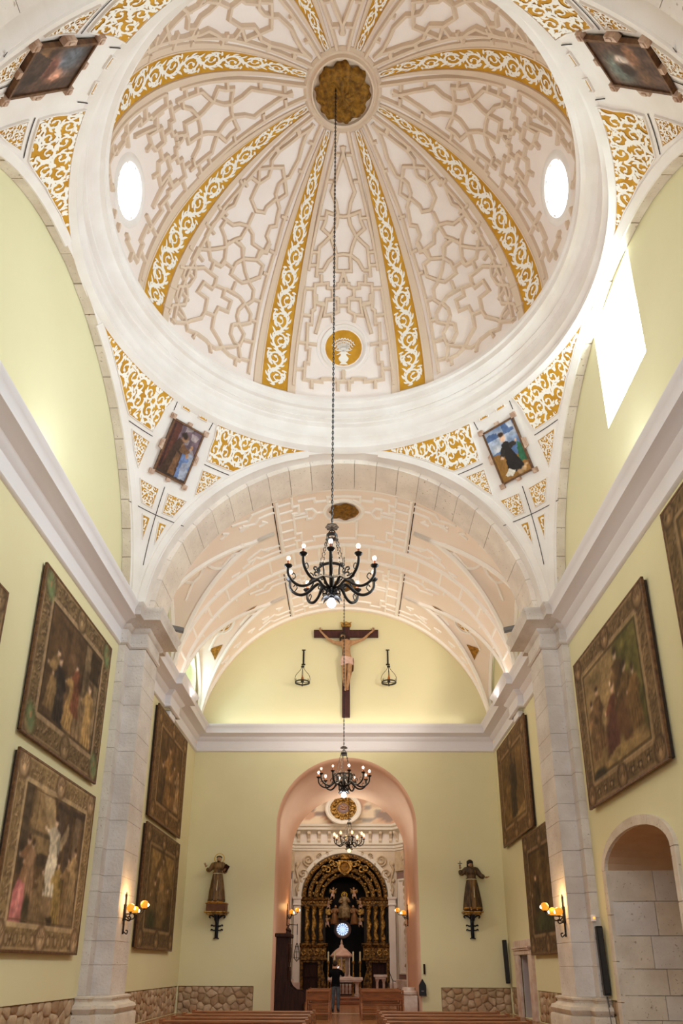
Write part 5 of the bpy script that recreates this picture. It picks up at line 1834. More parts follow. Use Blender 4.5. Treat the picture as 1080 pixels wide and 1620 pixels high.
    for i in range(10):
        a = 2 * PI * i / 10
        fb.tube(smooth_line([pt(r, a, z) for r, z in ((.04, -.5), (.12, -.52), (.17, -.56), (.19, -.60))], 3), [.02 * S, .03 * S, .03 * S, .03 * S, .03 * S, .025 * S, .02 * S, .015 * S, .01 * S, .006 * S], 4)
    fb.build('petal_shade', M['iron'], t)
    T_ = Matrix.Translation(O) @ Matrix.Scale(S, 4)
    MB().lathe([(0, -.73), (.03, -.727), (.06, -.71), (.08, -.68), (.085, -.64), (.06, -.58), (.04, -.55), (0, -.55)], (0, 0, 0), 20, T=T_).build('floodlight', M['flood'] if flood else M['flamebulb'], t, smooth='all')
    light('chandelier_glow', 'POINT', O + Vector((0, 0, .35 * S)), energy, WARM, radius=.6 * S)
    if flood:
        light('chandelier_flood', 'SPOT', O + Vector((0, 0, -.8 * S)), energy * 2.2, (1.0, .95, .88), aim=O + Vector((0, .01, -8)), spot=2.5, radius=.12)
    return t


chandelier('chandelier', 'large black iron chandelier hanging on a long chain from the dome', 22.9, (-.18, 12.3, 8.68), .85, 8.68, 10, 1.0, True, -PI / 2, energy=190)
chandelier('chandelier', 'middle iron chandelier with lit bulbs before the top of the far arch', 16.46, (.0, 24.6, 7.75), .88, 7.75, 10, 1.0, True, -PI / 2 + .2, energy=165)
chandelier('chandelier', 'smallest farthest chandelier with amber candle bulbs inside the chapel', 11.6, (.2, 35.2, 7.35), .80, 7.35, 8, .9, False, .2, amber=True, energy=190)

# ================================================================== crucifix
cx0, yc_ = .06, 29.25
t = thing('crucifix', 'large dark wooden crucifix with carved Christ on the upper end wall', 'crucifix', (cx0, YE, 11.43))
MB().cbox(cx0 - .165, cx0 + .165, 29.14, 29.24, 11.43, 15.66, .012).build('upright', M['cross'], t)
MB().cbox(cx0 - 1.41, cx0 + 1.41, 29.13, 29.25, 15.12, 15.47, .012).build('crossbar', M['cross'], t)
MB().box(cx0 - .03, cx0 + .03, 29.24, 29.298, 12.0, 12.1).box(cx0 - .03, cx0 + .03, 29.24, 29.298, 15.2, 15.3).build('wall_fixing', M['iron'], t)
mb = MB().prism([(-.20, 15.60), (.20, 15.60), (.23, 15.70), (.20, 15.74), (.24, 15.84), (.14, 15.80), (0, 15.86), (-.14, 15.80), (-.24, 15.84), (-.20, 15.74), (-.23, 15.70)], lambda x, z, d: (cx0 + x, 29.10 + d, z), 0, .06)
mb.tube([(cx0 - .18, 29.10, 15.67), (cx0 + .18, 29.10, 15.67)], .02, 6).tube([(cx0 - .14, 29.10, 15.75), (cx0 + .14, 29.10, 15.75)], .012, 6)
mb.build('title_plaque', M['gilt2'], t)


def cpt(x, y, d=0.0):   # place on the carved figure, from its own drawing grid
    return Vector((cx0 + (x - 575) / 194.0, 29.0 - d, 15.8 - (y - 128) / 187.0))


V_ = [cpt(585, 455), cpt(582, 410), cpt(578, 360, .04), cpt(572, 318, .05), cpt(560, 296, .07), cpt(549, 270, .11), cpt(546, 250, .12),
      cpt(530, 326, .03), cpt(478, 316, .0), cpt(425, 282, -.03), cpt(378, 228, -.08), cpt(358, 205, -.1),
      cpt(628, 320, .03), cpt(676, 304, .0), cpt(726, 280, -.03), cpt(780, 222, -.08), cpt(803, 204, -.1),
      cpt(562, 490, .03), cpt(560, 600, .1), cpt(564, 680, .0), cpt(572, 712, .03), cpt(570, 738, .08),
      cpt(606, 490, .03), cpt(602, 600, .1), cpt(588, 680, .03), cpt(586, 708, .06), cpt(590, 735, .12)]
E_ = [(0, 1), (1, 2), (2, 3), (3, 4), (4, 5), (5, 6), (3, 7), (7, 8), (8, 9), (9, 10), (10, 11), (3, 12), (12, 13), (13, 14), (14, 15), (15, 16),
      (0, 17), (17, 18), (18, 19), (19, 20), (20, 21), (0, 22), (22, 23), (23, 24), (24, 25), (25, 26)]
R_ = [.17, .16, .2, .17, .075, .12, .1, .11, .075, .065, .045, .05, .11, .075, .065, .045, .05, .14, .1, .07, .055, .05, .14, .1, .07, .055, .05]
skin_mesh('body', V_, E_, R_, [M['skin']], None, t, 2)
hd = cpt(549, 264, .13)
mb = MB().sphere(hd + Vector((0, .05, .06)), .135, 12, sc=(1, .9, .95))
for a, b in ((-.09, -.02), (.1, -.02)):
    mb.tube(smooth_line([hd + Vector((a, .02, .02)), hd + Vector((a * 1.25, .02, -.12)), hd + Vector((a * 1.3, .02, -.26))], 3), [.05] * 4 + [.04] * 2 + [.02], 6)
mb.build('hair', M['hair'], t, smooth='all')
mb = MB()
mb.sphere(hd + Vector((-.04, -.10, .015)), .014, 6).sphere(hd + Vector((.04, -.10, .015)), .014, 6)
mb.tube([hd + Vector((0, -.10, .02)), hd + Vector((0, -.135, -.03))], [.012, .022], 5).tube([hd + Vector((-.03, -.10, -.075)), hd + Vector((.03, -.10, -.075))], .011, 5)
mb.build('face_features', M['hair'], t)
mb = MB().sphere(hd + Vector((0, -.05, -.12)), .07, 8, sc=(1, .8, 1.2))
mb.build('beard', M['hair'], t, smooth='all')
for hx, hy, sd in ((356, 200, -1), (806, 199, 1)):
    h0 = cpt(hx, hy, -.08)
    mb = MB().sphere(h0, .055, 8, sc=(1, .5, 1.1))
    for i, (ang, L) in enumerate(((60, .1), (78, .13), (95, .14), (112, .12))):
        aa = rad(ang if sd > 0 else 180 - ang)
        mb.tube([h0 + Vector((cos(aa) * .04, 0, sin(aa) * .04)), h0 + Vector((cos(aa) * L * .7, -.01, sin(aa) * L * .7)), h0 + Vector((cos(aa) * L, -.04, sin(aa) * L))], [.015, .013, .009], 5)
    aa = rad(170 if sd > 0 else 10)
    mb.tube([h0, h0 + Vector((cos(aa) * .08, -.01, .04)), h0 + Vector((cos(aa) * .1, -.02, .08))], [.018, .015, .009], 5)
    mb.build('hand', M['skin'], t, smooth='all')
mb = MB()
k = 28
rows = [(452, .27, .19), (470, .28, .2), (490, .29, .21), (512, .28, .2), (520, .26, .18)]
vs = []
for j, (y, rx, ry) in enumerate(rows):
    c = cpt(584, y, .02)
    for i in range(k):
        a = 2 * PI * i / k
        f = 1 + .06 * sin(5 * a + j * .8)
        vs.append(c + Vector((rx * f * cos(a), ry * f * sin(a), .03 * sin(a * 2 + j))))
mb.add(vs, [(j * k + i, j * k + (i + 1) % k, (j + 1) * k + (i + 1) % k, (j + 1) * k + i) for j in range(4) for i in range(k)])
mb.build('loincloth', M['cloth'], t, smooth='all')
mb = MB().grid(lambda u, v: cpt(622 + 14 * u + 8 * v * (1 - v) * 2, 462 + 115 * v, .05 - .05 * sin(u * 6)) + Vector((0, .03 * sin(v * 8 + u * 4), 0)), 6, 10)
mb.build('cloth_end', M['robe'], t, smooth='all')


# ---- the two lanterns hung on brackets beside the crucifix
def wall_lantern(label, x):
    zt, yb = 14.58, 29.28
    t = thing('wall_lantern', label, 'lantern', (x, YE, 13.2), 'lanterns flanking the crucifix')
    MB().cbox(x - .03, x + .03, 29.26, 29.3, 13.87, zt, .005).box(x - .08, x + .08, 29.255, 29.3, zt - .04, zt).box(x - .08, x + .08, 29.255, 29.3, 13.85, 13.9).tube([(x, 29.26, 14.4), (x, 28.95, 14.42), (x, 28.8, 14.36)], .014, 5).tube([(x, 29.26, 13.95), (x, 29.05, 14.2), (x, 28.84, 14.38)], .009, 5).build('bracket', M['iron'], t)
    MB().tube([(x, 28.8, 14.38), (x, 28.8, 13.58)], .007, 4).build('chain', M['iron'], t)
    c = Vector((x, 28.8, 12.86))
    MB().lathe([(0, .76), (.07, .74), (.07, .70), (0, .69)], c, 12).build('cap', M['iron'], t)
    mb = MB()
    for k in range(4):
        a = PI / 2 * k
        mb.tube(smooth_line([c + Vector((r * cos(a), r * sin(a), z)) for r, z in ((.03, .7), (.1, .56), (.26, .36), (.32, .18), (.30, .02))], 4), .011, 5)
        mb.tube(smooth_line([c + Vector((r * cos(a + PI / 4), r * sin(a + PI / 4), z)) for r, z in ((.28, -.0), (.36, .0), (.37, .06), (.33, .05))], 3), .01, 5)
        mb.tube(smooth_line([c + Vector((r * cos(a), r * sin(a), z)) for r, z in ((.30, -.02), (.15, -.05), (.04, -.12), (.0, -.18))], 3), .009, 5)
    mb.build('cage', M['iron'], t)
    MB().lathe([(.27, -.02), (.32, -.02), (.32, .02), (.27, .02), (.27, -.02)], c, 24).box(c.x - .29, c.x + .29, c.y - .01, c.y + .01, c.z - .01, c.z + .01).box(c.x - .01, c.x + .01, c.y - .29, c.y + .29, c.z - .01, c.z + .01).build('ring', M['iron'], t)
    MB().lathe([(0, .0), (.06, .01), (.07, .06), (.05, .1), (0, .1)], c, 12).build('cup', M['iron'], t)
    MB().lathe([(0, .1), (.06, .11), (.06, .18), (.035, .26), (.02, .32), (0, .34)], c, 10).build('amber_flame_glass', M['amber_dull'], t, smooth='all')


wall_lantern('iron cage lantern on a bracket left of the crucifix', -1.78)
wall_lantern('iron cage lantern on a bracket right of the crucifix', 1.87)


# ================================================================== saints on brackets
def hand(mb, w, d, up, r=.028, L=.09):
    """open hand at wrist w pointing along d"""
    d = d.normalized()
    s = d.cross(up).normalized()
    p = w + d * .05
    mb.tube([w - d * .02, w + d * .03, p + d * .03], [r * .8, r * 1.25, r * 1.1], 7)
    for i, (o, l) in enumerate(((-.75, .85), (-.25, 1.0), (.25, 1.02), (.75, .8))):
        q = p + s * (o * r) + d * .025
        dd = (d + s * o * .25).normalized()
        mb.tube([q, q + dd * L * .5 * l, q + dd * L * l + up * .012], [r * .36, r * .32, r * .2], 5)
    mb.tube([w + s * r * .9, w + s * r * 1.9 + d * .03, w + s * r * 2.1 + d * .065], [r * .42, r * .38, r * .25], 5)


def head_shape(mb, c, h, fwd, mi=0):
    """a head of height h: skull, jaw, nose, brow, lips, ears"""
    f = fwd.normalized()
    r = Vector((-f.y, f.x, 0)).normalized() * -1
    n, k = 12, 9
    vs = []
    for j in range(k + 1):
        tt = -PI / 2 + PI * j / k
        for i in range(n):
            a = 2 * PI * i / n
            x, y, z = cos(tt) * cos(a), cos(tt) * sin(a), sin(tt)
            wx = .37 * (1 - .16 * max(0, -z))
            wy = .45 * (1 - .12 * max(0, -z))
            vs.append(c + r * (x * wx * h) + f * (y * wy * h + (.03 * h if z < -.4 and y > 0 else 0)) + Vector((0, 0, z * h * .5)))
    fs = [(j * n + i, j * n + (i + 1) % n, (j + 1) * n + (i + 1) % n, (j + 1) * n + i) for j in range(k) for i in range(n)]
    mb.add(vs, fs, mi)
    mb.tube([c + f * .42 * h + Vector((0, 0, .08 * h)), c + f * .52 * h - Vector((0, 0, .1 * h)), c + f * .43 * h - Vector((0, 0, .14 * h))], [.03 * h, .055 * h, .03 * h], 5, mi=mi)
    for s in (-1, 1):
        mb.sphere(c + r * (s * .37 * h), .09 * h, 6, mi, sc=(.5, .8, 1.2))


def face_dark(mb, c, h, fwd):
    f = fwd.normalized()
    r = Vector((f.y, -f.x, 0)).normalized()
    for s in (-1, 1):
        e = c + r * (s * .16 * h) + f * .40 * h + Vector((0, 0, .03 * h))
        mb.sphere(e, .03 * h, 6, sc=(1, .6, .6))
        mb.tube([e + Vector((0, 0, .09 * h)) - r * .08 * h, e + Vector((0, 0, .11 * h)) + f * .02 * h, e + Vector((0, 0, .08 * h)) + r * .08 * h], .01 * h, 4)
    mb.tube([c + f * .41 * h - r * .09 * h - Vector((0, 0, .24 * h)), c + f * .44 * h - Vector((0, 0, .235 * h)), c + f * .41 * h + r * .09 * h - Vector((0, 0, .24 * h))], .02 * h, 4)


def robe_loft(mb, base, rows, folds=9, k=40, tw=0.0):
    """rows: (z, cx, cy, rx, ry, fold depth)"""
    vs = []
    for j, (z, ox, oy, rx, ry, fd) in enumerate(rows):
        for i in range(k):
            a = 2 * PI * i / k
            f = 1 + fd * (cos(folds * a + tw * j) * .6 + cos((folds + 4) * a + 1.3) * .4)
            vs.append(base + Vector((ox + rx * f * cos(a), oy + ry * f * sin(a), z)))
    m = len(rows)
    fs = [(j * k + i, j * k + (i + 1) % k, (j + 1) * k + (i + 1) % k, (j + 1) * k + i) for j in range(m - 1) for i in range(k)]
    fs += [tuple(range(k - 1, -1, -1)), tuple((m - 1) * k + i for i in range(k))]
    return mb.add(vs, fs)


def saint_bracket(label, x, ztop, w):
    t = thing('wall_bracket', label, 'bracket', (x, YE, ztop - 1.0), 'brackets under the saints')
    MB().cbox(x - w, x + w, 28.72, 29.3, ztop - .06, ztop, .015).cbox(x - w * .8, x + w * .8, 28.80, 29.3, ztop - .13, ztop - .06, .015).build('shelf', M['gilt2'], t)
    mb = MB()
    mb.tube(smooth_line([(x, 28.85, ztop - .12), (x, 28.95, ztop - .3), (x, 29.15, ztop - .45), (x, 29.24, ztop - .9)], 4), [.07] * 5 + [.05] * 4 + [.035] * 4, 6)
    mb.cbox(x - .06, x + .06, 29.2, 29.3, ztop - .98, ztop - .12, .01)
    for s in (-1, 1):
        mb.tube(smooth_line([(x, 29.2, ztop - .3), (x + s * .12, 29.2, ztop - .2), (x + s * .24, 29.2, ztop - .14), (x + s * .30, 29.2, ztop - .19), (x + s * .25, 29.2, ztop - .24)], 4), .028, 5)
        for z in (.50, .66):
            mb.tube(smooth_line([(x, 29.25, ztop - z), (x + s * .12, 29.25, ztop - z - .02), (x + s * .2, 29.25, ztop - z + .02), (x + s * .22, 29.25, ztop - z - .03)], 3), .024, 5)
        mb.tube([(x, 29.25, ztop - .94), (x + s * .1, 29.25, ztop - .98)], .025, 5)
    mb.build('console', M['iron_blue'], t, smooth='all')
    return t


M['iron_blue'] = mat('blue_black_iron', (34, 34, 46), 0.5, metal=0.4)


def saint(label, x, z0, H, tonsure):
    """robed wooden figure; right-hand arm raised and open, facing the nave"""
    y = 28.98
    B = Vector((x, y, z0))
    f = Vector((0, -1, 0))
    t = thing('saint_statue', label, 'statue', (x, y, z0), 'carved saints on the end wall')
    h = H
    s0 = 1 if tonsure else -1
    hc = B + Vector((.015 * h * s0, -.02, h * .915))
    # one body: trunk with sleeves, neck and arms
    sh = .80 * h
    if tonsure:
        la = [B + Vector((-.11 * h, 0, sh)), B + Vector((-.19 * h, -.03, .66 * h)), B + Vector((-.235 * h, -.12, .72 * h))]
        ra = [B + Vector((.11 * h, 0, sh)), B + Vector((.165 * h, -.04, .64 * h)), B + Vector((.165 * h, -.22, .66 * h))]
    else:
        la = [B + Vector((-.11 * h, 0, sh)), B + Vector((-.21 * h, -.02, .70 * h)), B + Vector((-.225 * h, -.10, .80 * h))]
        ra = [B + Vector((.11 * h, 0, sh)), B + Vector((.18 * h, -.02, .68 * h)), B + Vector((.25 * h, -.14, .64 * h))]
    V = [B + Vector((0, 0, .55 * h)), B + Vector((0, 0, .68 * h)), B + Vector((0, 0, sh)), B + Vector((0, -.01, .855 * h)), hc] + la + ra
    E = [(0, 1), (1, 2), (2, 3), (3, 4), (2, 5), (5, 6), (6, 7), (2, 8), (8, 9), (9, 10)]
    Rr = [.10 * h, .095 * h, .085 * h, .038 * h, .05 * h, .06 * h, .055 * h, .06 * h, .06 * h, .055 * h, .06 * h]
    skin_mesh('body', V, E, Rr, [M['robe'] if tonsure else M['robe2'], M['skin']], lambda c: 1 if c.z > z0 + .865 * h else 0, t, 2)
    mb = MB()
    w = .155 * h
    robe_loft(mb, B, [(0.035 * h, 0, 0, w * 1.12, .13 * h, .16), (.06 * h, 0, 0, w * 1.1, .128 * h, .17), (.25 * h, 0, 0, w * .98, .118 * h, .15), (.45 * h, 0, 0, w * .82, .1 * h, .10), (.58 * h, 0, 0, w * .68, .088 * h, .04), (.61 * h, 0, 0, w * .64, .085 * h, .02), (.64 * h, 0, 0, w * .68, .088 * h, .03)])
    r = mb.build('habit', M['robe'] if tonsure else M['robe2'], t, smooth='all')
    mb = MB()
    robe_loft(mb, B, [(0.03 * h, 0, 0, w * 1.15, .134 * h, .09), (.075 * h, 0, 0, w * 1.13, .132 * h, .1)])
    mb.build('gilded_hem', M['robe2'] if tonsure else M['robegold'], t, smooth='all')
    # front panel and cord
    mb = MB().grid(lambda u, v: B + Vector(((u - .5) * .09 * h * (1 + .2 * v), -(.105 + .03 * (1 - v)) * h - .012 - .01 * cos(u * 9), (.05 + .55 * v) * h)), 6, 8)
    mb.build('scapular', M['robe'], t, smooth='all')
    mb = MB().tube([B + Vector((.145 * h * .73 * cos(a), .088 * h * sin(a) * 1.05, .61 * h)) for a in [2 * PI * i / 24 for i in range(24)]], .012, 5, closed=True).tube(smooth_line([B + Vector((.03, -.10 * h, .61 * h)), B + Vector((.04, -.12 * h, .45 * h)), B + Vector((.035, -.135 * h, .25 * h))], 4), .011, 5)
    mb.build('cord', M['candlewax'], t)
    # short cape
    mb = MB()
    robe_loft(mb, B, [(.70 * h, 0, 0, .125 * h, .105 * h, .03), (.76 * h, 0, 0, .128 * h, .1 * h, .03), (.815 * h, 0, 0, .105 * h, .08 * h, .02), (.85 * h, 0, 0, .055 * h, .055 * h, .02)], 6, 28)
    mb.build('cape', M['robe'] if tonsure else M['robe2'], t, smooth='all')
    hm = MB()
    head_shape(hm, hc, .135 * h, Vector((-.12 * s0, -1, -.1)))
    hm.build('head', M['skin'], t, smooth='all')
    fm = MB()
    face_dark(fm, hc, .135 * h, Vector((-.12 * s0, -1, 0)))
    fm.build('face_features', M['hair'], t)
    if tonsure:
        mb = MB().tube([hc + Vector((.05 * h * cos(a), .05 * h * sin(a) + .02, .042 * h + .012 * h * -sin(a))) for a in [2 * PI * i / 20 for i in range(20)]], .013 * h, 6, closed=True)
        mb.sphere(hc + Vector((-.004, -.045 * h, -.056 * h)), .022 * h, 7, sc=(1.1, .6, 1))
        mb.build('hair', M['hair'], t, smooth='all')
        MB().tube([hc + Vector((.105 * h * cos(a), .05, .02 * h + .105 * h * sin(a))) for a in [2 * PI * i / 32 for i in range(32)]], .014, 6, closed=True).tube([hc + Vector((0, .05, .1 * h)), hc + Vector((0, .03, .05 * h))], .006, 4).build('halo', M['halo'], t, smooth='all')
    else:
        mb = MB().grid(lambda u, v: hc + Vector(((.062 + .012 * v) * h * cos(-.35 + (PI + .7) * u), .02 + (.068 + .01 * v) * h * sin(-.35 + (PI + .7) * u), (.078 - .02 * abs(2 * u - 1) - .27 * v) * h)), 16, 8)
        mb.sphere(hc + Vector((0, .012, .025 * h)), .068 * h, 12, sc=(1, 1, .9))
        mb.build('veil', M['hair'], t, smooth='all')
    hb = MB()
    if tonsure:
        hand(hb, la[2] + Vector((-.02, -.03, .05)), Vector((-.35, -.25, .9)), Vector((.2, -1, .1)))
        hand(hb, ra[2] + Vector((.0, -.06, .0)), Vector((.3, -.8, .3)), Vector((0, .2, 1)))
        hb.build('hands', M['skin'], t, smooth='all')
        bk = MB().box(-.09, .09, -.025, .025, -.13, .13, T=Matrix.Translation(ra[2] + Vector((.07, -.10, .09))) @ Matrix.Rotation(.6, 4, 'Y') @ Matrix.Rotation(.5, 4, 'X'))
        bk.build('book', M['wood_dark'], t)
    else:
        hand(hb, la[2] + Vector((-.01, -.03, .03)), Vector((0, -.2, 1)), Vector((.2, -1, 0)))
        hand(hb, ra[2] + Vector((.03, -.05, .0)), Vector((.75, -.55, .12)), Vector((0, .2, 1)))
        hb.build('hands', M['skin'], t, smooth='all')
        c = la[2] + Vector((0, -.06, .12))
        MB().cbox(c.x - .011, c.x + .011, c.y - .011, c.y + .011, c.z - .08, c.z + .2, .003).cbox(c.x - .085, c.x + .085, c.y - .011, c.y + .011, c.z + .09, c.z + .115, .003).build('hand_cross', M['wood_dark'], t)
    # feet and plinth
    mb = MB()
    for s in (-1, 1):
        mb.tube([B + Vector((s * .05 * h, -.06 * h, .03 * h)), B + Vector((s * .055 * h, -.12 * h, .028 * h)), B + Vector((s * .06 * h, -.155 * h, .02 * h))], [.03, .034, .02], 6)
    mb.build('feet', M['skin'], t, smooth='all')
    ph = .03 * h
    MB().cbox(x - .2 * h * .8, x + .2 * h * .8, y - .27, y + .27, z0, z0 + ph, .008).build('plinth', M['robegold'] if tonsure else M['wood_dark'], t)
    return t


saint_bracket('ochre topped dark console bracket under the haloed saint, left', -4.86, 3.58, .44)
p0 = thing('statue_pedestal', 'brown painted box pedestal under the haloed saint', 'pedestal', (-4.86, 28.98, 3.58))
MB().cbox(-5.23, -4.49, 28.74, 29.24, 3.58, 3.86, .012).build('block', M['wood_pedestal'] if 'wood_pedestal' in M else M['wood'], p0)
MB().cbox(-5.26, -4.46, 28.72, 29.26, 3.84, 3.88, .01).build('top_moulding', M['robegold'], p0)
saint('carved saint with gold ring halo and raised hand, left of the arch', -4.90, 3.88, 1.80, True)
saint_bracket('ochre topped dark console bracket under the veiled saint, right', 4.87, 3.60, .38)
saint('carved veiled saint holding up a small cross, right of the arch', 4.90, 3.60, 1.93, False)


# ================================================================== amber sconces
def sconce(label, x, y, z, out, energy=14, s=1.0):
    """z: middle of the globes; out: direction away from the wall"""
    t = thing('wall_sconce', label, 'sconce', (x, y, z - .6 * s), 'amber globe sconces')
    W0 = Vector((x, y, z))
    o = Vector(out)
    sd = Vector((-o.y, o.x, 0))
    P = lambda a, b, c: W0 + o * (a * s) + sd * (b * s) + Vector((0, 0, c * s))
    MB().tube([P(.03, 0, .32), P(.03, 0, -.62)], .022 * s, 6).tube([P(.03, 0, .30), P(.03, 0, .42)], [.03 * s, .002], 6).tube(smooth_line([P(.03, 0, -.55), P(.12, 0, -.62), P(.14, 0, -.54), P(.09, 0, -.53)], 3), .016 * s, 5).tube(smooth_line([P(.03, 0, -.25), P(.16, 0, -.30), P(.19, 0, -.22), P(.14, 0, -.2)], 3), .018 * s, 5).box(0, .05, -.05, .05, -.3, .1, T=Matrix.Translation(W0) @ Matrix(((o.x, sd.x, 0, 0), (o.y, sd.y, 0, 0), (0, 0, 1, 0), (0, 0, 0, 1)))).build('back_bar', M['iron'], t)
    for (a, b, c) in ((.24, -.24, .0), (.50, .04, .10), (.22, .24, -.03)):
        arm = MB().tube(smooth_line([P(.04, 0, -.14), P(a * .5, b * .5, -.22 + c), P(a * .9, b * .95, -.2 + c), P(a, b, -.09 + c)], 4), .016 * s, 5)
        arm.lathe([(0, -.13), (.035, -.12), (.05, -.085), (.03, -.08), (0, -.08)], P(a, b, c), 10, T=Matrix.Scale(s, 4))
        arm = arm.build('arm', M['iron'], t, smooth='all')
        MB().sphere(P(a, b, c), .105 * s, 14).build('globe', M['amber'], arm, smooth='all')
        MB().sphere(P(a, b, c - .01) + o * .075 * s, .045 * s, 8).build('filament', M['amberlamp'], arm, smooth='all')
    light('sconce_glow', 'POINT', P(.30, 0, .25), energy, (1.0, .62, .25), radius=.12)


sconce('amber three globe sconce on the near left pilaster', -5.55, 19.3, 3.0, (1, 0, 0), 22)
sconce('amber three globe sconce on the near right pilaster', 5.55, 19.1, 2.95, (-1, 0, 0), 22)
sconce('small amber sconce inside the far arch, left jamb', -2.42, 31.9, 3.75, (1, 0, 0), 8, .9)
sconce('small amber sconce inside the far arch, right jamb', 2.66, 31.9, 3.75, (-1, 0, 0), 8, .9)


# ================================================================== loudspeakers and small fittings
def column_speaker(label, top, bot, w, d):
    t = thing('column_loudspeaker', label, 'loudspeaker', bot, 'black column loudspeakers')
    a, b = Vector(bot), Vector(top)
    up = (b - a).normalized()
    fw = Vector((0, -1, 0))
    rt = up.cross(-fw).normalized()
    fw = rt.cross(up).normalized() * -1
    L = (b - a).length
    T = Matrix(((rt.x, -fw.x, up.x, a.x), (rt.y, -fw.y, up.y, a.y), (rt.z, -fw.z, up.z, a.z), (0, 0, 0, 1)))
    MB().cbox(-w, w, -d, d, 0, L, .015, T=T).build('cabinet', M['black'], t)
    MB().cbox(-w * .75, w * .75, -d - .012, -d, .05, L - .05, .006, T=T).build('grille', M['grille'], t)
    MB().box(-w * .5, w * .5, d, d + .12, L * .8, L * .84, T=T).box(-w * .5, w * .5, d, d + .12, L * .14, L * .18, T=T).build('wall_mount', M['iron'], t)
    return t


M['grille'] = mat('dark_speaker_grille', (44, 42, 42), 0.6)
column_speaker('tall black column loudspeaker on the near right pilaster', (6.07, 18.25, 2.55), (6.10, 18.25, 1.02), .075, .07)
column_speaker('black column loudspeaker high in the far right corner by the doorway', (6.02, 29.12, 2.58), (6.06, 29.12, 1.05), .075, .07)
t = thing('emergency_lamp', 'small white pilot lamp above the right pilaster loudspeaker', 'lamp', (6.03, 18.38, 2.66))
MB().cbox(5.97, 6.08, 18.36, 18.45, 2.66, 2.82, .01).build('housing', M['white_trim'], t)
MB().sphere((6.025, 18.35, 2.74), .028, 8).build('pilot_light', M['spark'], t)
t = tag(MB().tube(smooth_line([(6.11, 18.3, 1.0), (6.13, 18.26, .7), (6.15, 18.22, .5), (6.17, 18.2, .3), (6.17, 18.2, .01)], 4), .012, 5).tube(smooth_line([(6.09, 18.3, 1.0), (6.08, 18.16, .6), (6.08, 18.14, .3), (6.08, 18.14, .01)], 4), .01, 5).build('speaker_cable', M['grey_metal']), 'grey cables hanging from the right pilaster loudspeaker', 'cable')
for sx, nm in ((-1, 'left'), (1, 'right')):
    t = thing('cornice_floodlight', 'small grey floodlight on top of the %s pilaster capital' % nm, 'floodlight', (sx * 5.25, 19.9, 11.0), 'floodlights on the capitals')
    T = Matrix.Translation((sx * 5.08, 20.25, 11.28)) @ Matrix.Rotation(-sx * .2, 4, 'Z') @ Matrix.Rotation(-sx * .15, 4, 'Y')
    MB().cbox(-.2, .2, -.08, .08, -.07, .07, .01, T=T).build('lamp_body', M['grey_metal'], t)
    MB().cbox(-.16, .16, .08, .10, -.05, .05, .004, T=T).build('lamp_glass', M['flood'], t)
    MB().tube([(sx * 5.3, 20.1, 11.0), (sx * 5.3, 20.15, 11.2), (sx * 5.16, 20.25, 11.26)], .015, 5).build('bracket', M['iron'], t)
    light('capital_flood', 'SPOT', (sx * 5.08, 20.42, 11.3), 1000 if sx > 0 else 260, (1.0, .9, .78), aim=(sx * .4, 28.9, 13.6), spot=.95, radius=.08)

# alms box and dark bar by the arch, marble font
t = thing('alms_box', 'small black pointed alms box on the right jamb of the arch', 'box', (2.84, 29.28, .6))
MB().prism([(-.13, .62), (.13, .62), (.13, .98), (0, 1.2), (-.13, .98)], lambda x, z, d: (2.9 + x, 29.14 + d, z), 0, .16).build('body', M['iron'], t)
MB().cbox(2.85, 2.95, 29.12, 29.145, .76, .80, .004).build('coin_slot', M['grey_metal'], t)
t = thing('wall_hook_bar', 'short dark bar on the wall above the alms box', 'bar', (3.0, 29.28, 1.4))
MB().cbox(2.96, 3.03, 29.24, 29.3, 1.36, 1.72, .008).build('bar', M['wood_dark'], t)
t = thing('marble_font', 'white marble pedestal font at the right foot of the arch', 'font', (2.42, 29.55, 0))
MB().cbox(2.05, 2.72, 29.32, 29.95, 0, .62, .02).build('pedestal', M['marble'], t)
MB().lathe([(.0, .62), (.30, .62), (.34, .66), (.34, .74), (.26, .78), (.24, .9), (.0, .9)], (2.42, 29.62, 0), 20).build('bowl', M['marble'], t, smooth=True)


# ================================================================== pews
def pew(x0, x1):
    """local pew: faces +y; origin in the middle of its foot"""
    t = thing('pew', '', 'pew', (0, 0, 0), local=True)
    w = (x1 - x0) / 2
    MB().cbox(-w, w, -.08, .30, .42, .46, .008).build('seat', M['wood'], t)
    MB().cbox(-w, w, -.19, -.14, .60, .80, .008, T=Matrix.Rotation(.06, 4, 'X')).build('backrest', M['wood'], t)
    MB().cbox(-w - .01, w + .01, -.27, -.11, .84, .88, .01).build('top_rail', M['wood'], t)
    MB().cbox(-w, w, -.40, -.22, .16, .20, .008).build('kneeler', M['wood'], t)
    for s in (-1, 1):
        mb = MB()
        poly = [(-.40, 0), (.30, 0), (.30, .12), (.24, .2), (.24, .40), (.32, .46), (.28, .56), (.1, .60), (-.05, .72), (-.10, .90), (-.28, .90), (-.26, .5), (-.36, .3), (-.40, .18)]
        mb.prism(poly, lambda y, z, d: (s * (w + .02) + d, y, z), -.025, .025)
        mb.build('end_panel', M['wood'], t)
    return t


proto = pew(0, 2.12)
protoR = pew(0, 2.1)
ordn = ['nearest', 'second', 'third', 'fourth', 'farthest']
first = True
for side, x, pr_, nm in ((-1, -1.56, proto, 'left'), (1, 1.75, protoR, 'right')):
    for i, y in enumerate((11.1, 11.9, 12.7, 13.5, 14.35)):
        o = pr_ if i == 0 else copy_tree(pr_)
        o.location = (x, y + .2, 0)
        tag(o, '%s wooden pew of the %s front block, at the bottom edge of the picture' % (ordn[i], nm), 'pew', 'pews of the front blocks')
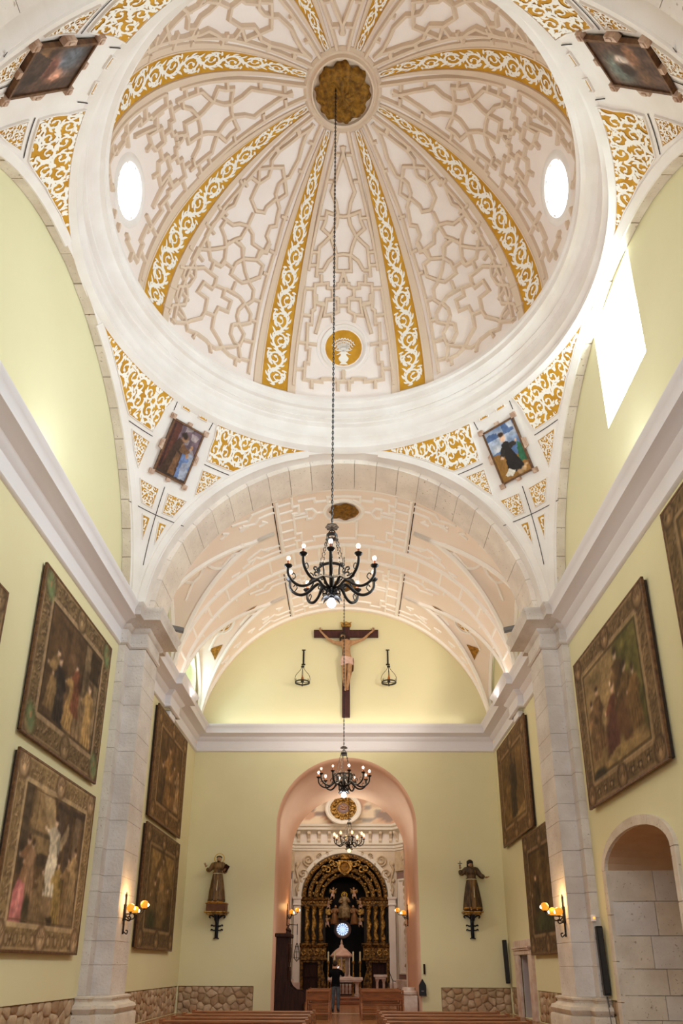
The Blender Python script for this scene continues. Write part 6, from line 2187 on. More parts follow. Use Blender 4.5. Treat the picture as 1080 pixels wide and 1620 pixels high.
# rear pews near the arch
for side, x, nm, w_ in ((-1, -.85, 'left', .70), (1, 1.27, 'right', 1.32)):
    pB = pew(0, w_)
    for i, y in enumerate((26.3, 27.6, 28.9)):
        o = pB if i == 0 else copy_tree(pB)
        o.location = (x, y, 0)
        tag(o, '%s honey wood pew of the far %s block before the arch' % (('nearest', 'middle', 'last')[i], nm), 'pew', 'pews before the far arch')

# ================================================================== choir stall by the arch
t = thing('choir_stall', 'dark carved walnut stall with high crested back at the left of the arch', 'stall', (-1.9, 26.6, 0))
MB().cbox(-2.29, -1.87, 26.10, 27.30, .9, 2.6, .015).cbox(-2.33, -1.79, 26.02, 27.38, 2.55, 2.68, .02).build('back', M['wood_dark'], t)
MB().cbox(-2.29, -1.35, 26.02, 27.38, .06, .50, .015).cbox(-2.25, -1.39, 26.06, 27.34, 0, .06, .005).build('seat_chest', M['wood_dark'], t)
for y in (26.02, 27.3):
    MB().prism([(-2.62, .48), (-1.62, .48), (-1.60, .74), (-1.72, .86), (-1.95, .88), (-2.1, 1.0), (-2.2, 1.2), (-2.62, 1.2)], lambda x, z, d: (x + .33, y + d, z), 0, .08).build('armrest', M['wood_dark'], t)
for i, zz in enumerate((1.0, 1.75)):
    MB().cbox(-1.88, -1.84, 26.25, 27.15, zz, zz + .62, .02).cbox(-1.86, -1.82, 26.38, 27.02, zz + .12, zz + .5, .02).build('carved_panel', M['wood_dark'], t)
for i in range(5):
    y = 26.08 + .30 * i
    MB().lathe([(0, 2.68), (.05, 2.68), (.03, 2.74), (.055, 2.80), (.02, 2.86), (0, 2.9)], (-1.92, y, 0), 8).build('finial', M['wood_dark'], t)
MB().prism([(26.3, 2.68), (27.1, 2.68), (26.9, 2.80), (26.7, 2.98), (26.5, 2.80)], lambda y, z, d: (-1.97 + d, y, z), 0, .05).build('crest', M['wood_dark'], t)

# ================================================================== the visitor
px, py_ = -.33, 30.3
t = thing('person', 'person in black jacket and jeans in the aisle, photographing upward', 'person', (px, py_, 0))
Bp = Vector((px, py_, 0))
q = lambda x, y, z: Bp + Vector((x, y, z))
V_ = [q(0, 0, .95), q(.0, .01, 1.12), q(.0, .0, 1.30), q(.0, -.0, 1.46), q(-.02, .03, 1.54), q(-.03, .06, 1.66), q(-.03, .06, 1.72),
      q(-.19, .02, 1.43), q(-.24, .16, 1.24), q(-.06, .36, 1.44), q(.01, .42, 1.52),
      q(.19, .02, 1.43), q(.30, .20, 1.28), q(.20, .40, 1.46), q(.14, .44, 1.53),
      q(-.09, 0, .90), q(-.10, .02, .50), q(-.11, -.02, .09), q(-.12, .13, .04),
      q(.09, .02, .90), q(.10, .06, .50), q(.09, .04, .09), q(.11, .19, .04)]
E_ = [(0, 1), (1, 2), (2, 3), (3, 4), (4, 5), (5, 6), (3, 7), (7, 8), (8, 9), (9, 10), (3, 11), (11, 12), (12, 13), (13, 14), (0, 15), (15, 16), (16, 17), (17, 18), (0, 19), (19, 20), (20, 21), (21, 22)]
R_ = [.16, .155, .17, .13, .06, .095, .085, .085, .065, .05, .04, .085, .065, .05, .04, .11, .08, .06, .045, .11, .08, .06, .045]


def pick(c):
    if c.z > 1.55 and abs(c.x - px) < .16 and c.y < py_ + .2:
        return 3
    if c.y > py_ + .36 and c.z > 1.3:
        return 3
    if c.z > .93:
        return 0
    return 1 if c.z > .09 else 2


skin_mesh('body', V_, E_, R_, [M['jacket'], M['jeans'], M['shoe'], M['skin2']], pick, t, 2)
hc = q(-.03, .06, 1.69)
MB().sphere(hc + Vector((0, -.025, .03)), .112, 14, sc=(.86, 1, 1)).build('hair', M['hair'], t, smooth='all')
mb = MB()
mb.tube([hc + Vector((0, .10, .01)), hc + Vector((0, .125, -.03)), hc + Vector((0, .1, -.04))], [.01, .018, .01], 5)
for s in (-1, 1):
    mb.sphere(hc + Vector((s * .088, .01, -.01)), .026, 6, sc=(.5, .8, 1.2))
    mb.sphere(hc + Vector((s * .035, .092, .015)), .012, 6)
mb.build('face_features', M['skin2'], t, smooth='all')
mb = MB()
for s, w in ((-1, q(.01, .42, 1.52)), (1, q(.14, .44, 1.53))):
    hand(mb, w, Vector((-s * .25, .25, 1)), Vector((0, -.6, .1)), .03, .085)
mb.build('fingers', M['skin2'], t, smooth='all')
MB().cbox(px - .17, px + .17, py_ - .12, py_ + .12, .90, .97, .02).build('jacket_hem', M['jacket'], t)
for s, y in ((-1, .05), (1, .11)):
    MB().cbox(px + s * .105 - .05, px + s * .105 + .05, py_ + y - .12, py_ + y + .16, .0, .03, .01).build('shoe_sole', M['shoe'], t)
t = thing('camera_in_hands', 'small camera with a bright screen held up by the visitor', 'camera', tuple(q(.08, .46, 1.52)))
cc = q(.085, .47, 1.60)
T = Matrix.Translation(cc) @ Matrix.Rotation(.35, 4, 'X')
MB().cbox(-.075, .075, -.03, .03, -.05, .05, .01, T=T).box(-.03, .03, -.02, .02, .05, .075, T=T).build('camera_body', M['black'], t)
MB().box(-.05, .05, -.034, -.03, -.035, .035, T=T).build('camera_screen', M['screen'], t)
MB().lathe([(0, .03), (.035, .03), (.036, .10), (.028, .11), (0, .105)], (0, 0, 0), 14, T=T @ Matrix.Rotation(-PI / 2, 4, 'X')).build('lens', M['black'], t, smooth=True)
# ================================================================== chapel beyond the arch
YR = 40.0
pathw = [(-4.4, 32.95), (-4.4, 37.6), (-2.78, YR), (2.72, YR), (4.4, 37.6), (4.4, 32.95)]
RX0, RR, RZ = -.02, 2.30, 5.03       # middle, radius and springing of the altarpiece recess
mb = MB()
for i in (0, 1, 3, 4):
    a, b = pathw[i], pathw[i + 1]
    mb.add([(a[0], a[1], 0), (b[0], b[1], 0), (b[0], b[1], 9.0), (a[0], a[1], 9.0)], [(0, 1, 2, 3)])
rec = [(RX0 - RR, .012), (RX0 + RR, .012)] + arc(RX0, RZ, RR, 0, 180, 28)
mb.sheet([[(-2.78, 0), (2.72, 0), (2.72, 9.0), (-2.78, 9.0)], rec], lambda a, b: (a, YR, b))
for i in range(len(rec)):
    a, b = rec[i], rec[(i + 1) % len(rec)]
    mb.add([(a[0], YR, a[1]), (b[0], YR, b[1]), (b[0], YR + 1.6, b[1]), (a[0], YR + 1.6, a[1])], [(0, 1, 2, 3)])
mb.add([(-4.4, 33, 0), (-2.4, 33, 0), (-2.4, 33, 9), (-4.4, 33, 9)], [(0, 1, 2, 3)]).add([(4.4, 33, 0), (2.6, 33, 0), (2.6, 33, 9), (4.4, 33, 9)], [(0, 1, 2, 3)])
mb.add([(-4.4, 33, 9), (4.4, 33, 9), (4.4, 33, 14), (-4.4, 33, 14)], [(0, 1, 2, 3)])
w = mb.build('wall_chapel', M['chapel'])
struct(w, 'ivory stucco walls of the chapel behind the arch', 'wall')
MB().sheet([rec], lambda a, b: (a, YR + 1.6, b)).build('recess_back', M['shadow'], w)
# entablature with brackets
EP = [(0, 7.46), (.06, 7.47), (.06, 7.58), (.12, 7.60), (.12, 7.72), (.20, 7.78), (.20, 7.86), (.05, 7.88), (.05, 8.42), (.16, 8.48), (.40, 8.54), (.40, 8.66), (.50, 8.72), (.52, 8.84), (0, 8.86)]
e = MB().sweep(pathw, EP, side=-1).build('trim_14', M['ivory_light'], smooth=True)
struct(e, 'ivory entablature on scrolled brackets round the chapel', 'cornice')
segs = list(zip(pathw[:-1], pathw[1:]))
for (a, b) in segs[1:4]:
    a, b = Vector(a), Vector(b)
    L = (b - a).length
    d = (b - a) / L
    nr = Vector((d.y, -d.x))
    n = int(L / .52)
    for i in range(n):
        for off in (.0,):
            c = a + d * ((i + .5) * L / n)
            T = Matrix(((d.x, nr.x, 0, c.x), (d.y, nr.y, 0, c.y), (0, 0, 1, 0), (0, 0, 0, 1)))
            br = MB()
            poly = [(0, 7.9), (.10, 7.9), (.16, 7.98), (.12, 8.1), (.2, 8.22), (.34, 8.34), (.36, 8.46), (0, 8.46)]
            br.prism(poly, lambda y, z, q_: tuple(T @ Vector((q_, y, z))), -.075, .075)
            br.build('bracket', M['chapel'], e)
            MB().box(-L / n * .5 + .12, L / n * .5 - .12, .045, .065, 7.98, 8.36, T=T @ Matrix.Translation((L / n * .5, 0, 0))).build('frieze_panel', M['white'], e)
# painted conch
conch = MB()


def cfn(u, v):
    tt = u * (len(pathw) - 1)
    i = min(int(tt), len(pathw) - 2)
    f = tt - i
    x = pathw[i][0] + (pathw[i + 1][0] - pathw[i][0]) * f
    y = pathw[i][1] + (pathw[i + 1][1] - pathw[i][1]) * f
    a = v * PI / 2 * .98
    cy_ = 35.2
    return (x * cos(a), cy_ + (y - cy_) * cos(a) if y > cy_ else y, 8.84 + 4.4 * sin(a))


pc = Pic(150, 60, (238, 222, 198), 31)
pc.put((pc.noise(40, 10) > .62) * (pc.y < .30), (206, 164, 140), .8).put((pc.noise(30, 16) > .64), (214, 182, 156), .5).put((pc.noise(46, 20) > .7), (110, 112, 122), .5)
for i in range(7):
    xx = .2 + .1 * i
    pc.box(xx - .022, xx + .022, .16, .34, (214, 170, 148)).box(xx - .016, xx + .016, .18, .32, (244, 234, 216))
pc.mesh('conch', cfn, M['fresco'], w)
# coat of arms medallion
mc = Vector((-.1, 39.35, 9.62))
T = Matrix.Translation(mc) @ Matrix.Rotation(rad(68), 4, 'X')
t = thing('heraldic_medallion', 'round gilt coat of arms medallion above the chapel cornice', 'medallion', tuple(mc))
MB().lathe([(.98, -.1), (.98, .04), (.92, .08), (.84, .05), (.80, .08), (.74, .04), (.0, .03)], (0, 0, 0), 36, T=T).build('plaque', M['ivory_light'], t, smooth=True)
MB().lathe([(0, .06), (.72, .05)], (0, 0, 0), 36, T=T).build('gilt_field', M['gilt2'], t)
mb = MB()
for i in range(14):
    a = 2 * PI * i / 14
    c = Vector((.52 * cos(a), .60 * sin(a), .08))
    mb.tube(smooth_line([T @ (c + Vector((.12 * cos(a + k * .9), .12 * sin(a + k * .9), .02 * k))) for k in range(5)], 2), [.06, .06, .06, .055, .05, .05, .045, .04, .03], 5)
mb.sphere(T @ Vector((0, .66, .1)), .16, 8)
mb.build('scrollwork', M['gilt2'], t, smooth='all')
MB().lathe([(0, .14), (.2, .13), (.32, .08), (.34, .03)], (0, 0, 0), 20, T=T).build('shield', M['slate'], t, smooth='all')
mb = MB().tube([T @ Vector((-.16, -.05, .17)), T @ Vector((0, -.12, .19)), T @ Vector((.18, .06, .17))], .04, 5).tube([T @ Vector((.1, -.14, .17)), T @ Vector((.02, .0, .2)), T @ Vector((-.1, .12, .17))], .035, 5)
mb.build('crossed_arms', M['skin'], t)

# white arch and pilasters round the altarpiece
ar = MB()
ar.ridge(arc(RX0, RZ, RR + .10, 0, 180, 40), lambda a, b: (Vector((a, YR, b)), Vector((0, -1, 0))), w=.26, h=.10, taper=.7)
ar = ar.build('trim_15', M['ivory_light'])
struct(ar, 'white moulded arch framing the gilded altarpiece', 'arch')
for sx, x in ((-1, -2.52), (1, 2.46)):
    MB().cbox(x - .17, x + .17, 39.86, YR, .85, 4.6, .01).build('pilaster_shaft', M['white'], ar)
    MB().sweep([(x - .17, YR), (x - .17, 39.86), (x + .17, 39.86), (x + .17, YR)], [(0, 4.6), (.04, 4.62), (.04, 4.7), (.02, 4.72), (.02, 4.9), (.06, 4.94), (.08, 5.04), (0, 5.06)], side=-1).build('pilaster_capital', M['white'], ar)
    MB().cbox(x - .24, x + .24, 39.78, YR, 0, .85, .02).build('pilaster_base', M['marble'], ar)
# spandrel scrolls
for sx in (-1, 1):
    mb = MB()
    fn = lambda a, b: (Vector((a, YR, b)), Vector((0, -1, 0)))

    def scroll(cx, cz, r, hand, turns=1.6):
        pts = []
        for i in range(26):
            u = i / 25
            a = (-PI / 2 if hand > 0 else -PI / 2) + hand * turns * 2 * PI * u
            pts.append((RX0 + sx * (cx + r * (1 - .8 * u) * cos(a)), cz + r * (1 - .8 * u) * sin(a)))
        mb.ridge(pts, fn, w=r * .34, h=.13, taper=.5)
    scroll(1.95, 6.95, .30, 1)
    scroll(2.22, 6.25, .28, -1)
    scroll(1.35, 7.2, .16, 1)
    scroll(.95, 7.32, .10, -1)
    mb.ridge([(RX0 + sx * a, b) for a, b in ((2.5, 5.15), (2.55, 5.5), (2.42, 5.8), (2.5, 6.1), (2.6, 6.5), (2.4, 6.9))], fn, w=.14, h=.1, step=.2)
    for a, b, r in ((2.45, 5.4, .09), (2.58, 5.9, .1), (2.3, 5.85, .09), (2.55, 6.75, .1), (1.6, 6.75, .09), (1.1, 7.1, .07)):
        mb.sphere((RX0 + sx * a, YR - .06, b), r, 7, sc=(1, .7, 1.2))
    mb.build('spandrel_scrollwork', M['ivory_carve'], ar, smooth='all')
# relief panels on the slanting walls
for (a, b), nm in ((segs[1], 'left'), (segs[3], 'right')):
    a, b = Vector(a), Vector(b)
    L = (b - a).length
    d = (b - a) / L
    nr = Vector((d.y, -d.x))
    fn = lambda x, z: (Vector((a.x + d.x * x, a.y + d.y * x, z)), Vector((nr.x, nr.y, 0)))
    T = Matrix(((d.x, nr.x, 0, a.x), (d.y, nr.y, 0, a.y), (0, 0, 1, 0), (0, 0, 0, 1)))
    t = MB().box(.1, L - .1, -.02, .04, 1.0, 6.3, T=T).build('trim_16', M['slate'])
    struct(t, 'marbled panel with stucco relief on the %s slanting chapel wall' % nm, 'panel')
    MB().box(.25, L - .25, .03, .07, 1.25, 5.95, T=T).build('panel_field', M['white'], t)
    pm = MB()
    pm.ridge([(.3, 1.3), (L - .3, 1.3), (L - .3, 5.9), (.3, 5.9)], fn, w=.16, h=.14, closed=True)
    pm.build('panel_frame', M['ivory_light'], t)
    rm = MB()
    rng = random.Random(4)
    z = 1.6
    i = 0
    while z < 5.7:
        for s in (-1, 1):
            cx = L / 2 + s * L * .17
            pts = [(cx + s * .20 * (1 - .75 * u) * cos(5.5 * u + i), z + .2 * (1 - .75 * u) * sin(5.5 * u + i)) for u in [k / 12 for k in range(13)]]
            rm.ridge(pts, fn, w=.09, h=.16, lift=.05)
        z += .34
        i += 1
    rm.ridge([(L / 2, 1.5), (L / 2, 5.7)], fn, w=.1, h=.14, step=.5)
    rm.build('relief', M['ivory_carve'], t)
    MB().cbox(0, L, 0, .22, 0, 1.0, .02, T=T).build('plinth', M['marble'], t)
    MB().cbox(.05, L - .05, .02, .12, 6.35, 7.4, .02, T=T).build('capital_block', M['ivory_carve'], t)
    for k in range(4):
        MB().tube(smooth_line([T @ Vector((L * (.2 + .2 * k) + xx, .14, zz)) for xx, zz in ((0, 6.5), (.04, 6.9), (.16, 7.1), (.2, 6.95), (.12, 6.9))], 3), .05, 5).build('acanthus_leaf', M['ivory_carve'], t)

# ---- gilded altarpiece
M['column_shade'] = mat('painted_column_shade', (40, 28, 18), 0.7)  # dark brown paints in the shade between the twisted columns
A0 = thing('altarpiece', 'carved and gilded arched altarpiece filling the chapel recess', 'altarpiece', (RX0, YR + .6, 0))
G, G2 = M['gilt'], M['gilt2']


def gfront(y):
    return lambda a, b: (Vector((a, y, b)), Vector((0, -1, 0)))


def bead_arc(mb, r, y, n, br):
    for i in range(n):
        a = PI * (i + .5) / n
        mb.sphere((RX0 + r * cos(a), y, RZ + r * sin(a)), br, 6)


for j, (r, wd, y, m) in enumerate(((2.16, .24, 40.05, G), (1.86, .26, 40.22, G), (1.52, .30, 40.40, G), (1.22, .22, 40.55, G))):
    mb = MB().ridge(arc(RX0, RZ, r, 0, 180, 44), gfront(y), w=wd, h=.16, taper=.7)
    o = mb.build('arch_band', m, A0)
    mb = MB()
    bead_arc(mb, r, y - .17, int(22 * r / 1.2), .05)
    mb.build('carved_boss', G2, o, smooth='all', kind='stuff')
    ib = MB().grid(lambda u, v: (RX0 + (r - wd * .3) * cos(PI * u), y + .3 * v, RZ + (r - wd * .3) * sin(PI * u)), 40, 1).build('intrados', G, o)
# radial ribs and foliage between the bands
for i in range(9):
    a = PI * (i + .5) / 9
    mb = MB()
    for k in range(5):
        r0 = 1.3 + .2 * k
        p = Vector((RX0 + r0 * cos(a + .05 * (-1) ** k), 40.12 + .1 * (2 - k * .5), RZ + r0 * sin(a + .05 * (-1) ** k)))
        mb.sphere(p, .085, 7, sc=(1, .6, 1))
    mb.build('foliate_rib', G2, A0, smooth='all')
# top cartouche with crown
mb = MB().prism([(RX0 - .34, 6.95), (RX0 - .38, 6.5), (RX0 - .2, 6.28), (RX0, 6.18), (RX0 + .2, 6.28), (RX0 + .38, 6.5), (RX0 + .34, 6.95)], lambda x, z, d: (x, 39.92 + d, z), 0, .16)
for s in (-1, 1):
    for k in range(4):
        c = Vector((RX0 + s * (.5 + .2 * k), 39.94, 6.75 - .14 * k + (.2 if k % 2 else 0)))
        mb.tube(smooth_line([c + Vector((s * .13 * cos(q_ * 1.1), 0, .13 * sin(q_ * 1.1))) for q_ in range(6)], 2), .05, 5)
mb.build('cartouche', G2, A0)
MB().lathe([(.24, 6.98), (.27, 7.02), (.27, 7.08), (.22, 7.1), (.26, 7.26), (.2, 7.2), (0, 7.22)], (RX0, 40.0, 0), 16).build('crown', G2, A0)
MB().lathe([(0, 0), (.2, .02), (.26, .08)], (0, 0, 0), 16, T=Matrix.Translation((RX0, 39.9, 6.6)) @ Matrix.Rotation(PI / 2, 4, 'X')).build('shield', M['giltdark'], A0)
# entablature, twisted columns, plinths and doors each side
for sx in (-1, 1):
    xc = RX0 + sx * 1.62
    MB().sweep([(xc - .66, 40.6), (xc - .66, 40.02), (xc + .66, 40.02), (xc + .66, 40.6)], [(0, 4.56), (.04, 4.58), (.04, 4.68), (.0, 4.70), (.0, 4.86), (.07, 4.90), (.10, 5.0), (.12, 5.04), (0, 5.06)], side=-1).build('entablature', G, A0)
    mb = MB()
    for i in range(9):
        mb.sphere((xc - .6 + .15 * i, 40.0, 4.78), .05, 6)
    mb.build('carved_boss', G2, A0, smooth='all', kind='stuff')
    for k in range(3):
        x = xc + (-.36 + .36 * k)
        rows = []
        mb = MB()
        vs = []
        nz, na = 44, 14
        for j in range(nz + 1):
            z = 2.92 + (4.36 - 2.92) * j / nz
            for i in range(na):
                a = 2 * PI * i / na
                rr = .105 * (1 + .22 * cos(2 * a - (z * 8.5) * sx) + .05 * cos(7 * a + z * 60))
                vs.append((x + rr * cos(a) + .02 * cos(z * 8.5), 40.12 + (.04 if k == 1 else 0) * -1 + rr * sin(a), z))
        mb.add(vs, [(j * na + i, j * na + (i + 1) % na, (j + 1) * na + (i + 1) % na, (j + 1) * na + i) for j in range(nz) for i in range(na)])
        col = mb.build('twisted_column', G2, A0, smooth='all')
        MB().lathe([(.10, 4.34), (.13, 4.38), (.10, 4.42), (.16, 4.54), (.17, 4.57), (0, 4.57)], (x, 40.12, 0), 12).build('capital', G2, col)
        MB().lathe([(.16, 2.74), (.16, 2.80), (.12, 2.84), (.14, 2.90), (.10, 2.94)], (x, 40.12, 0), 12).build('column_base', G, col)
    MB().box(xc - .6, xc + .6, 40.34, 40.5, 2.7, 4.6).build('back_panel', M['column_shade'], A0)
    mb = MB().sweep([(xc - .64, 40.6), (xc - .64, 39.98), (xc + .64, 39.98), (xc + .64, 40.6)], [(0, 1.9), (.08, 1.92), (.08, 2.0), (.02, 2.04), (.02, 2.5), (.06, 2.56), (.1, 2.66), (.1, 2.74), (0, 2.74)], side=-1)
    mb.build('predella', G, A0)
    mb = MB()
    for i in range(4):
        mb.tube(smooth_line([(xc - .5 + .33 * i + .1 * cos(q_ * 1.2), 39.94, 2.28 + .12 * sin(q_ * 1.2)) for q_ in range(6)], 2), .04, 5)
    mb.build('predella_scroll', G2, A0, smooth='all')
    xo = RX0 + sx * 1.76
    f_ = MB().cbox(xo - .52, xo - .38, 40.0, 40.2, .3, 1.9, .01).cbox(xo + .38, xo + .52, 40.0, 40.2, .3, 1.9, .01).cbox(xo - .38, xo + .38, 40.0, 40.2, 1.8, 1.9, .01).build('door_frame', G, A0)
    MB().cbox(xo - .38, xo + .38, 40.14, 40.2, .3, 1.8, .01).build('door_leaf', M['wood_dark'], A0)
    MB().cbox(xo - .3, xo + .3, 40.10, 40.14, .45, 1.0, .01).cbox(xo - .3, xo + .3, 40.10, 40.14, 1.1, 1.7, .01).build('door_panel', M['wood_dark'], A0)
    MB().prism([(xo - sx * .52, .3), (xo - sx * .86, .3), (xo - sx * .80, .9), (xo - sx * .62, 1.5), (xo - sx * .78, 2.3), (xo - sx * .62, 2.74), (xo - sx * .52, 2.74)], lambda x, z, d: (x, 40.1 + d, z), 0, .14).build('side_scroll', G, A0)
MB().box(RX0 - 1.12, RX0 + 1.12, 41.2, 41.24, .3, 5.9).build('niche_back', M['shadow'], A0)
rw = Vector((-.14, 41.0, 3.47))
# rose window
T = Matrix.Translation(rw) @ Matrix.Rotation(PI / 2, 4, 'X')
rose = MB().lathe([(.31, .02), (.34, .08), (.40, .09), (.46, .06), (.47, -.04)], (0, 0, 0), 32, T=T).build('window_5', M['slate'])
struct(rose, 'small round stained glass rose window glowing blue white in the altarpiece', 'window')
pr = Pic(40, 40, (226, 240, 250), 41)
dd = np.hypot(pr.x - .5, pr.y - .5) * 2
aa = np.arctan2(pr.y - .5, pr.x - .5)
pr.put((np.cos(8 * aa) > .1) * (dd > .5) * (dd < .85), (120, 170, 226), .9).put((np.cos(8 * aa + PI) > .55) * (dd > .25) * (dd < .5), (90, 130, 200), .8).put((dd < .2), (170, 216, 226)).put((np.cos(8 * aa) < -.7) * (dd > .55), (64, 84, 150), .9)
glm = paintmat('stained_glass', .3, 1.1)
pr.mesh('stained_glass', lambda u, v: rw + Vector(((u - .5) * .62, -.01 - .0 * v, (v - .5) * .62)) if math.hypot(u - .5, v - .5) < .5 else rw + Vector(((u - .5) * .31 / math.hypot(u - .5, v - .5), -.01, (v - .5) * .31 / math.hypot(u - .5, v - .5))), glm, rose)
mb = MB()
for i in range(8):
    a = 2 * PI * i / 8
    mb.tube([rw + Vector((.08 * cos(a), -.03, .08 * sin(a))), rw + Vector((.31 * cos(a), -.03, .31 * sin(a)))], .008, 4)
mb.build('tracery', M['iron'], rose)


# ---- figures of the altarpiece
def carved(name, label, base, H, face, robe, seated=False, wings=0, halo=False, lean=0.0):
    B = Vector(base)
    t = thing(name, label, 'statue', tuple(B), 'gilded figures of the altarpiece' if wings else None)
    h = H
    hc = B + Vector((lean * h, -.05, .90 * h))
    V = [B + Vector((0, 0, .45 * h)), B + Vector((lean * h * .4, 0, .62 * h)), B + Vector((lean * h * .7, 0, .76 * h)), B + Vector((lean * h * .9, -.02, .83 * h)), hc,
         B + Vector((-.12 * h + lean * h * .7, 0, .75 * h)), B + Vector((-.20 * h, -.08 * h, .60 * h)), B + Vector((-.10 * h, -.2 * h, .60 * h)),
         B + Vector((.12 * h + lean * h * .7, 0, .75 * h)), B + Vector((.20 * h, -.08 * h, .60 * h)), B + Vector((.16 * h, -.2 * h, .66 * h))]
    E = [(0, 1), (1, 2), (2, 3), (3, 4), (2, 5), (5, 6), (6, 7), (2, 8), (8, 9), (9, 10)]
    Rr = [.14 * h, .12 * h, .11 * h, .045 * h, .07 * h, .07 * h, .06 * h, .04 * h, .07 * h, .06 * h, .04 * h]
    skin_mesh('body', V, E, Rr, [robe, M['skin']], lambda c: 1 if c.z > B.z + .835 * h or c.y < B.y - .19 * h else 0, t, 2)
    mb = MB()
    wd = .27 * h if seated else .19 * h
    robe_loft(mb, B, [(0, 0, -.02, wd * 1.1, .16 * h, .08), (.06 * h, 0, -.02, wd * 1.12, .17 * h, .1), (.3 * h, 0, -.04 if seated else 0, wd * (1.0 if seated else .85), .17 * h, .09), (.42 * h, 0, -.03, wd * .85, .15 * h, .06), (.52 * h, 0, 0, wd * .62, .12 * h, .04), (.6 * h, 0, 0, wd * .5, .1 * h, .03)], 7, 30)
    mb.build('robe', robe, t, smooth='all')
    hm = MB()
    head_shape(hm, hc, .15 * h, Vector((lean * .5, -1, 0)))
    hm.build('head', M['skin'], t, smooth='all')
    MB().sphere(hc + Vector((0, .02, .02 * h)), .07 * h, 9, sc=(1, .9, 1)).build('hair', M['hair'], t, smooth='all')
    if halo:
        mb = MB()
        for i in range(20):
            a = 2 * PI * i / 20
            mb.tube([hc + Vector((.09 * h * cos(a), .1, .09 * h * sin(a))), hc + Vector(((.15 if i % 2 else .13) * h * cos(a), .1, (.15 if i % 2 else .13) * h * sin(a)))], [.016, .008], 4)
        mb.tube([hc + Vector((.1 * h * cos(2 * PI * i / 24), .1, .1 * h * sin(2 * PI * i / 24))) for i in range(24)], .014, 5, closed=True)
        mb.build('halo', M['halo'], t)
    if wings:
        for s in ((-1, 1) if wings == 2 else (wings,)):
            R_ = B + Vector((s * .08 * h, .12 * h, .70 * h))
            mb = MB()
            for k in range(7):
                a = rad(12 - 9 * k)
                L = .62 * h - .05 * h * k
                q_ = []
                leaf2(q_, 0, 0, a, L, .12 * h, -.25)
                for qq in q_:
                    vs = [R_ + Vector((s * x_, -.01 * k + dd_, y_)) for dd_ in (0, .015) for x_, y_ in qq]
                    mb.add(vs, [(0, 1, 2, 3), (7, 6, 5, 4), (0, 4, 5, 1), (1, 5, 6, 2), (2, 6, 7, 3), (3, 7, 4, 0)])
            mb.build('wing', M['gilt2'], t)
    hb = MB()
    hand(hb, V[7], Vector((.4, -.8, .2)), Vector((0, 0, 1)), .02, .06)
    hand(hb, V[10], Vector((-.2, -.6, .8)), Vector((0, -1, 0)), .02, .06)
    hb.build('hands', M['skin'], t, smooth='all')
    return t


M['robe_virgin'] = mat('silver_gold_mantle', (150, 126, 90), 0.45, (98, 76, 48), 8.0, bump=.4, metal=.3)
M['robe_angel'] = mat('red_gold_tunic', (132, 84, 52), 0.45, (112, 84, 46), 6.0, bump=.4, metal=.2)
carved('enthroned_statue', 'seated crowned holy figure with rayed halo, centre of the altarpiece', (-.04, 40.45, 4.0), 1.34, None, M['robe_virgin'], True, 0, True)
carved('kneeling_angel', 'winged gilded angel kneeling left below the seated figure', (-.56, 40.25, 3.68), 1.0, None, M['robe_angel'], False, -1, False, .06)
carved('kneeling_angel', 'winged gilded angel kneeling right below the seated figure', (.48, 40.25, 3.68), 1.0, None, M['robe_angel'], False, 1, False, -.06)
t = thing('cloud_bracket', 'carved cloud console carrying the seated figure and angels', 'bracket', (-.04, 40.6, 3.85))
mb = MB()
rng = random.Random(9)
for i in range(14):
    xx = rng.uniform(-.75, .75)
    mb.sphere((-.04 + xx, 40.55 + rng.uniform(-.05, .1), 4.0 + rng.uniform(-.05, .05) - .28 * max(0, abs(xx) - .35)), rng.uniform(.07, .1), 8)
mb.box(-.2, .12, 40.5, 41.19, 3.95, 4.02)
mb.build('clouds', M['giltdark'], t, smooth='all')


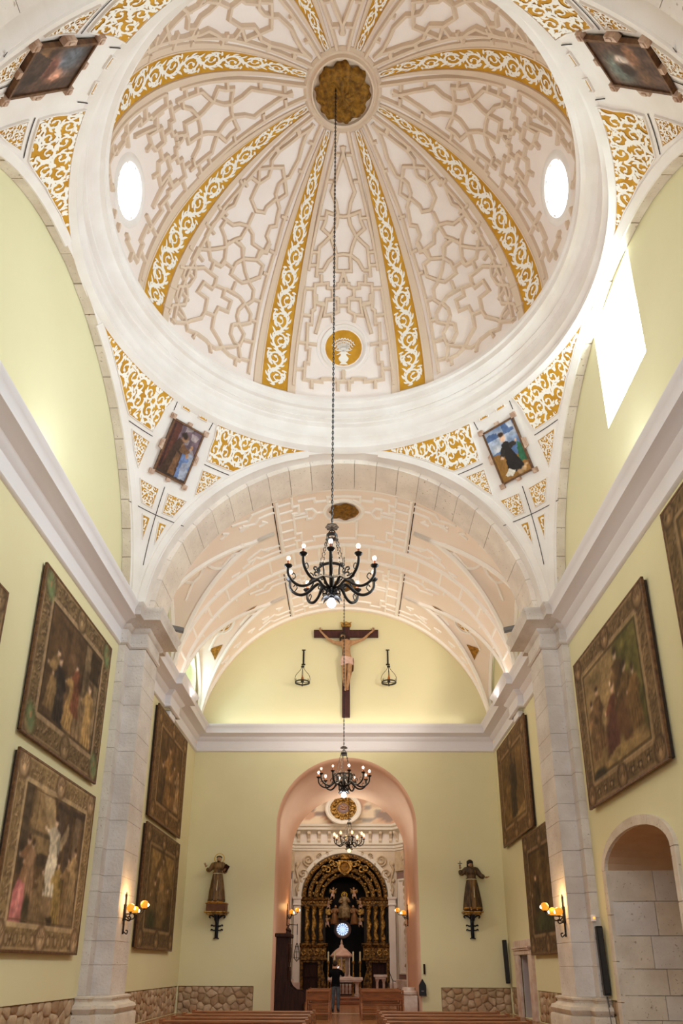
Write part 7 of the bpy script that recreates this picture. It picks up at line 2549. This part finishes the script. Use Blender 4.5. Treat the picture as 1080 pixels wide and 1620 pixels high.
def putto(label, c, H, s, ph):
    B = Vector(c)
    t = thing('putto', label, 'statue', tuple(B), 'putti round the seated figure')
    h = H
    P = lambda x, y, z: B + Vector((s * x * h, y * h, z * h))
    V = [P(0, 0, 0), P(0.02, -.02, .2), P(.02, -.02, .33), P(.03, -.03, .40), P(.04, -.05, .52),
         P(.13, -.02, .33), P(.26, -.08, .40 + .1 * ph), P(.38, -.12, .46 + .12 * ph), P(-.09, -.02, .33), P(-.2, -.1, .26), P(-.26, -.16, .36),
         P(.06, 0, -.06), P(.14, -.08, -.24), P(.08, .0, -.42), P(-.07, 0, -.06), P(-.16, -.02, -.26), P(-.24, .06, -.40)]
    E = [(0, 1), (1, 2), (2, 3), (3, 4), (2, 5), (5, 6), (6, 7), (2, 8), (8, 9), (9, 10), (0, 11), (11, 12), (12, 13), (0, 14), (14, 15), (15, 16)]
    Rr = [.12 * h, .125 * h, .1 * h, .05 * h, .07 * h, .06 * h, .045 * h, .03 * h, .06 * h, .045 * h, .03 * h, .1 * h, .075 * h, .04 * h, .1 * h, .075 * h, .04 * h]
    skin_mesh('body', V, E, Rr, [M['skin']], None, t, 2)
    hm = MB()
    head_shape(hm, P(.04, -.05, .54), .24 * h, Vector((s * .3, -1, 0)))
    hm.build('head', M['skin'], t, smooth='all')
    MB().sphere(P(.04, -.02, .58), .115 * h, 8).build('hair', M['hair'], t, smooth='all')
    mb = MB().grid(lambda u, v: P(-.16 + .34 * u, -.13 - .03 * sin(u * 7), .04 - .18 * v + .05 * sin(u * 5 + v * 3)), 8, 4)
    mb.build('sash', M['cloth'], t, smooth='all')
    for sd in (-1, 1):
        mb = MB()
        for k in range(4):
            q_ = []
            leaf2(q_, 0, 0, rad(50 - 24 * k), .34 * h, .1 * h, -.4)
            for qq in q_:
                vs = [B + Vector((sd * (x_ + .04 * h), .1 * h + dd_, .3 * h + y_)) for dd_ in (0, .012) for x_, y_ in qq]
                mb.add(vs, [(0, 1, 2, 3), (7, 6, 5, 4), (0, 4, 5, 1), (1, 5, 6, 2), (2, 6, 7, 3), (3, 7, 4, 0)])
        mb.build('wing', M['gilt2'], t)
    MB().tube([B + Vector((0, .1 * h, .1 * h)), Vector((B.x, 41.195, B.z + .1 * h))], .015, 5).build('rod', M['iron'], t)


for lab, x, z, s, ph in (('topmost left putto reaching inward above the seated figure', -.66, 5.22, 1, .6), ('topmost right putto reaching inward above the seated figure', .48, 5.22, -1, .6), ('middle left putto beside the seated figure', -.90, 4.66, 1, 0), ('middle right putto beside the seated figure', .82, 4.66, -1, 0), ('lowest left putto beside the rose window', -.95, 3.78, -1, .2), ('lowest right putto beside the rose window', .80, 3.78, -1, .4)):
    putto(lab, (x, 40.45, z), .58, s, ph)

# ---- altar, tabernacle, candles
t = MB().cbox(-2.6, 2.6, 35.9, 41.0, 0, .16, .02).build('trim_17', M['wood'])
struct(t, 'brown step of the altar platform', 'step')
MB().cbox(-2.3, 2.3, 36.25, 41.0, .16, .30, .02).build('upper_step', M['wood'], t)
t = thing('altar_table', 'white marble altar table on carved legs', 'altar', (0, 37, .16))
MB().cbox(-.80, .84, 36.6, 37.4, 1.0, 1.14, .015).cbox(-.74, .78, 36.65, 37.35, .94, 1.0, .01).build('slab', M['marble'], t)
for x in (-.55, .57):
    MB().lathe([(0, .3), (.16, .3), (.16, .38), (.10, .42), (.085, .5), (.10, .62), (.085, .8), (.13, .88), (.15, .95), (0, .95)], (x, 37, 0), 14).build('leg', M['marble'], t, smooth=True)
t = thing('altar_back_rail', 'dark wooden balustrade behind the altar table', 'railing', (0, 37.8, .3))
MB().cbox(-.75, .75, 37.75, 37.85, .84, .9, .01).cbox(-.75, .75, 37.75, 37.85, .32, .38, .01).build('rail', M['wood_dark'], t)
for i in range(9):
    MB().lathe([(.02, .38), (.035, .5), (.02, .6), (.035, .72), (.02, .84)], (-.68 + .17 * i, 37.8, 0), 8).build('baluster', M['wood'], t)
t = thing('tabernacle', 'pink marble domed tabernacle with gold door behind the altar', 'tabernacle', (-.17, 38.6, .3))
MB().cbox(-.70, .36, 38.3, 38.95, .3, 1.16, .02).build('base', M['marble'], t)
for k in range(6):
    a = PI / 6 + k * PI / 3
    MB().lathe([(.06, 1.16), (.06, 1.2), (.045, 1.22), (.045, 1.98), (.07, 2.04), (.07, 2.08), (0, 2.08)], (-.17 + .44 * cos(a), 38.6 + .32 * sin(a), 0), 10).build('colonnette', M['marble'], t)
MB().lathe([(0, 1.16), (.32, 1.16), (.32, 2.05), (0, 2.05)], (-.17, 38.65, 0), 8).build('cell', M['marble'], t)
MB().cbox(-.36, .02, 38.28, 38.36, 1.3, 1.98, .02).build('gold_door', M['gilt2'], t)
MB().lathe([(.56, 2.06), (.58, 2.12), (.52, 2.16), (.44, 2.26), (.26, 2.42), (.12, 2.5), (.10, 2.6), (.05, 2.66), (.06, 2.72), (.02, 2.86), (0, 2.88)], (-.17, 38.6, 0), 16).build('dome_roof', M['pinkmarble'], t, smooth=True)


def candlestick(label, x, y, z0, z1, z2):
    t = thing('altar_candlestick', label, 'candlestick', (x, y, z0), 'gilt candlesticks round the altar')
    H = z1 - z0
    MB().lathe([(0, 0), (.11, 0), (.11, .02), (.05, .06), (.03, .12 * H + .05), (.05, .3 * H), (.025, .4 * H), (.045, .6 * H), (.025, .75 * H), (.04, .9 * H), (.07, .97 * H), (.07, H), (0, H)], (x, y, z0), 12).build('stick', M['gilt2'], t, smooth=True)
    MB().lathe([(.038, 0), (.038, z2 - z1 - .01), (.01, z2 - z1), (0, z2 - z1)], (x, y, z1), 10).tube([(x, y, z2), (x, y, z2 + .03)], .004, 4).build('candle', M['candlewax'], t)


candlestick('gilt candlestick with white candle at the left end of the altar', -.80, 37.6, .3, 1.86, 2.29)
candlestick('gilt candlestick with white candle close left of the tabernacle', -.50, 37.55, .3, 1.9, 2.29)
candlestick('gilt candlestick with white candle close right of the tabernacle', .40, 37.55, .3, 1.86, 2.29)
candlestick('gilt candlestick with white candle at the right end of the altar', .73, 37.6, .3, 1.86, 2.29)
t = thing('marble_lectern', 'small white marble table right of the altar', 'lectern', (1.68, 37, .3))
MB().cbox(1.36, 1.99, 36.8, 37.2, 1.14, 1.26, .015).cbox(1.42, 1.93, 36.85, 37.15, 1.06, 1.14, .01).build('top', M['marble'], t)
for x in (1.52, 1.83):
    MB().lathe([(.09, .3), (.09, .4), (.06, .44), (.06, .92), (.09, 1.0), (.10, 1.06), (0, 1.06)], (x, 37, 0), 10).build('leg', M['marble'], t)
t = thing('iron_handrail', 'thin dark handrail sloping beside the right chapel panel', 'railing', (2.2, 36.4, 0))
MB().tube([(2.22, 36.4, 0), (2.22, 36.4, 1.0)], .018, 6).build('post', M['iron'], t)
MB().tube([(2.08, 36.9, 1.42), (2.12, 36.8, 1.3), (2.22, 36.4, 1.0), (2.34, 36.2, .98)], .018, 6).tube([(2.08, 36.9, 1.42), (2.08, 36.9, .31)], .018, 6).build('rail', M['iron'], t)
# hanging votive lamp on an iron arm, left
t = thing('hanging_votive_lamp', 'dark openwork lamp hanging on a rod by the left chapel pilaster', 'lamp', (-2.24, 36.2, 1.8))
c = Vector((-2.24, 36.2, 0))
MB().tube([(-2.24, 36.2, 3.5), (-2.24, 36.2, 3.0)], .022, 6).tube([(-2.24, 36.2, 3.45), (-4.38, 36.2, 3.55)], .018, 5).build('arm', M['iron'], t)
MB().tube([c + Vector((0, 0, 3.0)), c + Vector((0, 0, 2.62))], .008, 4).build('chain', M['iron'], t)
mb = MB()
for k in range(8):
    a = 2 * PI * k / 8
    mb.tube([c + Vector((r * cos(a), r * sin(a), z)) for r, z in ((.02, 2.64), (.07, 2.5), (.12, 2.25), (.16, 2.0), (.05, 1.88), (0, 1.82))], .009, 4)
for r, z in ((.16, 2.0), (.12, 2.25), (.07, 2.48)):
    mb.tube([c + Vector((r * cos(2 * PI * i / 16), r * sin(2 * PI * i / 16), z)) for i in range(16)], .01, 4, closed=True)
mb.build('cage', M['iron'], t)
for o in list(bpy.data.objects):
    if o.type == 'MESH' and len(o.data.polygons) == 0:
        bpy.data.objects.remove(o)
